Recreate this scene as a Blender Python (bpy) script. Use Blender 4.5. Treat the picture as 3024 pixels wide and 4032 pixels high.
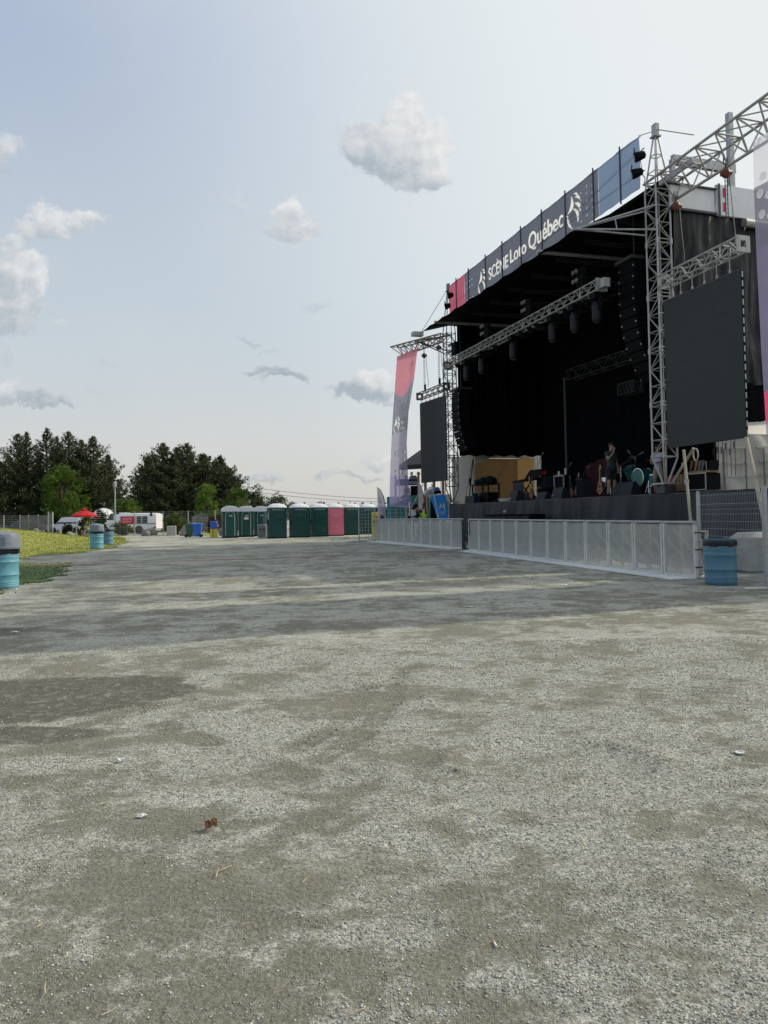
import bpy, math, random
import numpy as np
from mathutils import Vector, Matrix
for o in list(bpy.data.objects): bpy.data.objects.remove(o)
C = bpy.context.scene.collection
SC = bpy.context.scene
random.seed(7); RNG = np.random.default_rng(7)
R_ = math.radians
# ---------------------------------------------------------------- camera
F = 2850.; CX = 1512.; PITCH = R_(1.9); ROLL = R_(0.95); CAMZ = 1.45
CYP = 2030 - F*math.tan(PITCH)
fv = np.array([0, math.cos(PITCH), math.sin(PITCH)]); r0 = np.array([1., 0, 0]); u0 = np.cross(r0, fv)
RV = math.cos(ROLL)*r0 - math.sin(ROLL)*u0; UV = math.sin(ROLL)*r0 + math.cos(ROLL)*u0
cam = bpy.data.cameras.new('camera'); camo = bpy.data.objects.new('camera', cam); C.objects.link(camo)
m = Matrix(((RV[0], UV[0], -fv[0], 0), (RV[1], UV[1], -fv[1], 0), (RV[2], UV[2], -fv[2], CAMZ), (0, 0, 0, 1)))
camo.matrix_world = m
cam.sensor_fit = 'VERTICAL'; cam.sensor_height = 36; cam.lens = 36*F/4032; cam.shift_y = (CYP-2016)/4032
cam.clip_start = .05; cam.clip_end = 3000
SC.camera = camo
SC.render.resolution_x = 768; SC.render.resolution_y = 1024
# ---------------------------------------------------------------- light
SUN_EL = R_(34.5); SUN_AZ = R_(70.5)
tosun = Vector((math.cos(SUN_EL)*math.sin(SUN_AZ), math.cos(SUN_EL)*math.cos(SUN_AZ), math.sin(SUN_EL)))
sl = bpy.data.lights.new('sun', 'SUN'); sl.energy = 2.0; sl.angle = R_(.6); sl.color = (1, .90, .74)
so = bpy.data.objects.new('sun', sl); C.objects.link(so); so.rotation_euler = (-tosun).to_track_quat('-Z', 'Y').to_euler(); so.location = (40, 40, 60)
SC.view_settings.view_transform = 'Standard'; SC.view_settings.look = 'None'; SC.view_settings.gamma = 1
SC.view_settings.exposure = 0.6

def rayv(px, py): return RV*(px-CX)/F - UV*(py-CYP)/F + fv
def G(px, py, z=0):
    d = rayv(px, py); return np.array([0, 0, CAMZ]) + d*((z-CAMZ)/d[2])
def P(px, py, Y):
    d = rayv(px, py); return np.array([0, 0, CAMZ]) + d*(Y/d[1])

w = bpy.data.worlds.new('World'); SC.world = w; w.use_nodes = True
nt = w.node_tree; N = nt.nodes; L = nt.links; N.clear()
def nd(t, **k):
    n_ = N.new(t)
    for a, b in k.items(): setattr(n_, a, b)
    return n_
def mth(op, a, b=None, c=None, clamp=False):
    n_ = nd('ShaderNodeMath', operation=op, use_clamp=clamp)
    for i, v in enumerate((a, b, c)):
        if v is None: continue
        if isinstance(v, (int, float)): n_.inputs[i].default_value = v
        else: L.new(v, n_.inputs[i])
    return n_.outputs[0]
def rng_(v, a, b, c=0., d=1., smooth=True):
    n_ = nd('ShaderNodeMapRange'); n_.interpolation_type = 'SMOOTHSTEP' if smooth else 'LINEAR'
    L.new(v, n_.inputs[0])
    for i, q in enumerate((a, b, c, d)): n_.inputs[i+1].default_value = q
    return n_.outputs[0]
def mixc(f, a, b):
    n_ = nd('ShaderNodeMix', data_type='RGBA')
    if isinstance(f, (int, float)): n_.inputs[0].default_value = f
    else: L.new(f, n_.inputs[0])
    for s_, v in ((6, a), (7, b)):
        if isinstance(v, tuple): n_.inputs[s_].default_value = (*v, 1)
        else: L.new(v, n_.inputs[s_])
    return n_.outputs[2]
sky = nd('ShaderNodeTexSky', sky_type='NISHITA', sun_disc=False, sun_elevation=SUN_EL, sun_rotation=SUN_AZ)
sky.air_density = 1.0; sky.dust_density = 3.2; sky.ozone_density = 1.6; sky.altitude = 100
tc = nd('ShaderNodeTexCoord'); sep = nd('ShaderNodeSeparateXYZ'); L.new(tc.outputs['Generated'], sep.inputs[0])
yy = mth('MAXIMUM', sep.outputs[1], .05)
tx = mth('DIVIDE', sep.outputs[0], yy); tz = mth('DIVIDE', sep.outputs[2], yy)
cv = nd('ShaderNodeCombineXYZ'); L.new(tx, cv.inputs[0]); L.new(tz, cv.inputs[1])
def noise(scale, detail, vec, rough=.55, dist=0):
    n_ = nd('ShaderNodeTexNoise'); n_.inputs['Scale'].default_value = scale; n_.inputs['Detail'].default_value = detail
    n_.inputs['Roughness'].default_value = rough; n_.inputs['Distortion'].default_value = dist; L.new(vec, n_.inputs['Vector']); return n_
nz = noise(9, 7, cv.outputs[0], .62); nz2 = noise(26, 6, cv.outputs[0], .6); nz3 = noise(3.2, 5, cv.outputs[0], .6)
# haze veil over the physical sky: pale near the horizon and towards the sun
veil = mixc(rng_(tz, .02, .32), (2.86, 2.82, 2.70), (2.5, 2.78, 2.92)); veil = mixc(rng_(tz, .3, .72), veil, (1.98, 2.32, 2.86))
skyc = mixc(.85, sky.outputs[0], veil)
sdot = nd('ShaderNodeVectorMath', operation='DOT_PRODUCT'); L.new(tc.outputs['Generated'], sdot.inputs[0]); sdot.inputs[1].default_value = tosun
skyc = mixc(rng_(sdot.outputs['Value'], .18, .80), skyc, (3.6, 3.8, 3.84))
skyc = mixc(rng_(sdot.outputs['Value'], .84, 1.0), skyc, (11., 10.6, 9.5))
# clouds: (px, py, rx, ry, density)
CL = [(1600, 520, 110, 120, 1.0, .3), (1590, 440, 75, 70, .95, .5), (1450, 600, 110, 105, .9, -.5), (1420, 530, 60, 60, .7, -.2), (1560, 660, 150, 90, 1.0, -.6), (1690, 560, 90, 100, .95, .5), (1700, 690, 110, 80, .9, 0.), (1620, 730, 130, 50, .8, -.6), (1340, 510, 50, 55, .35, -.3), (1520, 470, 50, 40, .7, .4),
      (1160, 830, 70, 85, .9, .3), (1120, 920, 80, 40, .75, -.3), (1210, 880, 50, 60, .7, .4), (1030, 850, 70, 40, .35, -.4), (930, 780, 110, 40, .35, .1),
      (200, 830, 120, 50, .85, .3), (330, 855, 100, 40, .7, .2), (200, 890, 110, 40, .7, -.4), (110, 850, 60, 40, .6, .1), (40, 590, 80, 50, .6, .2), (20, 640, 70, 40, .5, -.1),
      (60, 930, 70, 60, .7, .3), (130, 1030, 90, 70, .95, .5), (40, 1060, 110, 90, .95, -.2), (60, 1180, 150, 90, .9, -.1), (180, 1090, 40, 60, .8, .5), (40, 1270, 120, 50, .7, -.5), (230, 1265, 45, 20, .5, 0), (20, 1400, 60, 50, .45, -.2),
      (1040, 1455, 110, 22, .75, -1.2), (1120, 1490, 110, 26, .85, -1.2), (980, 1345, 60, 16, .5, -1.), (1060, 1375, 70, 14, .4, -1.), (1370, 1525, 100, 42, .95, -1.1), (1460, 1490, 110, 45, .95, .2), (1480, 1550, 110, 35, .9, -1.), (1540, 1590, 80, 22, .6, -.8),
      (90, 1580, 190, 26, .75, -1.), (200, 1600, 90, 16, .6, -.8), (20, 1530, 60, 36, .6, .2), (1270, 1190, 90, 34, .45, -.7), (430, 1420, 60, 16, .4, -.9), (1000, 1150, 80, 20, .3, -.4), (360, 1520, 60, 16, .35, -.8), (770, 1460, 34, 26, .3, -.5),
      (1060, 1865, 120, 24, .6, -.2), (1030, 1885, 100, 16, .6, -.9), (1330, 1878, 90, 20, .6, -.7), (1480, 1815, 120, 34, .7, .1), (1440, 1880, 80, 18, .6, -.8), (700, 1850, 80, 12, .25, -.4)]
# domain warp for billowing edges
wv = nd('ShaderNodeVectorMath', operation='SUBTRACT'); L.new(nz2.outputs['Color'], wv.inputs[0]); wv.inputs[1].default_value = (.5, .5, .5)
wv1 = nd('ShaderNodeVectorMath', operation='SUBTRACT'); L.new(nz.outputs['Color'], wv1.inputs[0]); wv1.inputs[1].default_value = (.5, .5, .5)
ws = nd('ShaderNodeVectorMath', operation='SCALE'); L.new(wv.outputs[0], ws.inputs[0]); ws.inputs['Scale'].default_value = .045
ws1 = nd('ShaderNodeVectorMath', operation='SCALE'); L.new(wv1.outputs[0], ws1.inputs[0]); ws1.inputs['Scale'].default_value = .085
ad = nd('ShaderNodeVectorMath', operation='ADD'); L.new(cv.outputs[0], ad.inputs[0]); L.new(ws.outputs[0], ad.inputs[1])
ad2 = nd('ShaderNodeVectorMath', operation='ADD'); L.new(ad.outputs[0], ad2.inputs[0]); L.new(ws1.outputs[0], ad2.inputs[1])
tot = None; shade = None
for (px, py, rx, ry, dn, tone) in CL:
    d = rayv(px, py); cxx, czz = d[0]/d[1], d[2]/d[1]
    s1 = nd('ShaderNodeVectorMath', operation='SUBTRACT'); L.new(ad2.outputs[0], s1.inputs[0]); s1.inputs[1].default_value = (cxx, czz, 0)
    s2 = nd('ShaderNodeVectorMath', operation='MULTIPLY'); L.new(s1.outputs[0], s2.inputs[0]); s2.inputs[1].default_value = (F/rx/1.25, F/ry/1.25, 0)
    ln = nd('ShaderNodeVectorMath', operation='LENGTH'); L.new(s2.outputs[0], ln.inputs[0])
    dd = rng_(ln.outputs['Value'], 1.05, .35, 0, dn)
    sp = nd('ShaderNodeSeparateXYZ'); L.new(s2.outputs[0], sp.inputs[0])
    sh = mth('MULTIPLY', dd, mth('ADD', tone, mth('ADD', mth('MULTIPLY', sp.outputs[1], .8), mth('MULTIPLY', sp.outputs[0], .35))))
    tot = dd if tot is None else mth('ADD', tot, dd)
    shade = sh if shade is None else mth('ADD', shade, sh)
br = mth('ADD', mth('MULTIPLY', tot, 1.0), mth('MULTIPLY', mth('SUBTRACT', nz2.outputs['Fac'], .5), .9))
dens = mth('MULTIPLY', rng_(br, .04, .92), mth('MINIMUM', mth('MULTIPLY', tot, 1.6), 1.0))
offv = nd('ShaderNodeVectorMath', operation='ADD'); L.new(cv.outputs[0], offv.inputs[0]); offv.inputs[1].default_value = (.007, .010, 0)
nzB = noise(26, 6, offv.outputs[0], .6); offw = nd('ShaderNodeVectorMath', operation='ADD'); L.new(cv.outputs[0], offw.inputs[0]); offw.inputs[1].default_value = (.016, .022, 0); nzC = noise(9, 7, offw.outputs[0], .62)
relief = mth('ADD', mth('MULTIPLY', mth('SUBTRACT', nz2.outputs['Fac'], nzB.outputs['Fac']), 2.6), mth('MULTIPLY', mth('SUBTRACT', nz.outputs['Fac'], nzC.outputs['Fac']), 2.8))
shn = mth('ADD', mth('ADD', mth('DIVIDE', shade, mth('MAXIMUM', tot, .2)), relief), .05)
lit = rng_(shn, -1.25, 1.15, smooth=False)
ccol = mixc(lit, (1.45, 1.72, 2.0), (3.85, 3.8, 3.72))
fin = mixc(mth('MULTIPLY', dens, .74), skyc, ccol)
cir = rng_(nz3.outputs['Fac'], .45, .75, 0, .12)
fin = mixc(cir, fin, (3.4, 3.4, 3.4))
bg = nd('ShaderNodeBackground'); bg.inputs['Strength'].default_value = .15; L.new(fin, bg.inputs[0])
ow = nd('ShaderNodeOutputWorld'); L.new(bg.outputs[0], ow.inputs[0])

# ---------------------------------------------------------------- helpers
def V3(a): return np.array(a, float)
class MB:
    def __init__(s): s.v = []; s.f = []; s.n = 0
    def add(s, vs, fs):
        s.v.extend([tuple(float(c) for c in q) for q in vs]); s.f.extend([tuple(i+s.n for i in q) for q in fs]); s.n += len(vs); return s
    def hexa(s, p):  # 8 points: bottom 4, top 4
        return s.add(p, [(0, 3, 2, 1), (4, 5, 6, 7), (0, 1, 5, 4), (1, 2, 6, 5), (2, 3, 7, 6), (3, 0, 4, 7)])
    def box(s, c, size, rz=0., X=None, Yv=None, Zv=None):
        c = V3(c); a, b, h = [q/2. for q in size]
        if X is None: X = V3((math.cos(rz), math.sin(rz), 0)); Yv = V3((-math.sin(rz), math.cos(rz), 0)); Zv = V3((0, 0, 1))
        elif Yv is None: Zv = V3((0, 0, 1)); Yv = np.cross(Zv, X)
        return s.hexa([c+X*i*a+Yv*j*b+Zv*k*h for k in (-1, 1) for i, j in ((-1, -1), (1, -1), (1, 1), (-1, 1))])
    def bbox(s, c, size, bev, rz=0.):   # box with chamfered vertical + top edges
        c = V3(c); a, b, h = [q/2. for q in size]; X = V3((math.cos(rz), math.sin(rz), 0)); Y = V3((-math.sin(rz), math.cos(rz), 0))
        def ring(z, ins):
            aa, bb = a-ins, b-ins; e = bev
            return [c+X*x+Y*y+V3((0, 0, z)) for x, y in ((-aa+e, -bb), (aa-e, -bb), (aa, -bb+e), (aa, bb-e), (aa-e, bb), (-aa+e, bb), (-aa, bb-e), (-aa, -bb+e))]
        return s.loft([ring(-h, bev*.5), ring(-h+bev*.5, 0), ring(h-bev, 0), ring(h, bev)])
    def loft(s, rings, cap=True, closed=True):
        k = len(rings[0]); vs = [p for r in rings for p in r]; fs = []
        for i in range(len(rings)-1):
            for j in range(k if closed else k-1):
                fs.append((i*k+j, i*k+(j+1) % k, (i+1)*k+(j+1) % k, (i+1)*k+j))
        if cap and closed: fs.append(tuple(range(k-1, -1, -1))); fs.append(tuple((len(rings)-1)*k+j for j in range(k)))
        return s.add(vs, fs)
    def bar(s, p, q, wd, ht=None, up=(0, 0, 1)):
        p, q = V3(p), V3(q); ht = ht or wd; d = q-p; l = np.linalg.norm(d)
        if l < 1e-6: return s
        d /= l; up = V3(up)
        if abs(d@up) > .98: up = V3((1, 0, 0))
        X = np.cross(d, up); X /= np.linalg.norm(X); Z = np.cross(X, d)
        return s.hexa([c+X*i*wd/2+Z*j*ht/2 for c in (p, q) for i, j in ((-1, -1), (1, -1), (1, 1), (-1, 1))])
    def tube(s, p, q, r, n=7, r2=None, cap=True):
        p, q = V3(p), V3(q); d = q-p; l = np.linalg.norm(d)
        if l < 1e-6: return s
        d /= l; up = V3((0, 0, 1)) if abs(d[2]) < .9 else V3((1, 0, 0))
        X = np.cross(d, up); X /= np.linalg.norm(X); Y = np.cross(d, X); r2 = r if r2 is None else r2
        rg = [[c+(X*math.cos(2*math.pi*i/n)+Y*math.sin(2*math.pi*i/n))*rr for i in range(n)] for c, rr in ((p, r), (q, r2))]
        return s.loft(rg, cap)
    def path(s, pts, r, n=6):
        pts = [V3(p) for p in pts]; rg = []
        for i, p in enumerate(pts):
            d = pts[min(i+1, len(pts)-1)]-pts[max(i-1, 0)]; d = d/(np.linalg.norm(d)+1e-9)
            up = V3((0, 0, 1)) if abs(d[2]) < .9 else V3((1, 0, 0))
            X = np.cross(d, up); X /= np.linalg.norm(X); Y = np.cross(d, X); rr = r[i] if isinstance(r, (list, tuple)) else r
            rg.append([p+(X*math.cos(2*math.pi*k/n)+Y*math.sin(2*math.pi*k/n))*rr for k in range(n)])
        return s.loft(rg)
    def lathe(s, prof, c, n=24, X=None, Yv=None, Z=None, cap=True):
        c = V3(c); X = V3((1, 0, 0)) if X is None else X; Yv = V3((0, 1, 0)) if Yv is None else Yv; Z = V3((0, 0, 1)) if Z is None else Z
        return s.loft([[c+X*r*math.cos(2*math.pi*i/n)+Yv*r*math.sin(2*math.pi*i/n)+Z*z for i in range(n)] for r, z in prof], cap)
    def sph(s, c, r, n=10, m=7):
        c = V3(c); r = V3((r, r, r)) if isinstance(r, (int, float)) else V3(r)
        rg = []
        for j in range(m+1):
            a = -math.pi/2+math.pi*j/m; cr = max(math.cos(a), .02)
            rg.append([c+V3((r[0]*cr*math.cos(2*math.pi*i/n), r[1]*cr*math.sin(2*math.pi*i/n), r[2]*math.sin(a))) for i in range(n)])
        return s.loft(rg)
    def prism(s, pts, off):  # planar polygon extruded by vector off
        off = V3(off); k = len(pts); vs = [V3(p) for p in pts]+[V3(p)+off for p in pts]
        return s.add(vs, [tuple(range(k-1, -1, -1)), tuple(range(k, 2*k))]+[(i, (i+1) % k, (i+1) % k+k, i+k) for i in range(k)])
    def grid(s, fn, nu, nv, thick=None):
        vs = [fn(i/nu, j/nv) for i in range(nu+1) for j in range(nv+1)]
        fs = [(i*(nv+1)+j, (i+1)*(nv+1)+j, (i+1)*(nv+1)+j+1, i*(nv+1)+j+1) for i in range(nu) for j in range(nv)]
        return s.add(vs, fs)
    def build(s, name, mat, parent=None, local=False, smooth=False, base=None, **tg):
        V = np.array(s.v, float).reshape(-1, 3)
        me = bpy.data.meshes.new(name)
        loc = np.zeros(3)
        if parent is None and not local:
            lo, hi = V.min(0), V.max(0); loc = np.array([(lo[0]+hi[0])/2, (lo[1]+hi[1])/2, lo[2]]) if base is None else V3(base)
        elif parent is not None and not local:
            q = parent; loc = np.zeros(3)
            while q is not None: loc = loc+V3(q.location); q = q.parent
        me.from_pydata([tuple(x) for x in V-loc], [], s.f); me.materials.append(mat)
        if smooth: me.polygons.foreach_set('use_smooth', [True]*len(me.polygons))
        o = bpy.data.objects.new(name, me); C.objects.link(o)
        if parent is not None: o.parent = parent
        else: o.location = loc
        for k, q in tg.items(): o[k] = q
        return o
def thing(name, label, cat, loc=(0, 0, 0), rz=0, group=None):
    o = bpy.data.objects.new(name, None); C.objects.link(o); o.location = tuple(float(q) for q in loc); o.rotation_euler = (0, 0, rz)
    o.empty_display_size = .2; o['label'] = label; o['category'] = cat
    if group: o['group'] = group
    return o
def tag(o, label, cat, group=None):
    o['label'] = label; o['category'] = cat
    if group: o['group'] = group
    return o
def dup(root, loc, rz=0, label=None, mats=None):
    def cp(o, par):
        c = o.copy(); C.objects.link(c)
        if par is not None: c.parent = par
        for ch in [x for x in kids.get(o.name, [])]: cp(ch, c)
        return c
    kids = {}
    for x in bpy.data.objects:
        if x.parent: kids.setdefault(x.parent.name, []).append(x)
    r = cp(root, None); r.location = tuple(float(q) for q in loc); r.rotation_euler = (0, 0, rz)
    if label: r['label'] = label
    return r
def smoothobj(o, ang=40):
    o.data.polygons.foreach_set('use_smooth', [True]*len(o.data.polygons))
    try: o.data.set_sharp_from_angle(angle=R_(ang))
    except Exception: pass
    return o

def mat(name, col, rough=.6, metal=0., var=.12, vscale=3., bump=0., bscale=20., trans=0., transp=0., spec=.4, emit=None, attr=None, dirt=0., dirtcol=(.12, .1, .08)):
    m_ = bpy.data.materials.new(name); m_.use_nodes = True; t = m_.node_tree; n = t.nodes; l = t.links
    b = n['Principled BSDF']; out = n['Material Output']
    b.inputs['Roughness'].default_value = rough; b.inputs['Metallic'].default_value = metal; b.inputs['Specular IOR Level'].default_value = spec
    tcn = n.new('ShaderNodeTexCoord')
    nz_ = n.new('ShaderNodeTexNoise'); nz_.inputs['Scale'].default_value = vscale; nz_.inputs['Detail'].default_value = 6; nz_.inputs['Roughness'].default_value = .65
    l.new(tcn.outputs['Object'], nz_.inputs['Vector'])
    mx = n.new('ShaderNodeMix'); mx.data_type = 'RGBA'; mr = n.new('ShaderNodeMapRange'); mr.inputs[1].default_value = .3; mr.inputs[2].default_value = .7
    l.new(nz_.outputs['Fac'], mr.inputs[0]); l.new(mr.outputs[0], mx.inputs[0])
    if attr:
        at = n.new('ShaderNodeAttribute'); at.attribute_name = attr
        m1 = n.new('ShaderNodeMix'); m1.data_type = 'RGBA'; m1.blend_type = 'MULTIPLY'; m1.inputs[0].default_value = 1; l.new(at.outputs['Color'], m1.inputs[6]); m1.inputs[7].default_value = (1-var,)*3+(1,)
        l.new(m1.outputs[2], mx.inputs[6]); l.new(at.outputs['Color'], mx.inputs[7])
    else:
        mx.inputs[6].default_value = tuple(c*(1-var) for c in col)+(1,); mx.inputs[7].default_value = tuple(min(1, c*(1+var)) for c in col)+(1,)
    colo = mx.outputs[2]
    if dirt:
        n2 = n.new('ShaderNodeTexNoise'); n2.inputs['Scale'].default_value = vscale*2.7; n2.inputs['Detail'].default_value = 8; n2.inputs['Roughness'].default_value = .7; l.new(tcn.outputs['Object'], n2.inputs['Vector'])
        m2 = n.new('ShaderNodeMapRange'); m2.inputs[1].default_value = .5; m2.inputs[2].default_value = .75; m2.inputs[4].default_value = dirt; l.new(n2.outputs['Fac'], m2.inputs[0])
        m3 = n.new('ShaderNodeMix'); m3.data_type = 'RGBA'; l.new(m2.outputs[0], m3.inputs[0]); l.new(colo, m3.inputs[6]); m3.inputs[7].default_value = (*dirtcol, 1); colo = m3.outputs[2]
    l.new(colo, b.inputs['Base Color'])
    r2 = n.new('ShaderNodeMapRange'); r2.inputs[3].default_value = max(0, rough-.08); r2.inputs[4].default_value = min(1, rough+.1); l.new(nz_.outputs['Fac'], r2.inputs[0]); l.new(r2.outputs[0], b.inputs['Roughness'])
    if bump:
        bn = n.new('ShaderNodeTexNoise'); bn.inputs['Scale'].default_value = bscale; bn.inputs['Detail'].default_value = 5; l.new(tcn.outputs['Object'], bn.inputs['Vector'])
        bp = n.new('ShaderNodeBump'); bp.inputs['Strength'].default_value = bump; bp.inputs['Distance'].default_value = .02; l.new(bn.outputs['Fac'], bp.inputs['Height']); l.new(bp.outputs[0], b.inputs['Normal'])
    sh = b.outputs[0]
    if trans:
        tr = n.new('ShaderNodeBsdfTranslucent'); l.new(colo, tr.inputs[0]); ms = n.new('ShaderNodeMixShader'); ms.inputs[0].default_value = trans; l.new(sh, ms.inputs[1]); l.new(tr.outputs[0], ms.inputs[2]); sh = ms.outputs[0]
    if transp:
        tr = n.new('ShaderNodeBsdfTransparent'); ms = n.new('ShaderNodeMixShader'); ms.inputs[0].default_value = transp; l.new(sh, ms.inputs[1]); l.new(tr.outputs[0], ms.inputs[2]); sh = ms.outputs[0]
    if emit:
        b.inputs['Emission Color'].default_value = (*emit[0], 1); b.inputs['Emission Strength'].default_value = emit[1]
    l.new(sh, out.inputs[0]); return m_

def vnoise(x, y, seed=0):
    r = np.random.default_rng(seed); T = r.random((256, 256)); xi = np.floor(x).astype(int); yi = np.floor(y).astype(int); fx = x-xi; fy = y-yi
    fx = fx*fx*(3-2*fx); fy = fy*fy*(3-2*fy); g = lambda a, b: T[a % 256, b % 256]
    return (g(xi, yi)*(1-fx)+g(xi+1, yi)*fx)*(1-fy)+(g(xi, yi+1)*(1-fx)+g(xi+1, yi+1)*fx)*fy
def fbm(x, y, o=4, seed=0, gain=.5):
    t = 0; a = 1; s = 0
    for i in range(o): t = t+a*vnoise(x*2**i+17*i, y*2**i+31*i, seed+i); s += a; a *= gain
    return t/s
def sstep(x, a, b): t = np.clip((x-a)/(b-a), 0, 1); return t*t*(3-2*t)
def H(x, y):
    x = np.asarray(x, float); y = np.asarray(y, float)
    return 1.3/(1+np.exp(-(-x-21)/2.2))*sstep(y, 19, 41)*(1-sstep(y, 45, 54))
# stage frame: s along the front edge (from far left end towards the camera), d back into the stage
A0 = V3((3.62, 39.4)); TH = math.atan(.3165)
us = V3((math.sin(TH), -math.cos(TH), 0)); ns = V3((math.cos(TH), math.sin(TH), 0)); ZU = V3((0, 0, 1))
def S(s, d, z): return V3((A0[0], A0[1], 0))+us*s+ns*d+ZU*z
def RS(px, py, d=0):   # pixel -> (s, z) on the vertical plane at depth d behind the stage front
    r = rayv(px, py); n2 = ns[:2]; t = (A0@n2+d)/(r[:2]@n2); p = V3((0, 0, CAMZ))+r*t
    return float((p[:2]-A0)@us[:2]), float(p[2])
def SP(px, py, d=0): s, z = RS(px, py, d); return S(s, d, z)
def RQ(px, py, s):
    r = rayv(px, py); t = (A0@us[:2]+s)/(r[:2]@us[:2]); p = V3((0, 0, CAMZ))+r*t
    return float((p[:2]-A0)@ns[:2]), float(p[2])
ORD = 'first second third fourth fifth sixth seventh eighth ninth tenth eleventh twelfth thirteenth fourteenth'.split()

# ---------------------------------------------------------------- materials
M = {}
M['alu'] = mat('aluminium', (.40, .40, .385), .45, .6, .15, 4, dirt=.35, dirtcol=(.3, .24, .16))
M['steel'] = mat('galvanised_steel', (.40, .41, .41), .5, .6, .2, 6, dirt=.3)
M['dimsteel'] = mat('shaded_steel', (.085, .09, .09), .6, .3, .2)  # steel copy darkened in colour to stand for shade inside the stage
M['darksteel'] = mat('dark_steel', (.07, .07, .075), .5, .4, .2)
M['black'] = mat('black_plastic', (.0045, .005, .0065), .7, 0, .2, spec=.1)
M['blackcloth'] = mat('black_cloth', (.006, .0065, .008), .95, 0, .25, 1.5, spec=.05)
M['ceil'] = mat('black_tarpaulin', (.005, .005, .006), .9, 0, .3, 1.2, spec=.08)
M['skirt'] = mat('black_skirt_cloth', (.016, .018, .021), .55, 0, .3, 1.2, bump=.4, bscale=7, spec=.45)
M['sidecloth'] = mat('grey_black_cloth', (.008, .008, .009), .5, 0, .3, .9, bump=.5, bscale=3, spec=.3)
M['screen'] = mat('screen_face', (.024, .029, .030), .6, 0, .10, 2.5, spec=.4)
M['white'] = mat('white_paint', (.75, .76, .76), .45, 0, .06, 2, dirt=.15, dirtcol=(.45, .43, .4))
M['tent'] = mat('white_tent_fabric', (.56, .545, .49), .6, 0, .10, 1.6, bump=.4, bscale=5, trans=.04, dirt=.2, dirtcol=(.42, .38, .3))
M['tan'] = mat('tan_tent_wall', (.34, .22, .105), .7, 0, .08, 1.2, bump=.3, bscale=5, trans=.2)
M['bannergrey'] = mat('banner_grey', (.088, .102, .145), .7, 0, .07, 1.2, trans=.5, transp=.04)
M['bannerpink'] = mat('banner_pink', (.42, .085, .15), .7, 0, .06, 1.2, trans=.5, transp=.03)
M['bannerblue'] = mat('banner_blue', (.13, .20, .33), .7, 0, .06, 1.2, trans=.5, transp=.05)
M['flagrose'] = mat('flag_rose', (.56, .19, .25), .7, 0, .08, .8, trans=.5, transp=.08)
M['flaggrey'] = mat('flag_grey', (.16, .16, .23), .7, 0, .1, .6, trans=.5, transp=.14)
M['flagpurple'] = mat('flag_purple', (.22, .21, .38), .7, 0, .1, .6, trans=.5, transp=.20)
M['flagpale'] = mat('flag_pale', (.30, .29, .40), .7, 0, .1, .6, trans=.5, transp=.18)
M['letter'] = mat('white_lettering', (.88, .88, .85), .8, 0, .01, spec=.1, trans=.5)
M['dots'] = mat('pale_dots', (.16, .18, .24), .8, 0, .03, trans=.5)
M['navy'] = mat('navy_pole', (.02, .025, .055), .5)
M['barrier'] = mat('perforated_aluminium', (.47, .465, .42), .55, .1, .12, 2.2, transp=.42, dirt=.4, dirtcol=(.38, .37, .32))
M['bframe'] = mat('barrier_frame', (.58, .59, .56), .55, .1, .15, 3, dirt=.3, dirtcol=(.3, .3, .27))
M['plate'] = mat('dusty_floor_plate', (.66, .67, .65), .8, .0, .12, 3, dirt=.7, dirtcol=(.36, .36, .31))
M['bluedrum'] = mat('light_blue_paint', (.125, .34, .42), .5, 0, .10, 5, dirt=.35, dirtcol=(.16, .20, .19), bump=.06, bscale=5)
M['bluedrum2'] = mat('steel_blue_paint', (.085, .20, .28), .5, 0, .10, 5, dirt=.35, dirtcol=(.15, .14, .12), bump=.06, bscale=5)
M['greylid'] = mat('grey_plastic', (.17, .20, .24), .5, 0, .1, 4)
M['bag'] = mat('black_bin_bag', (.01, .01, .012), .25, 0, .2, 9, bump=.5, bscale=30)
M['potgreen'] = mat('dark_green_plastic', (.010, .070, .058), .45, 0, .12, 2, dirt=.2, dirtcol=(.05, .09, .08))
M['potpink'] = mat('pink_plastic', (.80, .22, .32), .5, 0, .06, 2)
M['potroof'] = mat('white_plastic_roof', (.72, .74, .78), .4, 0, .05, 2, trans=.12)
M['trim'] = mat('pale_trim', (.35, .42, .38), .5)
M['paper'] = mat('white_paper', (.68, .68, .65), .7, 0, .05)
M['greyplastic'] = mat('mid_grey_plastic', (.16, .17, .18), .5)
M['blue'] = mat('blue_plastic', (.03, .12, .50), .4, 0, .08)
M['green'] = mat('green_plastic', (.04, .10, .06), .5)
M['yellow'] = mat('yellow_plastic', (.70, .55, .06), .5)
M['red'] = mat('red_fabric', (.55, .015, .025), .6, 0, .08, trans=.25)
M['redsign'] = mat('red_sign', (.60, .02, .06), .5)
M['redcloth'] = mat('dark_red_cloth', (.035, .006, .008), .9, 0, .35, 2)
M['redbox'] = mat('red_box', (.30, .015, .03), .6)
M['concrete'] = mat('concrete', (.36, .35, .32), .85, 0, .15, 4, bump=.4, bscale=25, dirt=.3, dirtcol=(.2, .19, .17))
M['rock'] = mat('grey_rock', (.20, .19, .17), .85, 0, .3, 3, bump=.6, bscale=8)
M['glass'] = mat('dark_glass', (.02, .03, .035), .12, 0, .1, spec=.8)
M['tyre'] = mat('black_rubber', (.015, .015, .015), .8)
M['vanwhite'] = mat('white_coachwork', (.78, .79, .80), .3, 0, .03, 1)
M['darkcar'] = mat('dark_coachwork', (.05, .055, .07), .25, 0, .1)
M['teal'] = mat('teal_paint', (.02, .24, .27), .5, 0, .12, 2)
M['navyfab'] = mat('navy_fabric', (.02, .03, .12), .6, 0, .1)
M['canopyblack'] = mat('black_canopy', (.02, .022, .03), .6, 0, .2)
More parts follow.
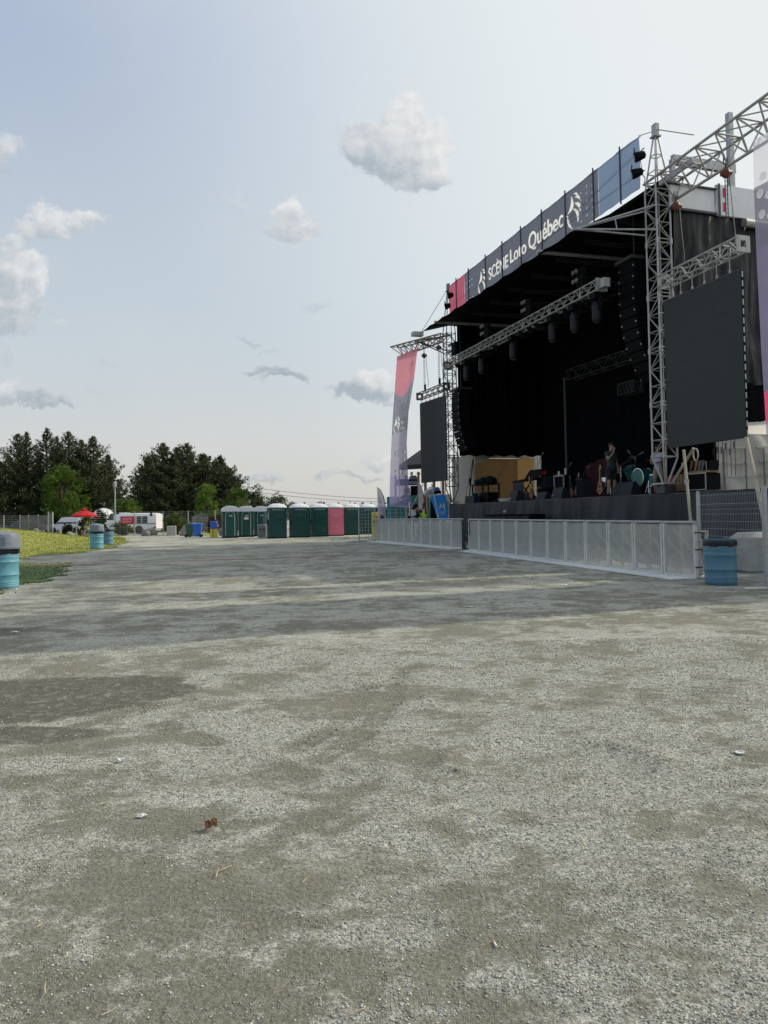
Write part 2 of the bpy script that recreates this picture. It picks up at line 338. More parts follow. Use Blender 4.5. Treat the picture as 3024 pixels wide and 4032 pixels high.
M['azure'] = mat('azure_panel', (.01, .25, .70), .5, 0, .05)
M['wood'] = mat('brown_wood', (.24, .12, .06), .7, 0, .2, 6)
M['ply'] = mat('plywood', (.34, .22, .12), .7, 0, .15, 5)
M['foil'] = mat('silver_sheet', (.55, .58, .6), .35, .4, .2, 4)
M['orange'] = mat('orange_hoist', (.13, .032, .02), .5, 0, .1)
M['strap'] = mat('pale_strap', (.42, .38, .28), .7, 0, .15, dirt=.3)
M['hose'] = mat('salmon_hose', (.52, .33, .29), .6, 0, .25, 2)
M['chrome'] = mat('chrome', (.75, .75, .75), .15, .95, .05)
M['tealdrum'] = mat('teal_drum_shell', (.03, .14, .135), .3, .1, .2)
M['skin'] = mat('skin', (.33, .19, .135), .6, 0, .08, 8)
M['hair'] = mat('dark_hair', (.03, .02, .015), .7)
M['tgreen'] = mat('green_tshirt', (.015, .05, .035), .8, 0, .1)
M['shortsblack'] = mat('black_shorts', (.01, .012, .018), .85)
M['tgrey'] = mat('pale_grey_tshirt', (.50, .52, .55), .85)
M['khaki'] = mat('khaki_cloth', (.34, .28, .20), .85)
M['hivis'] = mat('hi_vis_yellow', (.50, .80, .08), .7, 0, .05)
M['bark'] = mat('bark', (.10, .075, .055), .9, 0, .3, 4, bump=.5)
M['leaf'] = mat('leaves', (.05, .09, .02), .6, 0, .15, .6, attr='Col', trans=.35, spec=.2)
M['needle'] = mat('needles', (.03, .05, .02), .6, 0, .15, .6, attr='Col', trans=.15, spec=.2)
M['sunburst'] = mat('sunburst_wood', (.20, .09, .035), .3, 0, .35, 7)
M['maple'] = mat('maple_neck', (.26, .16, .07), .4)
M['clockred'] = mat('red_digits', (.25, .01, .01), .5, emit=((1, .02, .01), .08))
M['lamplens'] = mat('lamp_lens', (.13, .13, .13), .2, .3, .1)
M['canvasblack'] = mat('ribbed_black', (.006, .006, .008), .6)

# ---------------------------------------------------------------- ground
def axis(parts):
    o = []
    for a, b, st in parts: o += list(np.arange(a, b-1e-6, st))
    return np.array(o+[parts[-1][1]])
XA = axis([(-900, -100, 100), (-100, -34, 6), (-34, -12, .7), (-12, -4, .3), (-4, 5, .045), (5, 14, .3), (14, 40, 1.5), (40, 100, 10), (100, 900, 100)])
YA = axis([(-60, 0, 10), (0, 1.5, .3), (1.5, 7, .04), (7, 16, .12), (16, 40, .4), (40, 80, 1.2), (80, 200, 20), (200, 1500, 100)])
XX, YY = np.meshgrid(XA, YA, indexing='ij')
TRK = [[G(a, b)[:2] for a, b in q] for q in ([(1240, 3010), (1420, 2900), (1500, 2800), (1560, 2700), (1590, 2620)], [(1130, 2960), (1300, 2870), (1390, 2790), (1450, 2700)], [(620, 2840), (700, 2868), (780, 2905), (850, 2930)], [(280, 2860), (420, 2820), (560, 2790), (760, 2740)])]
def track(x, y):   # shallow tyre tread marks: 0..1 ridged band along each polyline
    out = np.zeros(np.shape(x))
    for T in TRK:
        L0 = 0.
        for a, b in zip(T[:-1], T[1:]):
            d = b-a; l = np.hypot(*d); d = d/l; px_, py_ = x-a[0], y-a[1]; u_ = px_*d[0]+py_*d[1]; v_ = -px_*d[1]+py_*d[0]; ok = (u_ >= 0) & (u_ <= l) & (np.abs(v_) < .11)
            out = np.where(ok, np.maximum(out, (.35+.65*(np.sin((u_+L0+np.abs(v_)*.8)*62) > 0))*sstep(np.abs(v_), .11, .07)), out); L0 += l
    return out
def bumpy(x, y):
    near = 1-sstep(y, 10, 26)
    h = (fbm(x*.9+5, y*1.6, 4, 3)-.5)*.05*near+(fbm(x*6, y*6, 3, 9)-.5)*.014*near
    # a scraped ring hollow in the gravel
    gx, gy = G(2180, 3010)[:2]; r = np.hypot((x-gx)/.62, (y-gy)/.42)
    h = h+near*(.028*np.exp(-((r-1)/.16)**2)*(y > gy-.15) - .02*np.exp(-(r/.8)**4))
    h = h-.011*track(x, y)
    return h
def gz(x, y): return H(x, y)+bumpy(np.asarray(x, float), np.asarray(y, float))
ZZ = gz(XX, YY)
def patchf(x, y):  # 0 = loose pale chippings, 1 = fine damp olive sand
    a = fbm(x*.75+11+fbm(x*2, y*2, 2, 5)*.8, y*1.05+4, 5, 21, .6)
    b = fbm(x*3.3, y*3.9, 4, 40, .6)
    v = sstep(.48*a+.52*b, .40, .66)
    for px, py, rx, ry in ((240, 2720, 1.1, .62), (-160, 2760, 1.6, .85), (40, 2890, .62, .24), (-40, 2490, .75, .42)):
        gx, gy = G(px, py)[:2]; q = np.hypot((x-gx)/rx, (y-gy)/ry)+(fbm(x*2.6, y*2.6, 4, 8)-.5)*.55; v = np.maximum(v, 1.0*sstep(q, 1.08, .9)*1.0)
    return v
def wetf(x, y):
    v = 0*x
    for px, py, rx, ry in ((240, 2720, 1.1, .62), (-160, 2760, 1.6, .85), (40, 2890, .62, .24), (-40, 2490, .75, .42)):
        gx, gy = G(px, py)[:2]; q = np.hypot((x-gx)/rx, (y-gy)/ry)+(fbm(x*2.6, y*2.6, 4, 8)-.5)*.55; v = np.maximum(v, sstep(q, 1.06, .92))
    return v
PT = np.clip(patchf(XX, YY)+1.1*track(XX, YY), 0, 2); WT = wetf(XX, YY)
nx, ny = XX.shape
me = bpy.data.meshes.new('ground')
me.vertices.add(nx*ny); me.vertices.foreach_set('co', np.stack([XX, YY, ZZ], -1).ravel())
ii, jj = np.meshgrid(np.arange(nx-1), np.arange(ny-1), indexing='ij'); a = (ii*ny+jj).ravel()
q = np.stack([a, a+ny, a+ny+1, a+1], -1).ravel().astype(np.int32)
me.loops.add(len(q)); me.loops.foreach_set('vertex_index', q); me.polygons.add(len(q)//4)
me.polygons.foreach_set('loop_start', np.arange(0, len(q), 4, dtype=np.int32)); me.update(calc_edges=True); me.polygons.foreach_set('use_smooth', [True]*(len(q)//4))
ca = me.color_attributes.new('Patch', 'FLOAT_COLOR', 'POINT'); z_ = np.zeros(nx*ny)
ca.data.foreach_set('color', np.stack([PT.ravel(), WT.ravel(), z_, z_+1], -1).ravel())
gm = bpy.data.materials.new('gravel'); gm.use_nodes = True; nt = gm.node_tree; N = nt.nodes; L = nt.links; bs = N['Principled BSDF']
bs.inputs['Roughness'].default_value = .93; bs.inputs['Specular IOR Level'].default_value = .15
tcn = nd('ShaderNodeTexCoord'); gp = tcn.outputs['Object']
at = nd('ShaderNodeAttribute', attribute_name='Patch'); sp = nd('ShaderNodeSeparateColor'); L.new(at.outputs['Color'], sp.inputs[0])
vo = nd('ShaderNodeTexVoronoi'); vo.inputs['Scale'].default_value = 130; L.new(gp, vo.inputs['Vector'])
vo2 = nd('ShaderNodeTexVoronoi'); vo2.inputs['Scale'].default_value = 48; L.new(gp, vo2.inputs['Vector'])
n1 = noise(70, 6, gp, .75); n2 = noise(11, 8, gp, .72); n3 = noise(2.2, 8, gp, .7); n4 = noise(.33, 6, gp, .6)
st = nd('ShaderNodeMapping'); st.inputs['Scale'].default_value = (.5, 1.7, 1); st.inputs['Rotation'].default_value = (0, 0, .25); L.new(gp, st.inputs[0]); n5 = noise(1.3, 9, st.outputs[0], .75, .5)
vs = nd('ShaderNodeSeparateColor'); L.new(vo.outputs['Color'], vs.inputs[0]); vs2 = nd('ShaderNodeSeparateColor'); L.new(vo2.outputs['Color'], vs2.inputs[0])
st2 = nd('ShaderNodeMapping'); st2.inputs['Scale'].default_value = (1.0, 1.45, 1); st2.inputs['Rotation'].default_value = (0, 0, -.35); L.new(gp, st2.inputs[0])
n6 = noise(1.35, 12, st2.outputs[0], .78, .35); n7 = noise(5.5, 9, st2.outputs[0], .8, .2)
grain = mixc(rng_(vs.outputs[0], .05, .95), (.12, .125, .115), (.70, .70, .62))
grain2 = mixc(rng_(vs2.outputs[0], .1, .95), (.25, .25, .225), (.62, .615, .53))
pale = mixc(.45, grain, grain2)
sand = mixc(rng_(n1.outputs['Fac'], .3, .7), (.115, .113, .082), (.26, .253, .19))
mixn = mth('ADD', mth('MULTIPLY', n6.outputs['Fac'], .50), mth('ADD', mth('MULTIPLY', n7.outputs['Fac'], .42), mth('MULTIPLY', sp.outputs[0], .10)))
pf = mth('MULTIPLY', rng_(mixn, .454, .558), .88)
c1 = mixc(pf, pale, sand)
c1 = mixc(rng_(n5.outputs['Fac'], .50, .68, 0, .30), c1, (.17, .165, .12))
c1 = mixc(rng_(n3.outputs['Fac'], .54, .72, 0, .30), c1, (.54, .52, .44))
c1 = mixc(rng_(n4.outputs['Fac'], .35, .65, 0, .15), c1, (.27, .265, .22))
wf = mth('MULTIPLY', sp.outputs[1], rng_(n2.outputs['Fac'], .60, .50, .15, .72))
c1 = mixc(wf, c1, (.095, .094, .082))
L.new(c1, bs.inputs['Base Color'])
bh = mth('ADD', mth('MULTIPLY', vo.outputs['Distance'], -.45), mth('ADD', mth('MULTIPLY', n1.outputs['Fac'], .7), mth('ADD', mth('MULTIPLY', vo2.outputs['Distance'], -.8), mth('MULTIPLY', n2.outputs['Fac'], 2.2))))
bp = nd('ShaderNodeBump'); bp.inputs['Strength'].default_value = .85; bp.inputs['Distance'].default_value = .012; L.new(bh, bp.inputs['Height'])
bp2 = nd('ShaderNodeBump'); bp2.inputs['Strength'].default_value = .6; bp2.inputs['Distance'].default_value = .08; L.new(n5.outputs['Fac'], bp2.inputs['Height']); L.new(bp2.outputs[0], bp.inputs['Normal'])
L.new(bp.outputs[0], bs.inputs['Normal'])
me.materials.append(gm); go = bpy.data.objects.new('ground', me); C.objects.link(go); go['kind'] = 'structure'

def rawmesh(name, V, Fc, colr, mt, kind=None, parent=None):   # V (n,3), Fc (m,3) triangles, colr per vertex rgb
    me = bpy.data.meshes.new(name); me.vertices.add(len(V)); me.vertices.foreach_set('co', np.ascontiguousarray(V, dtype=np.float32).ravel())
    q = np.ascontiguousarray(Fc, dtype=np.int32).ravel(); k = Fc.shape[1]; me.loops.add(len(q)); me.loops.foreach_set('vertex_index', q); me.polygons.add(len(q)//k)
    me.polygons.foreach_set('loop_start', np.arange(0, len(q), k, dtype=np.int32)); me.update(calc_edges=True)
    if colr is not None:
        ca = me.color_attributes.new('Col', 'FLOAT_COLOR', 'POINT'); ca.data.foreach_set('color', np.concatenate([colr, np.ones((len(V), 1))], 1).astype(np.float32).ravel())
    me.materials.append(mt); o = bpy.data.objects.new(name, me); C.objects.link(o)
    if kind: o['kind'] = kind
    if parent is not None: o.parent = parent
    return o
# loose chippings: real little stones close to the viewer
def stones():
    k = 300000
    y = 1.75+(RNG.random(k)**2.0)*6.5; x = (RNG.random(k)*2-1)*(y*.56+.25)
    keep = RNG.random(k) > (patchf(x, y)*.9+.05); x, y = x[keep], y[keep]; k = len(x)
    r = (.0017+RNG.random(k)**5*.0040)*(1+.16*np.clip(y-2.5, 0, 5)); 
    oct_ = V3([(1, 0, 0), (-1, 0, 0), (0, 1, 0), (0, -1, 0), (0, 0, 1), (0, 0, -1)]); fc = np.array([(0, 2, 4), (2, 1, 4), (1, 3, 4), (3, 0, 4), (2, 0, 5), (1, 2, 5), (3, 1, 5), (0, 3, 5)])
    V = oct_[None]*(.6+.8*RNG.random((k, 6, 1))); V[..., 0] *= (.8+.7*RNG.random((k, 1))); V[..., 2] *= .65
    an = RNG.random(k)*6.283; c, s = np.cos(an)[:, None], np.sin(an)[:, None]; vx = V[..., 0]*c-V[..., 1]*s; vy = V[..., 0]*s+V[..., 1]*c
    V = np.stack([vx, vy, V[..., 2]], -1)*r[:, None, None]
    V += np.stack([x, y, gz(x, y)+r*.25], -1)[:, None, :]
    g = .20+.42*RNG.random(k)**1.3; tn = RNG.random(k); col = np.stack([g*(1+.04*tn), g*(1.0+.02*tn), g*(.95-.13*tn)], -1)
    F_ = fc[None]+np.arange(k)[:, None, None]*6
    o = rawmesh('gravel', V.reshape(-1, 3), F_.reshape(-1, 3), np.repeat(col, 6, 0), mat('chippings', (.3, .3, .3), .9, attr='Col', spec=.2), 'stuff')
    o['label'] = 'loose grey stone chippings over the near ground'; o['category'] = 'gravel'
stones()

# ---------------------------------------------------------------- lawn on the left
polyA = [(-500, 2092), (0, 2078), (150, 2092), (350, 2111), (470, 2118), (495, 2146), (440, 2158), (404, 2168), (300, 2181), (180, 2190), (95, 2203), (-100, 2203), (-700, 2203)]
polyB = [(-700, 2224), (0, 2221), (120, 2219), (290, 2219), (262, 2246), (215, 2280), (160, 2302), (60, 2322), (-30, 2336), (-500, 2400)]
polyC = [(690, 2100), (745, 2092), (900, 2088), (900, 2106), (760, 2110), (690, 2106)]
def inpoly(x, y, P_):
    r = np.zeros(x.shape, bool); k = len(P_)
    for i in range(k):
        x0, y0 = P_[i]; x1, y1 = P_[(i+1) % k]
        c = ((y0 > y) != (y1 > y)) & (x < (x1-x0)*(y-y0)/(y1-y0+1e-12)+x0); r ^= c
    return r
def lawnpoly(pp): return [tuple(G(a, b)[:2]) for a, b in pp]
LA = [(-60, 50), (-60, 66), tuple(G(470, 2106)[:2])]+lawnpoly(polyA[5:]); LB = lawnpoly(polyB); LC = lawnpoly(polyC)
def ingrass(x, y):
    dx = (fbm(x*1.3, y*1.3, 4, 61)-.5)*1.5; dy = (fbm(x*1.3+40, y*1.3, 4, 62)-.5)*1.8
    return inpoly(x+dx, y+dy, LA) | inpoly(x+dx, y+dy, LB) | inpoly(x+dx, y+dy, LC)
gx = np.arange(-46, -3, .22); gy = np.arange(13, 72, .26); LX, LY = np.meshgrid(gx, gy, indexing='ij'); msk = ingrass(LX, LY)
lz = gz(LX, LY)+.02
idx = np.arange(LX.size).reshape(LX.shape); cell = msk[:-1, :-1] & msk[1:, :-1] & msk[1:, 1:] & msk[:-1, 1:]
fc = np.stack([idx[:-1, :-1][cell], idx[1:, :-1][cell], idx[1:, 1:][cell], idx[:-1, 1:][cell]], -1)
lawn_m = mat('lawn_soil', (.26, .28, .055), .9, 0, .22, 1.2, bump=.5, bscale=14, dirt=.35, dirtcol=(.27, .22, .09))
lawn_g = mat('lawn_soil_shaded', (.075, .125, .035), .9, 0, .22, 1.2, bump=.5, bscale=14, dirt=.35, dirtcol=(.10, .11, .05))  # near patch: greener, and darkened so its colour carries the stage shade
VL = np.stack([LX, LY, lz], -1).reshape(-1, 3); nearp = VL[fc[:, 0], 1] < 23
for sel, mt_ in ((~nearp, lawn_m), (nearp, lawn_g)):
    uq, inv = np.unique(fc[sel], return_inverse=True); rawmesh('lawn', VL[uq], inv.reshape(-1, 4), None, mt_, 'structure')
def blades():
    k = 170000; x = -3-43*RNG.random(k)**.9; y = 13+46*RNG.random(k)**1.3
    kp = ingrass(x, y) | (ingrass(x+.25, y+.3) & (RNG.random(k) < .4)); x, y = x[kp], y[kp]; k = len(x); h = .022+.035*RNG.random(k); h *= 1+(y-15)*.012; wd = .006+.0004*y
    an = RNG.random(k)*6.283; dx, dy = np.cos(an)*wd, np.sin(an)*wd; z = gz(x, y)+.012; lx, ly = (RNG.random(k)-.5)*h, (RNG.random(k)-.5)*h
    V = np.stack([np.stack([x-dx, y-dy, z], -1), np.stack([x+dx, y+dy, z], -1), np.stack([x+lx, y+ly, z+h], -1)], 1)
    b = fbm(x*.6, y*.6, 3, 77)[:, None]; rr = RNG.random((k, 1)); c = V3((.25, .27, .03))*(.8+.25*rr)*(1-b*.4)+V3((.38, .33, .08))*rr*b*.6; lw = sstep(y, 25, 21)[:, None]; c = c*(1-lw)+V3((.075, .13, .035))*(.7+.6*rr)*lw  # near blades blend to a darker green that holds the shade in colour
    o = rawmesh('grass', V.reshape(-1, 3), np.arange(3*k).reshape(-1, 3), np.repeat(c, 3, 0), M['leaf'], 'stuff'); o['label'] = 'short yellow-green grass of the lawn'; o['category'] = 'grass'
blades()

# ---------------------------------------------------------------- trees
def leafmesh(name, Cn, size, cols, mt, parent, k=6, flat=.5, seed=0):
    r = np.random.default_rng(seed); n_ = len(Cn); c = np.repeat(Cn, k, 0)+r.normal(0, 1, (n_*k, 3))*np.repeat(size, k)[:, None]*V3((.55, .55, .4))
    sz = np.repeat(size, k)*(.35+.5*r.random(n_*k)); a = r.normal(0, 1, (n_*k, 3)); a /= np.linalg.norm(a, axis=1)[:, None]
    b = r.normal(0, 1, (n_*k, 3)); b[:, 2] *= flat; b -= a*(a*b).sum(1)[:, None]; b /= np.linalg.norm(b, axis=1)[:, None]+1e-9
    s_ = sz[:, None]; V = np.stack([c-a*s_, c+b*s_*.45, c+a*s_, c-b*s_*.45], 1)
    base = np.repeat(cols, k, 0)*(.7+.6*r.random((n_*k, 1)))
    loc = V3(parent.location)
    return rawmesh(name, V.reshape(-1, 3)-loc, np.arange(4*n_*k).reshape(-1, 4), np.repeat(base, 4, 0), mt, None, parent)
def trunkmb(x, y, z0, h, r, seed, lean=.0, limbs=None):
    rr = random.Random(seed); mb = MB(); pts = [(x+math.sin(i*1.3+seed)*.02*h*lean*i/6+rr.uniform(-.01, .01)*h*.4, y, z0-.15+h*i/8) for i in range(9)]
    mb.path(pts, [r*(1-.85*i/8)+.01 for i in range(9)], 7)
    for p, q, rad in (limbs or []):
        md = (V3(p)+V3(q))/2+V3((0, 0, .06*np.linalg.norm(V3(q)-V3(p)))); mb.path([p, md, q], [rad, rad*.7, rad*.3], 5)
    return mb
def pine(px, ytop, Y, wpx, label, seed, base=0.12, cols=((.026, .040, .018), (.095, .11, .04)), low=.12, group='dark pines behind the fence'):
    x = P(px, 2050, Y)[0]; top = P(px, ytop, Y)[2]; hw = wpx/2*Y/F; r = np.random.default_rng(seed)
    t = thing('pine_tree', label, 'tree', (x, Y, 0), 0, group)
    cs, sz, cc, limbs = [], [], [], []
    nb = 120
    for i in range(nb):
        f = (i+r.random())/nb; z = top*(low+(1-low)*f**.92)
        prof = min(1.0, (1-f)**.95*1.22)*(.72+.28*min(1, f/.2))+.015; lobed = .45+.70*r.random()
        Lb = hw*prof*lobed*1.55; an = i*2.4+r.random()*.9; dx, dy = math.cos(an), math.sin(an); up = .12+.45*f+.15*r.random()
        z0 = z-Lb*.15
        tip = (x+dx*Lb, Y+dy*Lb, z0+Lb*up); limbs.append(((x, Y, z0), tip, .05*(1-f)+.015))
        kk = max(5, int(Lb*11))
        for j in range(kk):
            g = .28+.76*(j+r.random())/kk; sp_ = .08+.12*Lb*(1-.4*g)
            cs.append((x+dx*Lb*g+r.normal()*sp_*.55, Y+dy*Lb*g+r.normal()*sp_*.55, z0+Lb*up*g*g+abs(r.normal())*sp_*.38)); sz.append(.13+.11*r.random())
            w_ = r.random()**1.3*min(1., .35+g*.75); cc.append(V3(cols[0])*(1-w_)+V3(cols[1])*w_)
        
    for j in range(10): cs.append((x+r.normal()*.03*(j+1), Y+r.normal()*.03*(j+1), top*(1.0-.010*j))); sz.append(.07+.012*j); cc.append(V3(cols[0])*.6+V3(cols[1])*.4)
    tr = trunkmb(x, Y, 0, top*.98, .16+top*.012, seed, .3, limbs); tr.build('trunk', M['bark'], t)
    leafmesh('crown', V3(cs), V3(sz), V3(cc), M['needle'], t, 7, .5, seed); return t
def leafy(px, ytop, Y, wpx, label, seed, zlow=.25, cols=((.040, .095, .016), (.14, .22, .030)), group='leafy trees behind the fence', name='leafy_tree', dens=1., lobes=26):
    x = P(px, 2050, Y)[0]; top = P(px, ytop, Y)[2]; hw = wpx/2*Y/F; r = np.random.default_rng(seed)
    t = thing(name, label, 'tree' if name.endswith('tree') else 'bush', (x, Y, 0), 0, group)
    zc = top*(1+zlow)/2; hh = top*(1-zlow)/2; cs, sz, cc, limbs = [], [], [], []
    for i in range(lobes):
        d = r.normal(0, 1, 3); d /= np.linalg.norm(d); q = .35+.5*r.random()**.6
        tp = 1-.25*max(0, d[2]); c = V3((x+d[0]*hw*q*tp, Y+d[1]*hw*q*tp, zc+d[2]*hh*q*1.02)); R0 = (.26+.16*r.random())*min(hw, hh)*1.1
        limbs.append(((x, Y, max(.3, zc-hh*.6)), tuple(c), .03))
        nn = int(34*dens*(R0/1.0)**1.6)+14; tone = r.random()
        for j in range(nn):
            e = r.normal(0, 1, 3); e /= np.linalg.norm(e); rad = R0*(.55+.5*r.random()); cs.append(c+e*rad*V3((1, 1, .8))); sz.append(.11+.11*r.random())
            w_ = min(1, max(0, .65*tone+.45*r.random())); cc.append(V3(cols[0])*(1-w_)+V3(cols[1])*w_)
    trunkmb(x, Y, 0, top*.8, .08+top*.012, seed, .4, limbs).build('trunk', M['bark'], t)
    leafmesh('crown', V3(cs), V3(sz), V3(cc), M['leaf'], t, 6, .8, seed); return t
for i, (px, yt, Y, wp, lb) in enumerate([
    (-20, 1790, 96, 217, 'pine at the left edge of the picture, cut by the frame'),
    (70, 1712, 98, 217, 'tall pine with a jagged top, second of the left clump'),
    (105, 1705, 104, 174, 'slender pine peak just left of the leafy green tree'),
    (185, 1690, 100, 217, 'highest pine of the left clump, right above the leafy tree'),
    (225, 1722, 106, 174, 'pine behind the top of the leafy green tree'),
    (270, 1702, 99, 217, 'pine right of the highest pine in the left clump'),
    (322, 1735, 102, 188, 'pine with a blunt shoulder, above the red parasol'),
    (368, 1722, 100, 246, 'rightmost tall pine of the left clump, its branches reaching the lamp post'),
    (425, 1795, 104, 130, 'ragged low pine branches just left of the lamp post'),
    (645, 1748, 86, 246, 'left peak of the middle pine clump'),
    (585, 1800, 90, 188, 'low left shoulder pine of the middle clump'),
    (700, 1765, 90, 217, 'second peak of the middle pine clump'),
    (738, 1750, 86, 275, 'tallest broad pine of the middle clump'),
    (800, 1790, 90, 246, 'pine right of the tallest one in the middle clump'),
    (870, 1800, 88, 217, 'rightmost pine of the middle clump, above the rounded-roof toilets'),
    (905, 1850, 92, 159, 'low drooping pine boughs at the right end of the middle clump')]):
    pine(px, yt, Y, wp, lb, 100+i)
leafy(240, 1812, 93, 165, 'bright green round leafy tree in front of the left pines', 1, .12, lobes=46, dens=1.2)
leafy(305, 1870, 95, 110, 'lower green right half beside the round leafy tree', 2, .1, lobes=26)
leafy(500, 1955, 76, 130, 'low yellow-green tree above the white bus', 3, .05, ((.05, .10, .015), (.13, .18, .03)))
leafy(560, 1915, 92, 120, 'distant grey-green tree behind the lamp post', 4, .05)
leafy(815, 1890, 74, 95, 'bright green young tree left of the toilets', 5, .05, ((.05, .12, .012), (.15, .24, .025)), lobes=30)
leafy(930, 1905, 78, 110, 'mid-green leafy tree above the first rounded-roof toilets', 6, .05, ((.04, .09, .015), (.12, .18, .03)))
leafy(1008, 1900, 90, 90, 'dark green leafy tree above the hand-wash station', 7, .05, ((.02, .05, .012), (.05, .09, .02)))
leafy(1085, 1925, 84, 140, 'dark round tree above the first tall toilet', 8, .05, ((.015, .035, .01), (.04, .07, .015)))
leafy(1150, 1948, 130, 60, 'thin grey-green tree right of the dark round tree', 9, .1, ((.05, .07, .03), (.09, .11, .05)), lobes=14)
leafy(1262, 1970, 170, 80, 'low dark tree crown above the pink toilet', 10, .1, ((.02, .045, .01), (.05, .08, .02)), lobes=20)
leafy(1175, 1972, 190, 40, 'tiny far tree between the power lines and toilets', 11, .1, lobes=10)
leafy(1428, 1972, 190, 22, 'tiny far spruce above the sixth tall toilet', 12, .1, lobes=8)
for px, yt, Y, wp, lb, cl in [(60, 1990, 92, 260, 'dark wide shrub hedge below the left pines', 0), (200, 2015, 97, 160, 'dark green shrubs under the round leafy tree', 0), (410, 2010, 90, 140, 'shaded shrub left of the lamp post base', 0),
    (700, 2012, 67, 110, 'pale green feathery bush behind the concrete block', 1), (482, 2052, 67, 90, 'olive bush in front of the white bus', 1), (262, 2064, 64, 56, 'small dark green shrub beside the white car', 0),
    (330, 2015, 62, 60, 'thin shrub behind the red parasol pole', 1), (835, 2030, 66, 50, 'reddish-brown bush left of the toilets', 2), (395, 2005, 66, 60, 'small ragged tree over the white dome tent', 0), (590, 2060, 80, 330, 'dark shrubs filling the gap behind the bus', 0), (975, 2035, 72, 260, 'dark shrub line behind the rounded-roof toilets', 0)]:
    leafy(px, yt, Y, wp, lb, int(px)+300, .0, [((.012, .028, .010), (.035, .055, .02)), ((.06, .09, .02), (.13, .16, .045)), ((.08, .035, .02), (.14, .07, .04))][cl], 'shrubs along the fence', 'shrub', 1., 20)
# ---------------------------------------------------------------- far fence, left part
def meshfence(name, label, pts, h, posts=True, wires=12, z0=None):
    t = thing(name, label, 'fence', (pts[0][0], pts[0][1], 0))
    for i, p in enumerate(pts):
        zb = float(H(p[0], p[1])); MB().tube((p[0], p[1], zb-.1), (p[0], p[1], h+.05), .045, 8).build('post', M['steel'], t)
        if i:
            q = pts[i-1]; mb = MB()
            for k in range(wires+1): z = .1+(h-.12)*k/wires; mb.tube((q[0], q[1], z), (p[0], p[1], z), .008, 4)
            l = math.hypot(p[0]-q[0], p[1]-q[1])
            for k in range(1, int(l/.6)): f = k/int(l/.6); mb.tube((q[0]+(p[0]-q[0])*f, q[1]+(p[1]-q[1])*f, .1), (q[0]+(p[0]-q[0])*f, q[1]+(p[1]-q[1])*f, h), .006, 4)
            mb.build('wire_panel', M['steel'], t)
    return t
def gp_(px, Y): return (float(P(px, 2060, Y)[0]), Y)
meshfence('wire_fence', 'wire mesh fence across the far left behind the lawn', [gp_(-60, 60), gp_(15, 60), gp_(79, 60), gp_(112, 60), gp_(150, 60), gp_(196, 59)], 1.95)
meshfence('wire_fence', 'wire mesh fence from the red parasol to the toilets', [gp_(300, 63), gp_(415, 66), gp_(530, 66), gp_(642, 68), gp_(741, 67), gp_(847, 66), gp_(980, 66)], 2.15)
t = thing('fence_screen', 'grey privacy netting with pale posts on the left fence', 'fence', gp_(120, 59)+(0,))
M['net'] = mat('grey_net', (.20, .20, .20), .8, 0, .1, transp=.45)
for a, b in ((79, 112), (112, 150), (150, 191)):
    (x0, _), (x1, _) = gp_(a, 59.6), gp_(b, 59.6); MB().box(((x0+x1)/2, 59.6, 1.3), (x1-x0-.02, .012, 1.2)).build('net', M['net'], t)
x0, x1 = gp_(190, 58.6)[0], gp_(208, 58.6)[0]; MB().box(((x0+x1)/2, 58.6, 1.25), (x1-x0, .05, 1.8)).build('gate_leaf', M['net'], t)
for q in (x0, x1): MB().tube((q, 58.6, .2), (q, 58.6, 2.2), .03).build('post', M['white'], t)
meshfence('wire_fence', 'wire mesh fence running behind the tall toilets', [gp_(1100, 72), gp_(1280, 72), gp_(1380, 72), gp_(1500, 72)], 2.9)

def text_into(txt, o, X, Yv, wd=None, ht=None, th=.006, mt=None, name='lettering', parent=None, bold=0.0, center=False):
    cu = bpy.data.curves.new('tmp', 'FONT'); cu.body = txt; cu.size = 1; cu.extrude = 0; cu.offset = bold; ob = bpy.data.objects.new('tmp', cu); C.objects.link(ob)
    dg = bpy.context.evaluated_depsgraph_get(); dg.update(); me = bpy.data.meshes.new_from_object(ob.evaluated_get(dg)); C.objects.unlink(ob); bpy.data.objects.remove(ob)
    v = V3([tuple(q.co) for q in me.vertices]); lo, hi = v.min(0), v.max(0); sx = wd/(hi[0]-lo[0]) if wd else None; sy = ht/(hi[1]-lo[1]) if ht else None
    sx = sx or sy; sy = sy or sx; X = V3(X); Yv = V3(Yv); nn = np.cross(X, Yv); o = V3(o)
    off = ((hi[0]+lo[0])/2 if center else lo[0], (hi[1]+lo[1])/2 if center else lo[1])
    mb = MB(); k = len(v); base = [o+X*(q[0]-off[0])*sx+Yv*(q[1]-off[1])*sy for q in v]
    mb.add([b+nn*th for b in base], [tuple(p.vertices) for p in me.polygons])
    return mb if mt is None else mb.build(name, mt, parent)

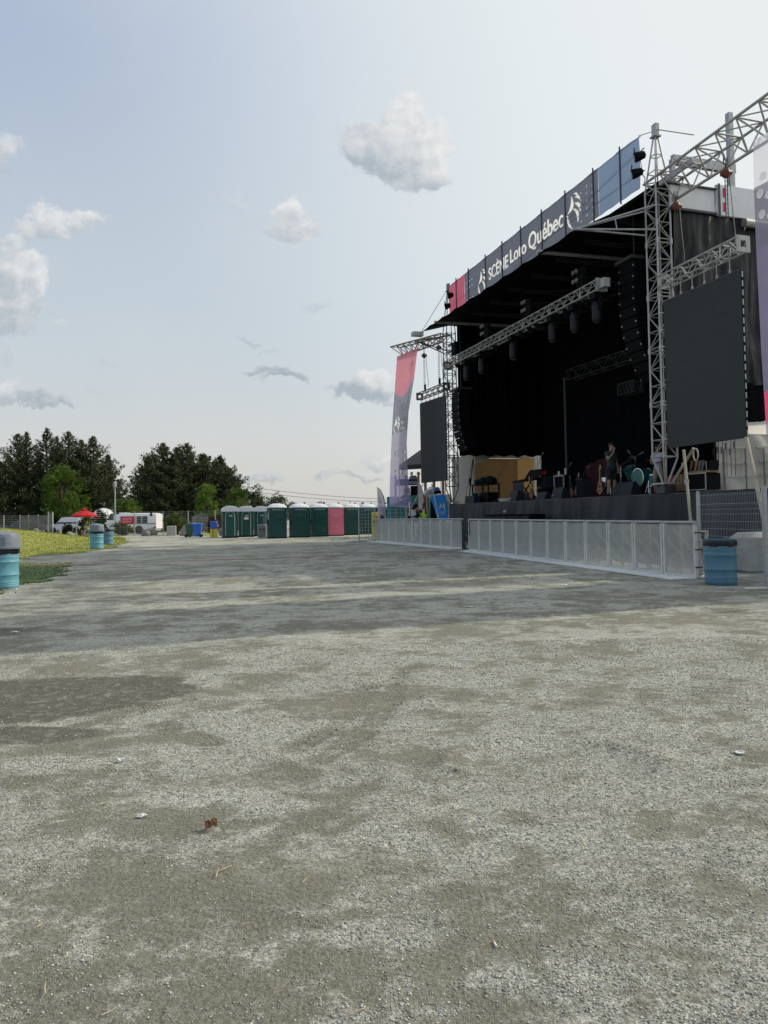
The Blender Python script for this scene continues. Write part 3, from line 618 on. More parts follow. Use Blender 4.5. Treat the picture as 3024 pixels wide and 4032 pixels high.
def punch(root, U, cloths, marks):
    """open the cloth where the white print lets the light through"""
    U = V3(U); T = []; base = V3(root.location); kids = [o for o in bpy.data.objects if o.parent == root and o.type == 'MESH']
    for o in kids:
        if o.name.split('.')[0] in marks:
            me = o.data; me.calc_loop_triangles(); v = np.empty(len(me.vertices)*3, np.float32); me.vertices.foreach_get('co', v); v = v.reshape(-1, 3)+base; uv = np.stack([v@U, v[:, 2]], -1)
            ix = np.empty(len(me.loop_triangles)*3, np.int32); me.loop_triangles.foreach_get('vertices', ix); T.append(uv[ix.reshape(-1, 3)])
    if not T: return
    T = np.concatenate(T)
    for o in kids:
        if o.name.split('.')[0] not in cloths: continue
        me = o.data; v = np.empty(len(me.vertices)*3, np.float32); me.vertices.foreach_get('co', v); v = v.reshape(-1, 3)+base; uv = np.stack([v@U, v[:, 2]], -1); ins = np.zeros(len(v), bool)
        lo, hi = uv.min(0), uv.max(0)
        for a, b, c in T:
            l_, h_ = np.minimum(np.minimum(a, b), c), np.maximum(np.maximum(a, b), c)
            if (h_ < lo).any() or (l_ > hi).any(): continue
            k = np.nonzero((uv[:, 0] >= l_[0]) & (uv[:, 0] <= h_[0]) & (uv[:, 1] >= l_[1]) & (uv[:, 1] <= h_[1]) & ~ins)[0]
            if not len(k): continue
            p = uv[k]; d1_ = (p[:, 0]-b[0])*(a[1]-b[1])-(a[0]-b[0])*(p[:, 1]-b[1]); d2_ = (p[:, 0]-c[0])*(b[1]-c[1])-(b[0]-c[0])*(p[:, 1]-c[1]); d3_ = (p[:, 0]-a[0])*(c[1]-a[1])-(c[0]-a[0])*(p[:, 1]-a[1])
            ok = ~(((d1_ < 0) | (d2_ < 0) | (d3_ < 0)) & ((d1_ > 0) | (d2_ > 0) | (d3_ > 0))); ins[k[ok]] = True
        pf_ = [tuple(p.vertices) for p in me.polygons]; keep = [f for f in pf_ if not all(ins[i] for i in f)]
        m2 = bpy.data.meshes.new(o.name); m2.from_pydata([tuple(x) for x in v-base], [], keep); m2.materials.append(me.materials[0]); m2.polygons.foreach_set('use_smooth', [True]*len(m2.polygons)); o.data = m2

# sign
t = thing('exit_sign', 'red sign with white words SORTIE SEULEMENT on the far fence', 'sign', gp_(501, 65.6)+(0,))
p = P(501, 2048, 65.6); MB().box(p, (1.05, .03, .68)).build('sign_board', M['redsign'], t)
text_into('SORTIE', (p[0], p[1]-.02, p[2]+.10), (1, 0, 0), (0, 0, 1), .84, .22, mt=M['letter'], parent=t, bold=.02, center=True)
text_into('SEULEMENT', (p[0], p[1]-.02, p[2]-.14), (1, 0, 0), (0, 0, 1), .84, .15, mt=M['letter'], parent=t, bold=.02, center=True)
# lamp post
x, Y = gp_(454, 70); t = thing('street_lamp', 'tall slim grey lamp post beside the far gravel road', 'street lamp', (x, Y, 0))
zt = P(452, 1925, 70)[2]; MB().tube((x, Y, 0), (x-.02, Y, zt), .075, 10, .06).build('pole', M['steel'], t); MB().lathe([(.24, 0), (.24, .06), (.14, .3), (.09, .32)], (x, Y, 0)).build('base', M['concrete'], t)
MB().lathe([(.07, 0), (.16, .22), (.17, .62), (.10, .70), (.02, .74)], (x-.02, Y, zt)).build('lamp_head', M['steel'], t)
# concrete block, rocks
x, Y = gp_(675, 64); c = MB(); c.bbox((x, Y, .42), (.8, .75, .84), .04, .25); tag(c.build('concrete_block', M['concrete']), 'pale square concrete block beside the far fence', 'concrete block')
def rock(px, Y, w_, h_, lb, seed):
    x = gp_(px, Y)[0]; mb = MB(); mb.sph((0, 0, 0), (w_/2, w_/2.6, h_/1.3), 12, 8); r = np.random.default_rng(seed); ph = r.random((5, 3))*4; v = V3(mb.v)
    dsp = sum(np.sin(v@(r.normal(0, 1, 3)*3.5/w_)+k)*.07*w_ for k in range(5)); v += v*(dsp/(np.linalg.norm(v, axis=1)+.01))[:, None]; v[:, 2] += h_*.3; mb.v = [tuple(q+V3((x, Y, 0))) for q in v]
    tag(mb.build('boulder', M['rock'], smooth=True), lb, 'rock', 'boulders by the far fence')
rock(590, 66, 1.35, .65, 'grey boulder in front of the rear wheels of the bus', 1); rock(735, 62, .9, .8, 'dark boulder left of the green wheelie bin', 2)
rock(232, 60, .6, .7, 'small rock at the foot of the grey gate panel', 3); rock(276, 60, .6, .45, 'brown rock right of the small dark shrub', 4); rock(572, 64.5, .8, .25, 'low flat rock beside the bus boulder', 6)
rock(135, 59.2, .8, .9, 'pale rock behind the grey privacy netting', 5); rock(880, 60, 1.1, .8, 'pale boulder just left of the first toilet', 7)
# curved lattice panel
x, Y = gp_(787, 65.5); t = thing('lattice_panel', 'curved dark panel with a pale diamond lattice behind the bins', 'panel', (x, Y, 0))
MB().grid(lambda a, b: (x-.75+1.5*a, Y+.25*math.sin(a*3.14), .15+(1.45+.35*math.sin(a*2.6))*b), 10, 4).build('backing', M['net'], t)
mb = MB()
for i in range(9):
    for j in range(9):
        a = (i+.5)/9; z = .5+.13*j; mb.box((x-.75+1.5*a+(.06 if j % 2 else 0), Y+.25*math.sin(a*3.14)-.05, z), (.09, .02, .07))
mb.build('lattice', M['concrete'], t)

# ---------------------------------------------------------------- bins and drums
def drum(loc, label, mt, dome=False, bag=True, h=.88, r=.292, group='blue steel drum bins'):
    x, y, z = loc; t = thing('drum_bin', label, 'bin', loc, 0, group)
    pr = [(r*.96, 0), (r, .012)]
    for k, zz in ((0, .06), (1, .10), (2, .14)): pr += [(r, zz-.012), (r+.006, zz), (r, zz+.012)]
    for zz in (h*.34, h*.66): pr += [(r, zz-.022), (r+.014, zz), (r, zz+.022)]
    for zz in (h-.20, h-.16, h-.12): pr += [(r, zz-.012), (r+.006, zz), (r, zz+.012)]
    pr += [(r, h-.02), (r+.01, h-.01), (r+.01, h), (r-.01, h), (r-.012, h-.02), (r-.014, .1)]
    mb = MB(); mb.lathe(pr, (0, 0, 0), 40); smoothobj(mb.build('drum_body', mt, t, local=True), 50)
    if bag:
        mb = MB(); n_ = 48
        def rg(z_, o, am): return [V3(((r+o+am*math.sin(i*2.618)*math.sin(i*.785+z_*40))*math.cos(2*math.pi*i/n_), (r+o+am*math.sin(i*2.618)*math.sin(i*.785+z_*40))*math.sin(2*math.pi*i/n_), z_+(.010*math.sin(i*.785)+.006*math.sin(i*1.963) if z_ < h-.08 else 0))) for i in range(n_)]
        mb.loft([rg(h-.13, .009, .003), rg(h-.10, .016, .005), rg(h-.06, .014, .006), rg(h-.022, .013, .002), rg(h-.020, .004, .001)], cap=False); mb.build('bin_bag', M['bag'], t, local=True, smooth=True)
    if dome:
        mb = MB(); q = r+.035
        mb.lathe([(q+.02, h-.02), (q+.025, h+.005), (q+.025, h+.03), (q, h+.045), (q-.015, h+.26), (q-.03, h+.30), (q-.12, h+.335), (q-.24, h+.365), (.02, h+.372)], (0, 0, 0), 40); smoothobj(mb.build('domed_lid', M['greylid'], t, local=True), 40)
        mb = MB()
        mb.bar((-q*.55, -q*.86-.012, h+.15), (q*.55, -q*.86-.012, h+.15), .012, .17); mb.build('lid_flap', M['greylid'], t, local=True)
    else:
        tor = MB(); tor.path([(.0+.045*math.cos(a), -r+.02, h+.012+.03*math.sin(a)) for a in [math.pi*i/8 for i in range(9)]], .006, 6); tor.build('rim_clip', M['alu'], t, local=True)
    return t
g = G(20, 2316); drum((g[0]-.02, g[1], 0), 'sky-blue drum bin with a grey domed lid at the left edge of the frame', M['bluedrum'], True)
drum((-9.65, 18.0, 0), 'drum bin with a grey domed lid, mostly cut off behind the left-edge one', M['bluedrum'], True)
g = G(381, 2165); drum((g[0], g[1], float(H(g[0], g[1]))), 'sky-blue drum bin with a grey domed lid on the edge of the lawn', M['bluedrum'], True, r=.31)
g = G(424, 2152); drum((g[0], g[1], float(H(g[0], g[1]))), 'darker open-topped blue drum bin right of the lidded one on the lawn', M['bluedrum2'], False, r=.31)
g = G(2841, 2306); drum((g[0]+.12, g[1]+.28, 0), 'open blue drum bin with black bag by the wire fence on the right', M['bluedrum2'], False)
def wheelie(x, y, label, mt, rz=0):
    t = thing('wheelie_bin', label, 'bin', (x, y, 0), rz, 'wheelie bins')
    mb = MB(); rg = lambda a, b, z: [V3((-a, -b, z)), V3((a, -b, z)), V3((a, b, z)), V3((-a, b, z))]
    mb.loft([rg(.24, .24, .06), rg(.30, .34, .95), rg(.32, .36, .96), rg(.32, .36, 1.0)]); mb.build('bin_body', mt, t, local=True)
    mb = MB(); mb.loft([rg(.335, .375, 1.004), rg(.335, .375, 1.03), rg(.25, .28, 1.09)]); mb.tube((-.25, .40, 1.0), (.25, .40, 1.0), .02); mb.build('bin_lid', mt, t, local=True)
    for s_ in (-1, 1): mb = MB(); mb.tube((s_*.27, .27, .12), (s_*.33, .27, .12), .12, 16); mb.build('wheel', M['tyre'], t, local=True)
x, y = gp_(777, 56.5); wheelie(x, y, 'blue wheelie bin left of the toilets', M['blue'], -1.45); x, y = gp_(752, 57.0); wheelie(x, y, 'dark green wheelie bin half behind the blue one', M['green'], 1.35)
x, y = gp_(842, 55); t = thing('recycling_bin', 'blue and yellow recycling stand left of the first toilet', 'bin', (x, y, 0))
MB().bbox((x, y, .95), (.50, .4, .55), .04).build('blue_top', M['blue'], t); MB().bbox((x-.15, y, .33), (.2, .38, .66), .03).build('yellow_bin', M['yellow'], t); MB().bbox((x+.15, y, .33), (.2, .38, .66), .03).build('yellow_bin', M['yellow'], t); MB().box((x, y-.02, .6), (.05, .03, 1.2)).build('post', M['white'], t)

# ---------------------------------------------------------------- toilets
def toilet_tall():
    t = thing('portable_toilet', '', 'portable toilet', (0, 0, 0), 0, 'tall portable toilets in a row')
    h = 2.02; mt = M['potgreen']; mb = MB()
    mb.box((0, 0, h/2+.08), (1.12, 1.16, h)); 
    for sx in (-1, 1):
        for sy in (-1, 1): mb.box((sx*.565, sy*.585, h/2+.08), (.06, .06, h-.01))
    mb.build('cabin', mt, t, local=True)
    def face(fn):   # embossed frames on one side; fn(a,z,o) -> point
        m2 = MB()
        def strip(pts, w_=.035, clo=True):
            for i in range(len(pts) if clo else len(pts)-1):
                a, b = pts[i], pts[(i+1) % len(pts)]; m2.bar(fn(a[0], a[1], .015), fn(b[0], b[1], .015), w_, .035)
        strip([(-.46, .16), (.46, .16), (.46, 2.0), (-.46, 2.0)], .03)
        strip([(-.36, 1.42), (-.30, 1.72), (.30, 1.72), (.36, 1.42), (.28, 1.34), (-.28, 1.34)])
        strip([(-.38, .92), (-.30, .78), (.30, .78), (.38, .92), (.38, 1.08), (.30, 1.22), (-.30, 1.22), (-.38, 1.08)], .045)
        strip([(-.17, .90), (.17, .90), (.17, 1.10), (-.17, 1.10)], .05)
        strip([(-.38, .62), (-.26, .50), (.26, .50), (.38, .62)], .045, False); strip([(-.34, .30), (.34, .30)], .03, False)
        return m2
    face(lambda a, z, o: V3((a, -.58-o, z+.08))).build('front_panel', mt, t, local=True)
    face(lambda a, z, o: V3((-.56-o, a*1.02, z+.08))).build('side_panel', mt, t, local=True)
    mb = MB()
    for k in range(7): mb.box((-.36+.12*k, -.602, 1.98), (.06, .012, .08))
    mb.build('vent_slots', M['trim'], t, local=True)
    mb = MB(); mb.box((0, 0, .045), (1.24, 1.26, .07)); mb.build('skid', M['black'], t, local=True)
    mb = MB(); rg = lambda a, z, e=.12: [V3((x_, y_, z)) for x_, y_ in ((-a+e, -a), (a-e, -a), (a, -a+e), (a, a-e), (a-e, a), (-a+e, a), (-a, a-e), (-a, -a+e))]
    mb.loft([rg(.63, 2.105), rg(.63, 2.16), rg(.60, 2.18), rg(.56, 2.24), rg(.40, 2.36), rg(.22, 2.40, .08), rg(.05, 2.41, .02)])
    smoothobj(mb.build('roof', M['potroof'], t, local=True), 45)
    mb = MB(); 
    for a in range(4):
        c, s_ = math.cos(a*math.pi/2), math.sin(a*math.pi/2); mb.bar((c*.56, s_*.56, 2.25), (c*.30, s_*.30, 2.395), .12, .02)
    mb.build('roof_rib', M['potroof'], t, local=True)
    mb = MB(); mb.tube((.5, .48, 2.1), (.5, .48, 2.5), .05, 10); mb.build('vent_pipe', M['black'], t, local=True)
    return t
def toilet_round():
    t = thing('portable_toilet', '', 'portable toilet', (0, 0, 0), 0, 'rounded-roof portable toilets'); mt = M['potgreen']
    mb = MB(); mb.box((0, 0, 1.04), (1.08, 1.12, 1.92)); mb.build('cabin', mt, t, local=True)
    mb = MB(); n_ = 12
    arch = [(-.30, .12)]+[(-.30, 1.62)]+[(-.30*math.cos(math.pi*i/n_), 1.66+.26*math.sin(math.pi*i/n_)) for i in range(1, n_)]+[(.30, 1.62), (.30, .12)]
    mb.prism([V3((a, -.562, z)) for a, z in arch], (0, -.03, 0)); 
    for z in (.55, .62, 1.12, 1.2): mb.path([(-.26, -.598, z), (-.15, -.598, z-.05), (.15, -.598, z-.05), (.26, -.598, z)], .014, 5)
    mb.build('door', mt, t, local=True)
    mb = MB(); mb.path([(a*1.09, -.60, z+.02) for a, z in arch], .022, 6); mb.build('door_trim', M['trim'], t, local=True)
    mb = MB(); mb.box((.05, -.60, 1.62), (.26, .012, .09)); mb.build('sign_plate', M['trim'], t, local=True)
    mb = MB(); mb.box((0, 0, .05), (1.18, 1.2, .08)); mb.build('skid', M['black'], t, local=True)
    mb = MB()
    rings = []
    for i in range(13):
        a = math.pi*i/12; rings.append((-.62*math.cos(a), 1.98+.34*math.sin(a)**.8))
    pts = [V3((a, -.63, z)) for a, z in rings]; mb.prism([V3((p[0], p[1], p[2])) for p in pts]+[V3((.62, -.63, 1.93)), V3((-.62, -.63, 1.93))], (0, 1.26, 0))
    for yk in (-.3, .05, .4): mb.path([(a*1.0, yk, z+.012) for a, z in rings], .025, 5)
    mb.build('roof', M['potroof'], t, local=True)
    return t
proto = toilet_tall(); prow = ['frontmost tall green portable toilet, white notice on its left side', 'second tall green toilet from the left in the flat-fronted row', 'third tall green toilet, directly left of the pink one', 'pink portable toilet with a white roof in the green row', 'tall green toilet directly right of the pink one', 'tall green toilet partly behind the left end of the steel fence', 'last tall green toilet of the row, behind the wire fence']
for k in range(7):
    f = k/6; pxs = [1098, 1185, 1262, 1323, 1388, 1453, 1512][k]; y = [50.2, 51.4, 52.8, 54.3, 55.9, 57.5, 59.2][k]; x = P(pxs-8, 2060, y)[0]
    o = proto if k == 0 else dup(proto, (x, y, 0), R_(17), prow[k]); o.location = (x, y, 0); o.rotation_euler = (0, 0, R_(17)); o['label'] = prow[k]
    if k == 3:
        for ch in [q for q in bpy.data.objects if q.parent == o and q.type == 'MESH' and q.name.split('.')[0] in ('cabin', 'front_panel', 'side_panel')]:
            ch.data = ch.data.copy(); ch.data.materials[0] = M['potpink']
def notice(par, x, y, z, wd, ht, axis):
    mb = MB(); mb.box((x, y, z), (wd, .01, ht) if axis == 'y' else (.01, wd, ht)); mb.build('notice', M['paper'], par, local=True)
notice(proto, -.62, -.2, 1.55, .22, .5, 'x')
proto2 = toilet_round(); rrow = ['leftmost rounded-roof green toilet with a narrow arched door', 'second rounded-roof green toilet, white notice on its door', 'third rounded-roof green toilet behind the grey hand-wash stand']
for k in range(3):
    pxs = [905, 968, 1028][k]; y = [53.5, 55.5, 57.5][k]; x = P(pxs, 2060, y)[0]
    o = proto2 if k == 0 else dup(proto2, (x, y, 0), R_(14), rrow[k]); o.location = (x, y, 0); o.rotation_euler = (0, 0, R_(14)); o['label'] = rrow[k]
    if k == 1: notice(o, 0, -.61, 1.42, .34, .2, 'y')
notice(proto2, -.55, -.1, 1.45, .2, .5, 'x')
# hand-wash stand
x, y = gp_(1033, 52); t = thing('hand_wash_stand', 'grey plastic hand-wash stand between the two toilet groups', 'hand-wash stand', (x, y, 0))
MB().bbox((x, y, .5), (.62, .5, .96), .08).build('tank', M['greyplastic'], t); mb = MB(); mb.path([(x+.1, y, .9), (x+.1, y, 1.35), (x+.17, y, 1.5), (x+.3, y, 1.52)], .06, 8); mb.box((x+.22, y, 1.30), (.3, .26, .30)); mb.build('towel_box', M['greyplastic'], t)
MB().box((x, y-.26, .62), (.5, .03, .04)).build('handle', M['black'], t)
for c_ in ((864, 0), (940, 1)): pass

# ---------------------------------------------------------------- vehicles
def wheel(t, c, r, wd, ax):
    X = V3(ax); up = V3((0, 0, 1)); Y_ = np.cross(X, up)
    mb = MB(); mb.lathe([(r*.62, 0), (r*.97, 0), (r, .03), (r, wd-.03), (r*.97, wd), (r*.62, wd)], V3(c)-X*wd/2, 20, Y_, up, X); w_ = mb.build('wheel', M['tyre'], t)
    mb = MB(); mb.lathe([(r*.6, 0), (r*.55, wd*.5), (.05, wd*.6)], V3(c)-X*(wd/2+.01), 12, Y_, up, X); mb.build('rim', M['alu'], w_)
def car(px0, px1, Y, label, mt, flip=1, hgt=1.7):
    x0, x1 = P(px0, 2060, Y)[0], P(px1, 2060, Y)[0]; Ln = 4.7; cx = (x0+x1)/2; t = thing('parked_car', label, 'car', (cx, Y, 0))
    prof = [(-2.3, .35), (-2.32, .75), (-2.2, .98), (-1.1, 1.1), (-.45, hgt-.04), (.2, hgt), (1.6, hgt-.04), (2.15, 1.1), (2.3, .85), (2.3, .35)]
    mb = MB(); rings = []
    for yo, sc in ((-.92, .96), (-.80, 1), (.80, 1), (.92, .96)):
        rings.append([V3((cx+flip*a*sc, Y+yo, .35+(z-.35)*(sc if z > 1.05 else 1))) for a, z in prof])
    mb.loft(rings); mb.build('body', mt, t)
    for a0, a1, b0, b1 in ((-.95, .0, -.5, .0), (.06, 1.0, .06, .95), (1.06, 1.9, 1.02, 1.55)):
        mb = MB(); mb.prism([V3((cx+flip*a0, Y-.905, 1.1)), V3((cx+flip*a1, Y-.905, 1.1)), V3((cx+flip*b1, Y-.86, hgt-.14)), V3((cx+flip*b0, Y-.86, hgt-.14))], (0, -.03, 0)); mb.build('window', M['glass'], t)
    for wx in (-1.4, 1.4): wheel(t, (cx+flip*wx, Y-.82, .37), .37, .22, (0, -1, 0))
    MB().box((cx-flip*1.05, Y-1.0, 1.15), (.18, .14, .12)).build('wing_mirror', M['black'], t)
    MB().bbox((cx-flip*2.2, Y-.6, .8), (.2, .3, .16), .03).build('headlight', M['lamplens'], t)
    mb = MB()
    for yk in (-.6, .6): mb.bar((cx-flip*.3, Y+yk, hgt+.05), (cx+flip*1.5, Y+yk, hgt+.05), .05, .05)
    mb.build('roof_rail', M['alu'], t)
    return t
car(197, 337, 88, 'white SUV parked behind the far left fence', M['vanwhite'], 1, 1.85)
car(15, 165, 84, 'dark car behind the grey privacy netting', M['darkcar'], 1, 1.5)
# bus
Yb = 75; xr = P(628, 2060, Yb)[0]; xl = P(440, 2060, Yb)[0]; t = thing('shuttle_bus', 'white shuttle bus parked behind the exit sign', 'bus', ((xl+xr)/2, Yb, 0))
zt = P(560, 2021, Yb)[2]; mb = MB(); wd = 1.15
def rg(x_, z0, z1, e): return [V3((x_, Yb-wd+e, z0)), V3((x_, Yb-wd, z0+.2)), V3((x_, Yb-wd, z1-.3)), V3((x_, Yb-wd+.12, z1-.06)), V3((x_, Yb-wd+.4, z1)), V3((x_, Yb+wd-.4, z1)), V3((x_, Yb+wd-.12, z1-.06)), V3((x_, Yb+wd, z1-.3)), V3((x_, Yb+wd, z0+.2)), V3((x_, Yb+wd-e, z0))]
mb.loft([rg(xl+.2, .5, zt-.45, .1), rg(xl+.6, .42, zt-.1, .05), rg(xl+1.2, .40, zt, .05), rg(xr-.2, .40, zt, .05), rg(xr, .5, zt-.1, .1)]); smoothobj(mb.build('body', M['vanwhite'], t), 35)
mb = MB(); mb.loft([rg(xl-1.05, .45, 1.0, .1), rg(xl-.9, .42, 1.25, .1), rg(xl+.22, .42, 1.45, .05)]); mb.build('bonnet', M['vanwhite'], t)
mb = MB(); mb.prism([V3((xl-.05, Yb-wd-.01, 1.45)), V3((xl+.62, Yb-wd-.01, 1.45)), V3((xl+.62, Yb-wd-.01, 2.1)), V3((xl+.3, Yb-wd-.01, 2.1))], (0, -.02, 0)); mb.build('cab_window', M['glass'], t)
L_ = xr-xl
zw = P(560, 2046, Yb)[2]
for a, b in ((.27, .36), (.38, .47), (.49, .58), (.60, .70), (.715, .825)):
    MB().box((xl+L_*(a+b)/2, Yb-wd-.012, zw), (L_*(b-a), .03, .70)).build('window', M['glass'], t)
MB().box((xl+L_*.62, Yb-wd-.012, 1.02), (L_*.76, .02, .06)).build('side_stripe', M['darkcar'], t)
MB().box((xl+L_*.90, Yb-wd-.012, 2.05), (.22, .02, .55)).build('crest', M['black'], t); MB().box((xr-.12, Yb-wd-.012, .62), (.3, .03, .16)).build('tail_light', M['redsign'], t)
for wx in (xl-.3, xr-1.75): wheel(t, (wx, Yb-wd+.08, .42), .42, .25, (0, -1, 0))
MB().box((xl-.15, Yb-wd-.25, 1.85), (.28, .12, .5)).build('wing_mirror', M['vanwhite'], t)
MB().box((xl+L_*.28, Yb, zt+.05), (.9, .9, .12)).build('roof_hatch', M['vanwhite'], t)
# white dome tent
x, y = gp_(408, 80); t = thing('dome_tent', 'white domed tent partly hidden behind a small tree', 'tent', (x, y, 0)); zt = P(408, 2000, 80)[2]
mb = MB(); mb.lathe([(1.45, 0), (1.45, zt*.45), (1.25, zt*.72), (.8, zt*.92), (.05, zt)], (x, y, 0), 24); mb.build('canopy', M['white'], t, smooth=True)
mb = MB()
for i in range(8): a = i*math.pi/4; mb.path([(x+1.47*math.cos(a), y+1.47*math.sin(a), 0), (x+1.47*math.cos(a), y+1.47*math.sin(a), zt*.45), (x+1.27*math.cos(a), y+1.27*math.sin(a), zt*.72), (x+.8*math.cos(a), y+.8*math.sin(a), zt*.93)], .03, 5)
mb.build('seam', M['concrete'], t)
# red parasol
Yp = 59.; x, _ = gp_(332, Yp); zt = P(334, 2004, Yp)[2]; zr = P(334, 2029, Yp)[2]; t = thing('parasol', 'red parasol above the steward on the far left', 'parasol', (x, Yp, 0))
rad = 49*Yp/F; mb = MB(); n_ = 8; top = V3((x, Yp, zt-.05))
rim = [V3((x+rad*math.cos(2*math.pi*(i+.3)/n_), Yp+rad*math.sin(2*math.pi*(i+.3)/n_), zr-.03)) for i in range(n_)]
for i in range(n_):
    a, b = rim[i], rim[(i+1) % n_]; mid = (a+b)/2+V3((0, 0, .06)); m1, m2_ = top*.5+a*.5+V3((0, 0, .05)), top*.5+b*.5+V3((0, 0, .05)); mb.add([top, m1, m2_], [(0, 1, 2)]); mb.add([m1, a, mid, b, m2_], [(0, 1, 2, 3, 4)])
    mb.add([a, mid, mid-V3((0, 0, .12)), a-V3((0, 0, .12))], [(0, 1, 2, 3)]); mb.add([mid, b, b-V3((0, 0, .12)), mid-V3((0, 0, .12))], [(0, 1, 2, 3)])
mb.build('canopy', M['red'], t); MB().lathe([(.25, 0), (.12, .1), (.02, .13)], (x, Yp, zt-.06), 8).build('vent_cap', M['red'], t); MB().tube((x, Yp, -.1), (x, Yp, zt), .025).build('pole', M['darksteel'], t)

# power lines and far poles
mb = MB()
def wire(a, b, sag, r, k=16): return [V3(a)*(1-i/k)+V3(b)*(i/k)-V3((0, 0, sag*4*(i/k)*(1-i/k))) for i in range(k+1)]
for j, (ya, yb) in enumerate(((1915, 1962), (1932, 1972))):
    a, b = P(960, ya, 150), P(1800, yb, 190); mb = MB(); mb.path(wire(a, b, 1.2, 1), .045, 4); tag(mb.build('power_line', M['darksteel']), ['upper', 'lower'][j]+' thin power line crossing the sky above the toilets', 'cable')
# ================================================================ STAGE
zdeck = 2.0
t = thing('stage_deck', 'black stage platform with a pleated black skirt along its front', 'stage', S(9, 3, 0)); stage_deck = t
mb = MB(); mb.prism([S(-.15, .06, zdeck-.12), S(24, .06, zdeck-.12), S(24, 7, zdeck-.12), S(-.15, 7, zdeck-.12)], (0, 0, .12)); mb.build('deck', M['black'], t)
def skirt_fn(a, b):
    s = -.2+24.2*a; z = 1.99*(1-b); r = random.Random(int(s*3)); w_ = math.sin(s*5.1+1.5*math.sin(s*.7)+b*.8)*.09+math.sin(s*13+b*2.5+2*math.sin(s))*.035+math.sin(s*2.3+b*2.5)*.09
    sw = .35*math.exp(-((s-13.8-b*1.6)/.7)**2)*b + .25*math.exp(-((s-15.6+b*1.2)/.5)**2)*b
    return S(s, -.03-(w_+.05)*(.15+b*.9)-sw*.5, z+(.02*math.sin(s*2.2) if b == 0 else 0))
mb = MB(); mb.grid(skirt_fn, 560, 12); mb.build('skirt', M['skirt'], t, smooth=True)
mb = MB(); mb.bar(S(-.15, -.012, zdeck-.02), S(24, -.012, zdeck-.02), .03, .05); mb.build('front_edge', M['darksteel'], t)
# ---- truss towers
def lattice(p, q, X, Y_, wx, wy, bays, rl, mbl, frames=(), tri=False):
    p, q = V3(p), V3(q); cs = [X*i*wx/2+Y_*j*wy/2 for i, j in ((-1, -1), (1, -1), (1, 1), (-1, 1))]
    for k in range(bays+1):
        c = p+(q-p)*k/bays
        for i in range(4):
            mbl.tube(c+cs[i], c+cs[(i+1) % 4], rl, 6, cap=False)
            if k < bays:
                c2 = p+(q-p)*(k+1)/bays; a, b = (i, (i+1) % 4) if (k+i) % 2 == 0 else ((i+1) % 4, i); mbl.tube(c+cs[a], c2+cs[b], rl, 6, cap=False)
    return cs
def tower(s0, d0, zb, zt, ztip, label, tube_mat, tw=.52, foot=True):
    t = thing('truss_tower', label, 'truss tower', S(s0, d0, zb), 0, 'stage corner towers')
    zf = zb+.85; mbl = MB(); nseg = 5; hs = (zt-zf)/nseg
    cs = None
    for k in range(nseg):
        a, b = zf+hs*k+.06, zf+hs*(k+1)-.06; cs = lattice(S(s0, d0, a), S(s0, d0, b), us, ns, tw, tw, 3 if k else 3, .018, mbl)
    mbl.build('lacing', tube_mat, t)
    for c in cs: MB().tube(S(s0, d0, zf)+c, S(s0, d0, zt)+c, .031, 8).build('chord', tube_mat, t)
    mb = MB()
    for k in range(1, nseg):
        for c in cs: mb.lathe([(.045, -.1), (.052, -.07), (.052, .07), (.045, .1)], S(s0, d0, zf+hs*k)+c, 8)
    mb.build('coupler', tube_mat, t)
    mb = MB()
    for c in cs: mb.tube(S(s0, d0, zf)+c, S(s0, d0, zb+.1)+c*.22, .034, 8)
    mb.build('foot_strut', tube_mat, t)
    MB().box(S(s0, d0, zb+.06), (.62, .62, .05), TH).build('base_plate', tube_mat, t); MB().box(S(s0, d0, (zdeck+zb)/2), (.42, .42, max(.04, zb-zdeck-.02)), TH).build('plinth', M['darksteel'], t)
    mb = MB()
    for c in cs: mb.tube(S(s0, d0, zt)+c, S(s0, d0, ztip-.15)+c*.12, .026, 7)
    for f in (.28, .55):
        z = zt+(ztip-zt)*f; k = 1-.88*f
        for i in range(4): mb.tube(S(s0, d0, z)+cs[i]*k, S(s0, d0, z)+cs[(i+1) % 4]*k, .016, 6)
    mb.build('spire', tube_mat, t); mb = MB(); mb.box(S(s0, d0, ztip-.05), (.14, .2, .36), TH); mb.box(S(s0, d0, ztip-.28), (.26, .26, .04), TH); mb.build('spire_cap', tube_mat, t)
    mb = MB()   # outrigger to the canopy edge
    sg = -1 if s0 > 8 else 1; tip = S(s0+sg*1.0, d0-2.4, 10.62)
    for a in (S(s0-.26, d0-.26, 11.15), S(s0+.26, d0-.26, 11.15), S(s0-.26, d0-.26, 10.35), S(s0+.26, d0-.26, 10.35)): mb.tube(a, tip, .032, 7)
    m1 = S(s0+sg*.5, d0-1.25, 10.88); mb.tube(m1, S(s0+sg*.4, d0-1.25, 10.48), .022, 6); mb.tube(S(s0-.26, d0-.26, 10.35), S(s0-.26, d0-.26, 11.15), .03, 7); mb.tube(S(s0+.26, d0-.26, 10.35), S(s0+.26, d0-.26, 11.15), .03, 7)
    mb.build('outrigger', tube_mat, t); return t
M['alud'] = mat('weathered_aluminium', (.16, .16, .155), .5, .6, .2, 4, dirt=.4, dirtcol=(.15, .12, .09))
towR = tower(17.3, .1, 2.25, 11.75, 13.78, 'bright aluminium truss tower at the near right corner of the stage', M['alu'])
towL = tower(.0, .1, 2.06, 11.4, 14.0, 'far truss tower at the left corner of the stage, beside the pink flag', M['alud'])
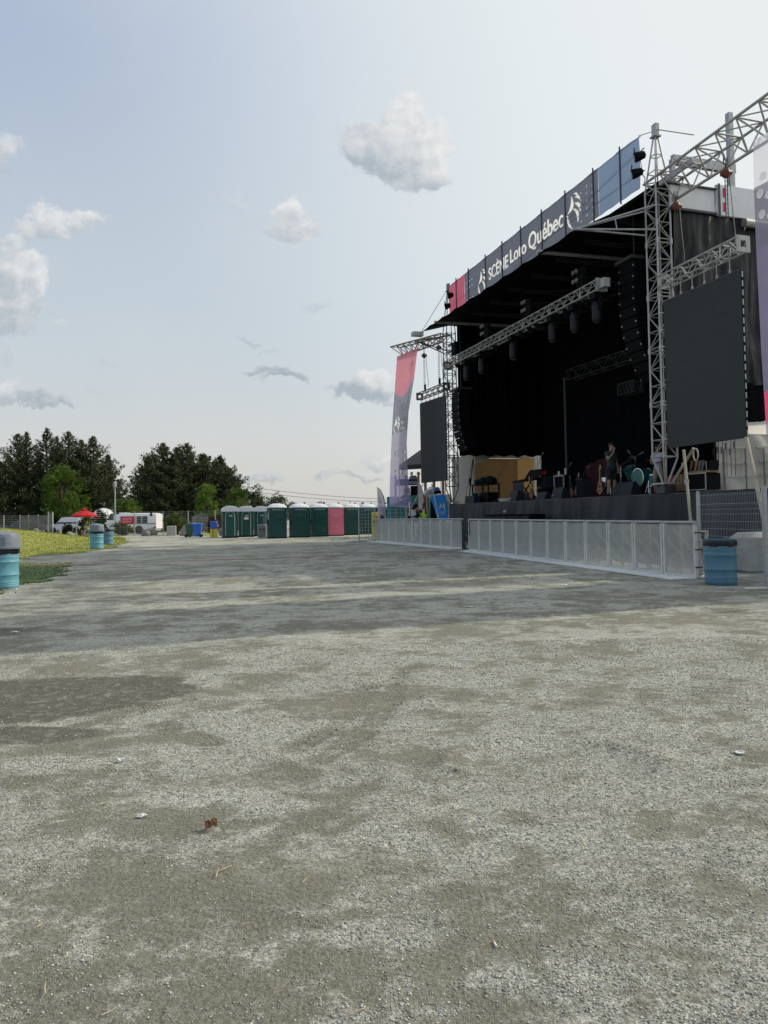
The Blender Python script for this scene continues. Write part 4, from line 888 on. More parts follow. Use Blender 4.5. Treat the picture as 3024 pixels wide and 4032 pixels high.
# ---- header banner
ZB0, ZB1 = 12.08, 13.84; SB0, SB1 = .5, 16.65; DB = -.05
t = thing('stage_banner', 'long grey banner along the roof edge reading SCENE Loto Quebec', 'banner', S(8.5, DB, 12))
def ban(s0, s1, mt, name='cloth', nu=40):
    def fn(a, b):
        s = s0+(s1-s0)*a; wv_ = 1. if nu < 100 else .12; return S(s, DB-wv_*.035*math.sin(s*3.3)*math.sin(b*3.1)-wv_*.015*math.sin(s*9), ZB0+(ZB1-ZB0)*b+(.06*math.cos((s-SB0)/(SB1-SB0)*9*2*math.pi)*(1 if b > .9 else 0))*-.35)
    mb = MB(); mb.grid(fn, nu, 6 if nu < 100 else 110); o = mb.build(name, mt, t, smooth=True); return o
ban(SB0, 2.55, M['bannerpink'], 'pink_cloth', 10); ban(2.55, 14.35, M['bannergrey'], 'grey_cloth', 760); ban(14.35, SB1, M['bannerblue'], 'blue_cloth', 16)
for px in (1797, 1846, 1914, 1981, 2056, 2140, 2235, 2348, 2456): s, z = RS(px, 1000, DB); MB().tube(S(s, DB-.055, 11.95), S(s, DB-.055, ZB1+.1), .03, 8).build('upright', M['navy'], t)  # poles set before the cloth to draw their show-through shadow lines
mb = MB(); mb.path([S(SB0, DB+.08, ZB1+.02)]+[S(SB0+(SB1-SB0)*i/18, DB+.05, ZB1+.02-.015*(i % 2)) for i in range(1, 18)]+[S(SB1, DB+.08, ZB1)], .016, 5)
mb.path([S(3.2, DB+.25, 11.9), S(16.6, DB+.25, 13.5)], .02, 5); mb.path([S(1.0, DB+.25, 12.9), S(16.6, DB+.25, 12.75)], .016, 5); mb.build('rigging_line', M['darksteel'], t)
tb = -.10
def lett(txt, pxa, pxb, z0, h): 
    s0, s1 = RS(pxa, 1000, DB)[0], RS(pxb, 1000, DB)[0]; return text_into(txt, S(s0, DB-.012, z0), us, (0, 0, 1), s1-s0, h, mt=M['letter'], parent=t, bold=.018)
lett('SCÈNE', 1923, 2001, 12.60, .74); lett('Loto', 2009, 2073, 12.66, .62); lett('Québec', 2083, 2222, 12.52, .85)
def crescent(mb, o, X, Y_, p, q, b1, b2, th=.01, k=12):
    o = V3(o); nn = np.cross(X, Y_)*th; p, q = V3((*p, 0))[:2], V3((*q, 0))[:2]; d = q-p; l = np.linalg.norm(d); n_ = V3((-d[1], d[0]))/l
    A_ = [p+d*(i/k)+n_*b1*math.sin(math.pi*i/k) for i in range(k+1)]; B_ = [p+d*(i/k)+n_*b2*math.sin(math.pi*i/k) for i in range(k+1)]
    for i in range(k):
        mb.add([o+X*c[0]+Y_*c[1]+nn for c in (A_[i], A_[i+1], B_[i+1], B_[i])], [(0, 1, 2, 3)])
def emblem(o, X, Y_, w_, h, par, mt=None, th=.01):   # swirl of crescents forming an S
    mb = MB()
    sc = lambda x, y: ((x-.5)*w_, (y-.5)*h)
    for (p, q, b1, b2) in [((.42, 1.0), (.12, .52), .30, .10), ((.12, .52), (.45, .02), -.02, -.13), ((.55, 1.0), (.86, .80), .12, .03), ((.62, .86), (.98, .66), .16, .05), ((.60, .72), (.98, .34), .20, .05), ((.45, .62), (.80, .08), .24, .10),
                           ((.02, .50), (.24, .44), .05, .0), ((.04, .40), (.26, .32), .05, .0), ((.08, .30), (.28, .20), .05, 0), ((.16, .19), (.34, .08), .05, 0), ((.34, .06), (.55, .0), .04, 0)]:
        crescent(mb, o, X, Y_, sc(*p), sc(*q), b1*w_, b2*w_, th)
    mb.build('emblem', mt or M['letter'], par)
Zv = V3((0, 0, 1))
s_ = RS(1895, 1000, DB)[0]; emblem(S(s_, DB-.012, 12.72), us, Zv, 1.0, 1.3, t); s_ = RS(2261, 1000, DB)[0]; emblem(S(s_, DB-.012, 12.92), us, Zv, 1.05, 1.35, t)
mb = MB(); r = random.Random(3)
def disc(mb, o, X, Y_, rad, k=10): o = V3(o); mb.add([o+X*rad*math.cos(2*math.pi*i/k)+Y_*rad*math.sin(2*math.pi*i/k) for i in range(k)], [tuple(range(k))])
for i in range(3):
    for j in range(5): disc(mb, S(13.2+.38*i, DB-.018, 12.35+.27*j+.1*(i % 2)), us, Zv, .055+.015*i)
for i in range(3):
    for j in range(4): disc(mb, S(2.8+.3*i, DB-.018, 12.4+.3*j), us, Zv, .05)
mb.build('dots', M['dots'], t); bpy.context.view_layer.update(); punch(t, us, ('grey_cloth',), ('lettering', 'emblem', 'dots'))
# ---- roof canopy, ceiling, curtains
t = thing('stage_roof', 'black stage roof canopy sloping up behind the banner', 'roof', S(8.5, 1, 10.5))
def canopy(a, b):
    # a along s, b from the front lip (0) to the tower line (1)
    s0 = 1.95+(16.1-1.95)*a; s1 = .2+(17.1-.2)*a; s = s0+(s1-s0)*b; sag = .06*abs(math.sin(a*math.pi*9))
    return S(s, -2.4+2.7*b, 10.80-.22*a+(11.83-10.8+.2*a)*b-sag*(1-b)+.0)
mb = MB(); mb.grid(canopy, 72, 6); mb.build('front_canopy', M['ceil'], t)
mb = MB(); mb.prism([S(-.2, 0.05, 11.86), S(17.45, 0.05, 11.86), S(17.45, 6.4, 11.86), S(-.2, 6.4, 11.86)], (0, 0, .12)); mb.build('roof_panel', M['ceil'], t)
mb = MB()
for px0, py0, px1, py1 in ((2116, 992, 2492, 1008), (1711, 1268, 2024, 1275)):
    s, z = RS(px0, py0, -2.35); s = max(s, .6); mb.tube(S(s, -2.35, z), S(s, 3.6, z+.12), .07, 10)
mb.build('canopy_pipe', M['steel'], t)
mb = MB()
for k in range(9): s = 1+2*k; mb.bar(S(s, .2, 11.7), S(s, 6.2, 11.7), .08, .16)
for k in range(8): mb.bar(S(1+2*k, .6, 11.6), S(3+2*k, 6, 11.6), .04, .04)
mb.build('roof_beam', M['darksteel'], t)
# fascia, right side (white trailer-like panels)
mb = MB(); mb.prism([S(17.55, .35, 11.10), S(17.55, 2.06, 11.10), S(17.55, 2.06, 11.83), S(17.55, .35, 11.83)], V3(us)*.08); mb.build('side_fascia', M['white'], t)
mb = MB(); mb.prism([S(17.60, 2.10, 11.02), S(17.60, 6.6, 11.02), S(17.60, 6.6, 12.02), S(17.60, 2.10, 12.02)], V3(us)*.10); mb.build('side_fascia', M['white'], t)
mb = MB(); mb.prism([S(17.72, 2.13, 11.0), S(17.72, 2.20, 11.0), S(17.72, 2.20, 12.04), S(17.72, 2.13, 12.04)], V3(us)*.02); mb.prism([S(17.6, .2, 11.84), S(17.6, 2.1, 11.84), S(17.6, 2.1, 11.88), S(17.6, .2, 11.88)], us*.12); mb.prism([S(17.6, .3, 11.02), S(17.6, 2.1, 11.02), S(17.6, 2.1, 11.09), S(17.6, .3, 11.09)], us*.1); mb.build('fascia_frame', M['darksteel'], t)
mb = MB(); 
for a, b in ((11.15, 11.45), (11.62, 11.92)): mb.prism([S(17.71, 2.34, a), S(17.71, 2.42, a), S(17.71, 2.42, b), S(17.71, 2.34, b)], us*.02)
mb.build('red_reflector', M['redsign'], t)
MB().prism([S(17.64, .42, 11.34), S(17.64, .56, 11.34), S(17.64, .56, 11.5), S(17.64, .42, 11.5)], us*.02).build('junction_box', M['darksteel'], t)
# masts and beams on the roof, right
mb = MB(); dm, zm = RQ(2889, 738, 17.6); dm = min(max(dm, 2.2), 3.6); mb.bar(S(17.5, dm, 11.98), S(17.5, dm, RQ(2889, 450, 17.5)[1]), .17, .17, us)
z1 = RQ(2700, 637, 17.5)[1]; mb.bar(S(17.5, .55, z1), S(17.5, dm+.15, z1), .14, .30); mb.bar(S(17.5, .55, 11.95), S(17.5, .55, z1), .14, .14, us); mb.bar(S(17.45, .1, 11.9), S(18.9, .15, RS(2935, 478, 0)[1]), .10, .16); mb.build('roof_mast', M['steel'], t)
# curtains
def curtain(name, label, f, nu, nv, mt):
    mb = MB(); mb.grid(f, nu, nv); o = mb.build(name, mt, None, smooth=True); return tag(o, label, 'curtain')
fold = lambda x: .05*math.sin(x*7)+.03*math.sin(x*17+1)+.02*math.sin(x*31)
curtain('stage_curtain', 'black side curtain with a scalloped hem above the white tent', lambda a, b: S(.25+fold(a*5.4)*.8, .45+5.35*a, 11.8-(11.8-4.62-.04*abs(math.sin(a*math.pi*6))+.03*math.sin(a*40))*b), 110, 6, M['blackcloth'])
curtain('stage_curtain', 'black back curtain behind the band gear', lambda a, b: S(-.3+17.7*a, 5.75+fold(a*17), 11.8-9.78*b), 260, 4, M['blackcloth'])
curtain('stage_curtain', 'black curtain on the inner right side of the stage', lambda a, b: S(17.05+fold(a*5)*.6, .7+5*a, 11.8-9.7*b), 80, 4, M['blackcloth'])
def sidec(a, b):
    d = .45+6.6*a; z = 11.0-(11.0-5.45)*b; k = .55*(float(fbm(np.array([d*1.1+b*.8]), np.array([b*2.2+3]), 4, 90, .55)[0])-.5)+.22*(float(fbm(np.array([d*5+b*1.5]), np.array([b*1.6]), 3, 95, .6)[0])-.5); return S(17.60+k*(.35+.65*b), d, z+.1*math.sin(d*2)*(b > .98))
curtain('side_curtain', 'weathered dark curtain on the outer right wall behind the big screen', sidec, 130, 40, M['sidecloth'])
mb = MB(); mb.tube(S(17.75, 3.1, 10.85), S(17.75, 7.2, 10.85), .14, 12); tag(mb.build('roller_tube', M['steel']), 'grey roller tube under the white roof fascia at the right', 'tube')

# ---- wing trusses
def wing(p0, p1, q0, q1, off, label, mt, bays):
    # p: two top chords (offset by off), q: bottom chord (triangular truss)
    t = thing('wing_truss', label, 'truss', p0, 0, 'side wing trusses'); off = V3(off); p0, p1, q0, q1 = map(V3, (p0, p1, q0, q1))
    MB().tube(p0, p1, .042, 8).build('chord', mt, t); MB().tube(p0+off, p1+off, .042, 8).build('chord', mt, t); MB().tube(q0, q1, .045, 8).build('chord', mt, t)
    mb = MB()
    for k in range(bays+1):
        a = p0+(p1-p0)*k/bays; b = a+off; mb.tube(a, b, .026, 6)
        if k < bays:
            f = (k+.5)/bays; c = q0+(q1-q0)*f; a2 = p0+(p1-p0)*(k+1)/bays; b2 = a2+off
            for u_ in (a, a2, b, b2): mb.tube(u_, c, .026, 6)
            mb.tube(a, b2, .02, 6)
    mb.build('lacing', mt, t); return t
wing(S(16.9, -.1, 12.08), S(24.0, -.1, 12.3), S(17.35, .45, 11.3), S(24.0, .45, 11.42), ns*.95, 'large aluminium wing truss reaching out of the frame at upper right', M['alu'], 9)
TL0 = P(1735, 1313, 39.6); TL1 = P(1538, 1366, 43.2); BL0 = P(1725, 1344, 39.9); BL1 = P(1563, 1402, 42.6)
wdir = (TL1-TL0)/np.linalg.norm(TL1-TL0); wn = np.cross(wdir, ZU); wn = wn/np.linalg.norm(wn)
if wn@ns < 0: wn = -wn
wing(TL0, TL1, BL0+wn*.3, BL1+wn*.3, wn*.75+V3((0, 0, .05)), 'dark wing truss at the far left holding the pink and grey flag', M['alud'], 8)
MB_ = MB(); MB_.box(P(1643, 1316, 40.6), (.62, .4, .22), .3); tag(MB_.build('winch_box', M['steel']), 'grey box resting on the far left wing truss', 'box')
# cables from spires
mb = MB(); mb.path(wire(S(17.3, .1, 13.75), S(18.9, .2, 12.75), .0, 1), .014, 5); tag(mb.build('guy_cable', M['darksteel']), 'steel cable from the near tower tip to the right wing truss', 'cable')
mb = MB(); mb.path(wire(S(0, .1, 13.9), P(1650, 1322, 40.3), .0, 1), .014, 5); mb.path(wire(S(.0, .1, 13.9), S(.5, -.05, ZB1), 0, 1), .01, 5); tag(mb.build('guy_cable', M['darksteel']), 'steel cable from the far tower tip down to the left wing truss', 'cable')
mb = MB(); mb.path(wire(S(17.3, .1, 13.7), S(16.65, -.05, ZB1), .0, 1), .012, 5); tag(mb.build('guy_cable', M['darksteel']), 'short cable from the near tower tip to the corner of the blue banner', 'cable')

# ---- hanging screens
def screen(p00, p10, zb, zt, label, cols, rows, mt=M['screen']):   # p00,p10 plan points
    p00, p10 = V3((p00[0], p00[1], 0)), V3((p10[0], p10[1], 0)); d = p10-p00; l = np.linalg.norm(d); X = d/l; nn = np.cross(X, ZU)  # outward normal towards viewer
    if nn@(-V3((p00[0], p00[1], 0))) < 0: nn = -nn
    c = (p00+p10)/2; t = thing('led_screen', label, 'screen', c+ZU*zb, 0, 'hanging video screens')
    mb = MB(); mb.prism([p00+ZU*zb, p10+ZU*zb, p10+ZU*zt, p00+ZU*zt], -nn*.07); mb.build('frame', M['black'], t)
    mb = MB(); w_, h_ = l/cols, (zt-zb)/rows; rr = random.Random(5)
    for i in range(cols):
        for j in range(rows):
            a = p00+X*(i*w_+.0012)+ZU*(zb+j*h_+.0012); e = nn*(.006+rr.random()*.0005); mb.prism([a+nn*.001, a+X*(w_-.0024)+nn*.001, a+X*(w_-.0024)+ZU*(h_-.0024)+nn*.001, a+ZU*(h_-.0024)+nn*.001], e)
    mb.build('panel_face', mt, t)
    mb = MB()
    for k in range(rows*2): mb.prism([p10+X*.005-nn*.015+ZU*(zb+.05+k*h_/2), p10+X*.005-nn*.055+ZU*(zb+.05+k*h_/2), p10+X*.005-nn*.055+ZU*(zb+.05+k*h_/2+.16), p10+X*.005-nn*.015+ZU*(zb+.05+k*h_/2+.16)], X*.008)
    mb.build('edge_rail', M['steel'], t)
    mb = MB(); mb.bar(p00+ZU*(zt+.02)-nn*.04, p10+ZU*(zt+.02)-nn*.04, .06, .04); mb.build('top_rail', M['darksteel'], t)
    return t, X, nn
s0, s1 = 17.72, 20.86
_, SX, SN = screen(S(s0, -.12, 0), S(s1, -.12, 0), 3.39, 7.98, 'large dark hanging video screen at the right, in front of the side curtain', 6, 9)
SL0 = P(1657, 1800, 42.1); SL1 = SL0+V3((.40, -.917, 0))*3.1
screen(SL0, SL1, 3.30, 7.92, 'distant dark hanging video screen left of the far tower', 6, 9)
def boxtruss(p, q, w_, bays, rc, rl, mt, name, label, cat='truss', endplate=True, grp=None, upv=ZU):
    p, q = V3(p), V3(q); d = (q-p)/np.linalg.norm(q-p); X = np.cross(d, upv); X /= np.linalg.norm(X); Y_ = np.cross(X, d)
    t = thing(name, label, cat, p, 0, grp); mb = MB(); cs = [X*i*w_/2+Y_*j*w_/2 for i, j in ((-1, -1), (1, -1), (1, 1), (-1, 1))]
    for c in cs: MB().tube(p+c, q+c, rc, 8).build('chord', mt, t)
    for k in range(bays):
        a, b = p+(q-p)*k/bays, p+(q-p)*(k+1)/bays
        for i in range(4):
            i2 = (i+1) % 4; mb.tube(a+cs[i], (a+b)/2+cs[i2], rl, 6, cap=False); mb.tube((a+b)/2+cs[i2], b+cs[i], rl, 6, cap=False)
            if k % 4 == 0: mb.tube(a+cs[i], a+cs[i2], rl*1.3, 6, cap=False)
    mb.build('lacing', mt, t)
    if endplate:
        for e in (p, q):
            mb = MB(); k = w_/2+.05; h_ = w_*.26
            O = [(-k, -k), (k, -k), (k, k), (-k, k)]; I = [(-h_, -h_), (h_, -h_), (h_, h_), (-h_, h_)]
            for i in range(4):
                a, b, c2, e2 = O[i], O[(i+1) % 4], I[(i+1) % 4], I[i]; mb.prism([e+X*v[0]+Y_*v[1] for v in (a, b, c2, e2)], d*.02)
            mb.build('end_plate', mt, t)
    return t
sa, za = RS(2612, 1112, -.12); sb, zb_ = RS(2925, 960, -.12)
boxtruss(S(sa, -.12, za), S(sb, -.12, zb_), .36, 5, .03, .016, M['alu'], 'box_truss', 'short aluminium box truss carrying the big right screen', grp='short trusses above the screens')
q0 = P(1652, 1562, 42.3); q1 = q0+V3((.40, -.917, 0))*3.3+ZU*.05
boxtruss(q0, q1, .34, 5, .03, .016, M['alud'], 'box_truss', 'short dark box truss above the distant left screen', grp='short trusses above the screens')
def straps(p, q, z0, z1, n_, label):
    p, q = V3(p), V3(q); mb = MB()
    for k in range(n_): c = p+(q-p)*(k+.5)/n_; mb.tube((c[0], c[1], z0), (c[0], c[1], z1), .014, 5); mb.box((c[0], c[1], z0+.05), (.05, .05, .10)); mb.box((c[0], c[1], z1), (.07, .07, .07))
    tag(mb.build('screen_hangers', M['steel']), label, 'hangers')
straps(S(s0+.1, -.16, 0), S(s1-.1, -.16, 0), 7.98, za-.16, 6, 'row of steel hangers between the right truss and the big screen')
straps(SL0, SL1, 7.92, q0[2]-.16, 6, 'row of hangers above the distant left screen')
def hoist(x, y, ztop, zbody, zbot, label, mt, spread=.10):
    t = thing('chain_hoist', label, 'chain hoist', (x, y, zbot), 0, 'chain hoists holding the screens'); 
    mb = MB(); mb.sph((x, y, zbody), (.13, .11, .15), 12, 8); mb.tube((x-.14, y, zbody-.02), (x+.16, y, zbody+.02), .075, 10); mb.build('motor', mt, t, smooth=True)
    mb = MB(); mb.tube((x, y, zbody+.12), (x, y, ztop-.2), .025, 6); mb.path([(x-.05, y, ztop), (x-.06, y, ztop-.15), (x, y, ztop-.25), (x+.06, y, ztop-.15), (x+.05, y, ztop)], .018, 6); mb.build('hook', M['darksteel'], t)
    n_ = int((zbody-zbot)/.07)
    for dx in (-.03, .03):
        mb = MB()
        for k in range(n_):
            z = zbot+(zbody-.12-zbot)*k/n_; mb.box((x+dx, y, z+.03), (.03 if k % 2 else .012, .012 if k % 2 else .03, .075))
        mb.build('chain', M['darksteel'], t)
    mb = MB(); mb.path([(x+.10, y, zbody), (x+.16, y, (zbody+zbot)/2), (x+.22, y+.03, zbot+.5), (x+.2, y, zbot+.2)], .014, 5); mb.build('slack_chain', M['darksteel'], t)
    mb = MB(); mb.box((x+.02, y, zbot+.12), (.12, .16, .36)); mb.build('chain_bag', M['bag'], t)
def hat(px, py, d): return SP(px, py, d)
for (pxh, pyt, pyb, pyz, lb, dd) in ((2662, 752, 812, 1060, 'orange chain hoist nearer the tower, above the right screen', .35), (2858, 618, 682, 985, 'orange chain hoist farther right, in front of the roof mast', .35)):
    a = SP(pxh, pyb, dd); hoist(a[0], a[1], SP(pxh, pyt, dd)[2], a[2], SP(pxh, pyz, dd)[2], lb, M['orange'])
a = P(1670, 1400, 41.4); hoist(a[0], a[1], P(1670, 1358, 41.4)[2], a[2], P(1672, 1535, 41.4)[2], 'dark chain hoist beside the pink flag at the far left', M['darksteel'])
a = P(1727, 1368, 40.0); hoist(a[0], a[1], P(1727, 1340, 40)[2], a[2], P(1735, 1510, 40.)[2], 'dark chain hoist against the far tower', M['darksteel'])
# prop poles under the right screen
def pole(a, b, r, label, mt=M['strap'], nm='prop_pole'): mb = MB(); mb.tube(a, b, r, 8); mb.sph(b, r*1.7, 8, 6); mb.lathe([(r*1.5, -.06), (r*1.5, .06)], V3(a)*.55+V3(b)*.45, 8); tag(mb.build(nm, mt), label, 'pole')
pole(SP(2692, 1772, -.15), SP(2720, 2053, -.55), .045, 'pale prop pole from the screen down in front of the black skirt')
pole(SP(2938, 1724, -.15), SP(3018, 2090, -.9), .055, 'long pale prop pole from the lower right corner of the screen to the fence')
pole(SP(2731, 1765, .3), SP(2646, 1905, .3), .045, 'slanting pale brace behind the lower left of the right screen')
pole(SP(1667, 1905, 0.), SP(1600, 2040, 0), .03, 'slanting prop pole under the distant left screen', M['steel'])
pole(SP(1700, 1905, -1.2), SP(1728, 2045, -1.2), .03, 'upright prop pole beside the blue panel', M['steel'])

# ---- hanging flags
def flagcloth(t, ptop0, ptop1, L_pts, R_pts, segs, names, mts, nv=14, nu=26):
    # L_pts/R_pts : list of (py, point) along both edges ; segs: fractions for colour bands
    def lerp(pts, f):
        k = f*(len(pts)-1); i = min(int(k), len(pts)-2); g_ = k-i; return V3(pts[i])*(1-g_)+V3(pts[i+1])*g_
    for (f0, f1, sl), nm, mt in zip(segs, names, mts):
        def fn(a, b):
            f = f0(b)+(f1(b)-f0(b))*a; l_, r_ = lerp(L_pts, f), lerp(R_pts, f); p = l_*(1-b)+r_*b; nn = np.cross(r_-l_, ZU); nn /= np.linalg.norm(nn)+1e-9
            return p+nn*(.014*math.sin(b*9+f*5)*(.2+f)+.006*math.sin(b*21+f*8))
        mb = MB(); mb.grid(fn, nu, nv); mb.build(nm, mt, t, smooth=True)
t = thing('hanging_flag', 'tall pink and grey flag hanging from the far left wing truss', 'flag', P(1560, 1990, 42.3)); 
Yl = [42.3, 42.5, 42.4, 42.0, 41.9, 41.9]; Lp = [P(px, py, 42.6) for px, py in ((1563, 1404), (1556, 1520), (1547, 1640), (1540, 1760), (1535, 1880), (1533, 1992))]
Rp = [P(px, py, 40.8) for px, py in ((1645, 1370), (1630, 1490), (1608, 1620), (1601, 1740), (1607, 1870), (1624, 1998))]
k0 = lambda b: 0; k1 = lambda b: .24+.0*b-.06*(b > .6)*(b-.6)*2+.05*math.sin(b*math.pi); k2 = lambda b: .52; k3 = lambda b: .80; k4 = lambda b: 1.
flagcloth(t, None, None, Lp, Rp, [(k0, k1, 0), (k1, k2, 0), (k2, k3, 0), (k3, k4, 0)], ['pink_cloth', 'grey_cloth', 'pale_cloth', 'purple_cloth'], [M['flagrose'], M['flaggrey'], M['flagpale'], M['flagpurple']], 60, 130)
fX = (Rp[3]-Lp[3]); fX[2] = 0; fX = fX/np.linalg.norm(fX); fN = np.cross(fX, ZU); fN = fN if fN[1] < 0 else -fN
def onflag(px, py):
    f = min(max((py-1404)/590., 0), 1)*5; i = min(int(f), 4); g_ = f-i; l_, r_ = Lp[i]*(1-g_)+Lp[i+1]*g_, Rp[i]*(1-g_)+Rp[i+1]*g_
    n2 = np.cross(r_-l_, ZU); n2 /= np.linalg.norm(n2); d = rayv(px, py); k = ((l_-V3((0, 0, CAMZ)))@n2)/(d@n2); return V3((0, 0, CAMZ))+d*k+(n2 if n2@d < 0 else -n2)*.03
emblem(onflag(1562, 1678), fX, Zv, .95, 1.05, t, th=.0)
text_into('Lo', onflag(1581, 1672), fX, Zv, .35, .24, mt=M['letter'], parent=t, bold=.02, th=0); text_into('Qc', onflag(1579, 1698), fX, Zv, .5, .28, mt=M['letter'], parent=t, bold=.02, th=0)
mb = MB(); r = random.Random(9)
for py in (1575, 1590):
    for px in (1562, 1575): disc(mb, onflag(px+r.uniform(-4, 4), py+r.uniform(-8, 8)), fX, Zv, .07)
for py in (1780, 1800, 1850, 1870):
    for px in (1558, 1575, 1590): disc(mb, onflag(px+r.uniform(-6, 6), py+r.uniform(-10, 10)), fX, Zv, .08)
mb.build('dots', M['dots'], t); punch(t, fX, ('pink_cloth', 'grey_cloth', 'pale_cloth', 'purple_cloth'), ('lettering', 'emblem', 'dots'))
MB().tube(Lp[-1], Rp[-1], .025, 6).build('hem_bar', M['steel'], t)
t = thing('hanging_flag', 'pale and violet flag cut off by the right edge of the frame', 'flag', S(21.6, 0, 2.2))
Lp = [SP(px, py, 0) for px, py in ((2964, 556), (2970, 760), (2978, 960), (2989, 1200), (2998, 1400), (3008, 1560), (3016, 1700), (3030, 1900))]; Rp = [S(s, .2, z) for s, z in ((22.6, 11.4), (22.7, 10), (22.8, 8.7), (22.9, 7.2), (22.95, 5.9), (23.0, 4.8), (23.1, 3.9), (23.2, 2.6))]
M['flagwhite'] = mat('flag_white', (.62, .62, .70), .7, 0, .05, .8, trans=.5, transp=.35)
M['flagviolet'] = mat('flag_violet', (.22, .21, .34), .7, 0, .1, .8, trans=.5, transp=.28)
M['flagpink'] = mat('flag_hot_pink', (.62, .10, .20), .7, 0, .05, trans=.4)
flagcloth(t, None, None, Lp, Rp, [(lambda b: 0, lambda b: .13, 0), (lambda b: .13, lambda b: .30, 0), (lambda b: .30, lambda b: .70, 0), (lambda b: .70, lambda b: .82, 0), (lambda b: .82, lambda b: 1, 0)], ['white_cloth', 'grey_cloth', 'violet_cloth', 'pink_cloth', 'violet_cloth'], [M['flagwhite'], M['flaggrey'], M['flagviolet'], M['flagpink'], M['flagviolet']], 60, 60)
mb = MB()
for px, py in ((3004, 694), (2992, 762), (3000, 843)): disc(mb, SP(px, py, -.22), us, Zv, .12)
mb.build('dots', M['letter'], t); punch(t, us, ('white_cloth', 'grey_cloth'), ('dots',))

# ---- front lighting truss and lamps
ta, tb_ = S(2.3, -1, 9.08), S(15.75, -1, 9.08)
boxtruss(ta, tb_, .34, 26, .027, .014, M['alu'], 'lighting_truss', 'long silver lighting truss hanging under the front of the roof')
mb = MB(); mb.box(S(15.9, -1, 9.08), (.24, .34, .30), TH); tag(mb.build('corner_block', M['alu']), 'grey box at the right end of the lighting truss', 'truss corner')
for px0, py0, px1, py1, d, lb in ((2248, 1478, 2500, 1395, 5.0, 'dim grey truss deep inside the stage, longer upper one'), (2450, 1536, 2520, 1518, 5.2, 'dim short truss deep inside the stage, behind the near tower')):
    boxtruss(SP(px0, py0, d), SP(px1, py1, d), .5, 5, .02, .013, M['dimsteel'], 'back_truss', lb, endplate=False, grp='trusses at the back of the stage')
mb = MB(); sx = RS(2228, 1700, 4.2)[0]; mb.tube(S(sx, 4.2, 2), S(sx, 4.2, 8.2), .06, 8); tag(mb.build('stage_pole', M['dimsteel']), 'tall thin grey pole standing inside the stage', 'pole')
def blinder(c, label, rzv):
    t = thing('blinder_lamp', label, 'stage light', c, 0, 'four-lens blinders'); X = us; mb = MB(); mb.bar(V3(c)-ZU*.32, V3(c)+ZU*.32, .42, .12, ns); mb.build('housing', M['black'], t)
    for i in (-1, 1):
        for j in (-1, 1): mb = MB(); q_ = V3(c)+us*i*.10+ZU*j*.16-ns*.24; mb.lathe([(.085, 0), (.09, .03), (.07, .045), (.02, .03)], q_, 12, us, ZU, -ns); mb.build('lens', M['lamplens'], t)
    MB().bar(V3(c)-ZU*.3+us*.24, V3(c)+ZU*.3+us*.24, .02, .1).build('yoke', M['black'], t)
for px, py, lb in ((1918, 1301, 'small four-lens blinder third from the right on the truss'), (2083, 1208, 'four-lens blinder above the middle of the lighting truss'), (2288, 1092, 'four-lens blinder above the right end of the lighting truss'), (1790, 1373, 'four-lens blinder beside the far tower')):
    s_, z_ = RS(px, py, -1); blinder(S(s_, -1, z_), lb, 0)
def movhead(c, label, ln=.62, r_=.15):
    t = thing('moving_light', label, 'stage light', c, 0, 'black moving lights'); c = V3(c); MB().box(c-ZU*.12, (.34, .3, .22), TH).build('base', M['black'], t)
    mb = MB(); mb.bar(c-ZU*.2-us*.2, c-ZU*.6-us*.2, .05, .12); mb.bar(c-ZU*.2+us*.2, c-ZU*.6+us*.2, .05, .12); mb.build('yoke', M['black'], t)
    mb = MB(); mb.lathe([(r_*.8, .1), (r_, -.05), (r_*1.05, -ln*.8), (r_*.8, -ln)], c-ZU*.4, 16); mb.build('head', M['canvasblack'], t, smooth=True); MB().lathe([(r_*.78, 0), (.02, -.02)], c-ZU*(.4+ln+.001), 14).build('lens', M['lamplens'], t)
for k, (px, lb) in enumerate(((1833, 'moving light hanging nearest the far tower'), (1893, 'second moving light under the truss from the far tower'), (2018, 'moving light under the left middle of the truss'), (2175, 'moving light under the right middle of the truss'), (2262, 'moving light second from the right end of the truss'), (2350, 'moving light under the right end of the truss'))):
    s_ = RS(px, 1250, -1)[0]; movhead(S(s_, -1, 8.9), lb)
def parlamp(c, aim, label, r_=.15, ln=.34, grp='round black spotlights', lit_=False):
    t = thing('spotlight', label, 'stage light', c, 0, grp); c = V3(c); aim = V3(aim); aim = aim/np.linalg.norm(aim); X = np.cross(aim, ZU); X /= np.linalg.norm(X); Y_ = np.cross(X, aim)
    mb = MB(); mb.lathe([(.03, -ln), (r_*.7, -ln*.9), (r_*.95, -ln*.3), (r_, 0), (r_*.9, .01)], c, 16, X, Y_, aim); mb.build('housing', M['black'], t, smooth=True); mb = MB(); mb.lathe([(r_*.88, .005), (.02, .03)], c, 14, X, Y_, aim); mb.build('lens', M['lamplens'], t)
    MB().path([c-X*r_, c-X*r_+ZU*.25, c+ZU*.3, c+X*r_+ZU*.25, c+X*r_], .014, 5).build('yoke', M['black'], t)
for px, py, lb in ((2498, 622, 'upper black floodlight clamped to the near tower spire'), (2488, 688, 'lower black floodlight clamped to the near tower spire')):
    parlamp(SP(px, py, -.55), -ns*.9+us*-.6-ZU*.25, lb, .16, .36, 'floodlights on the near spire'); 
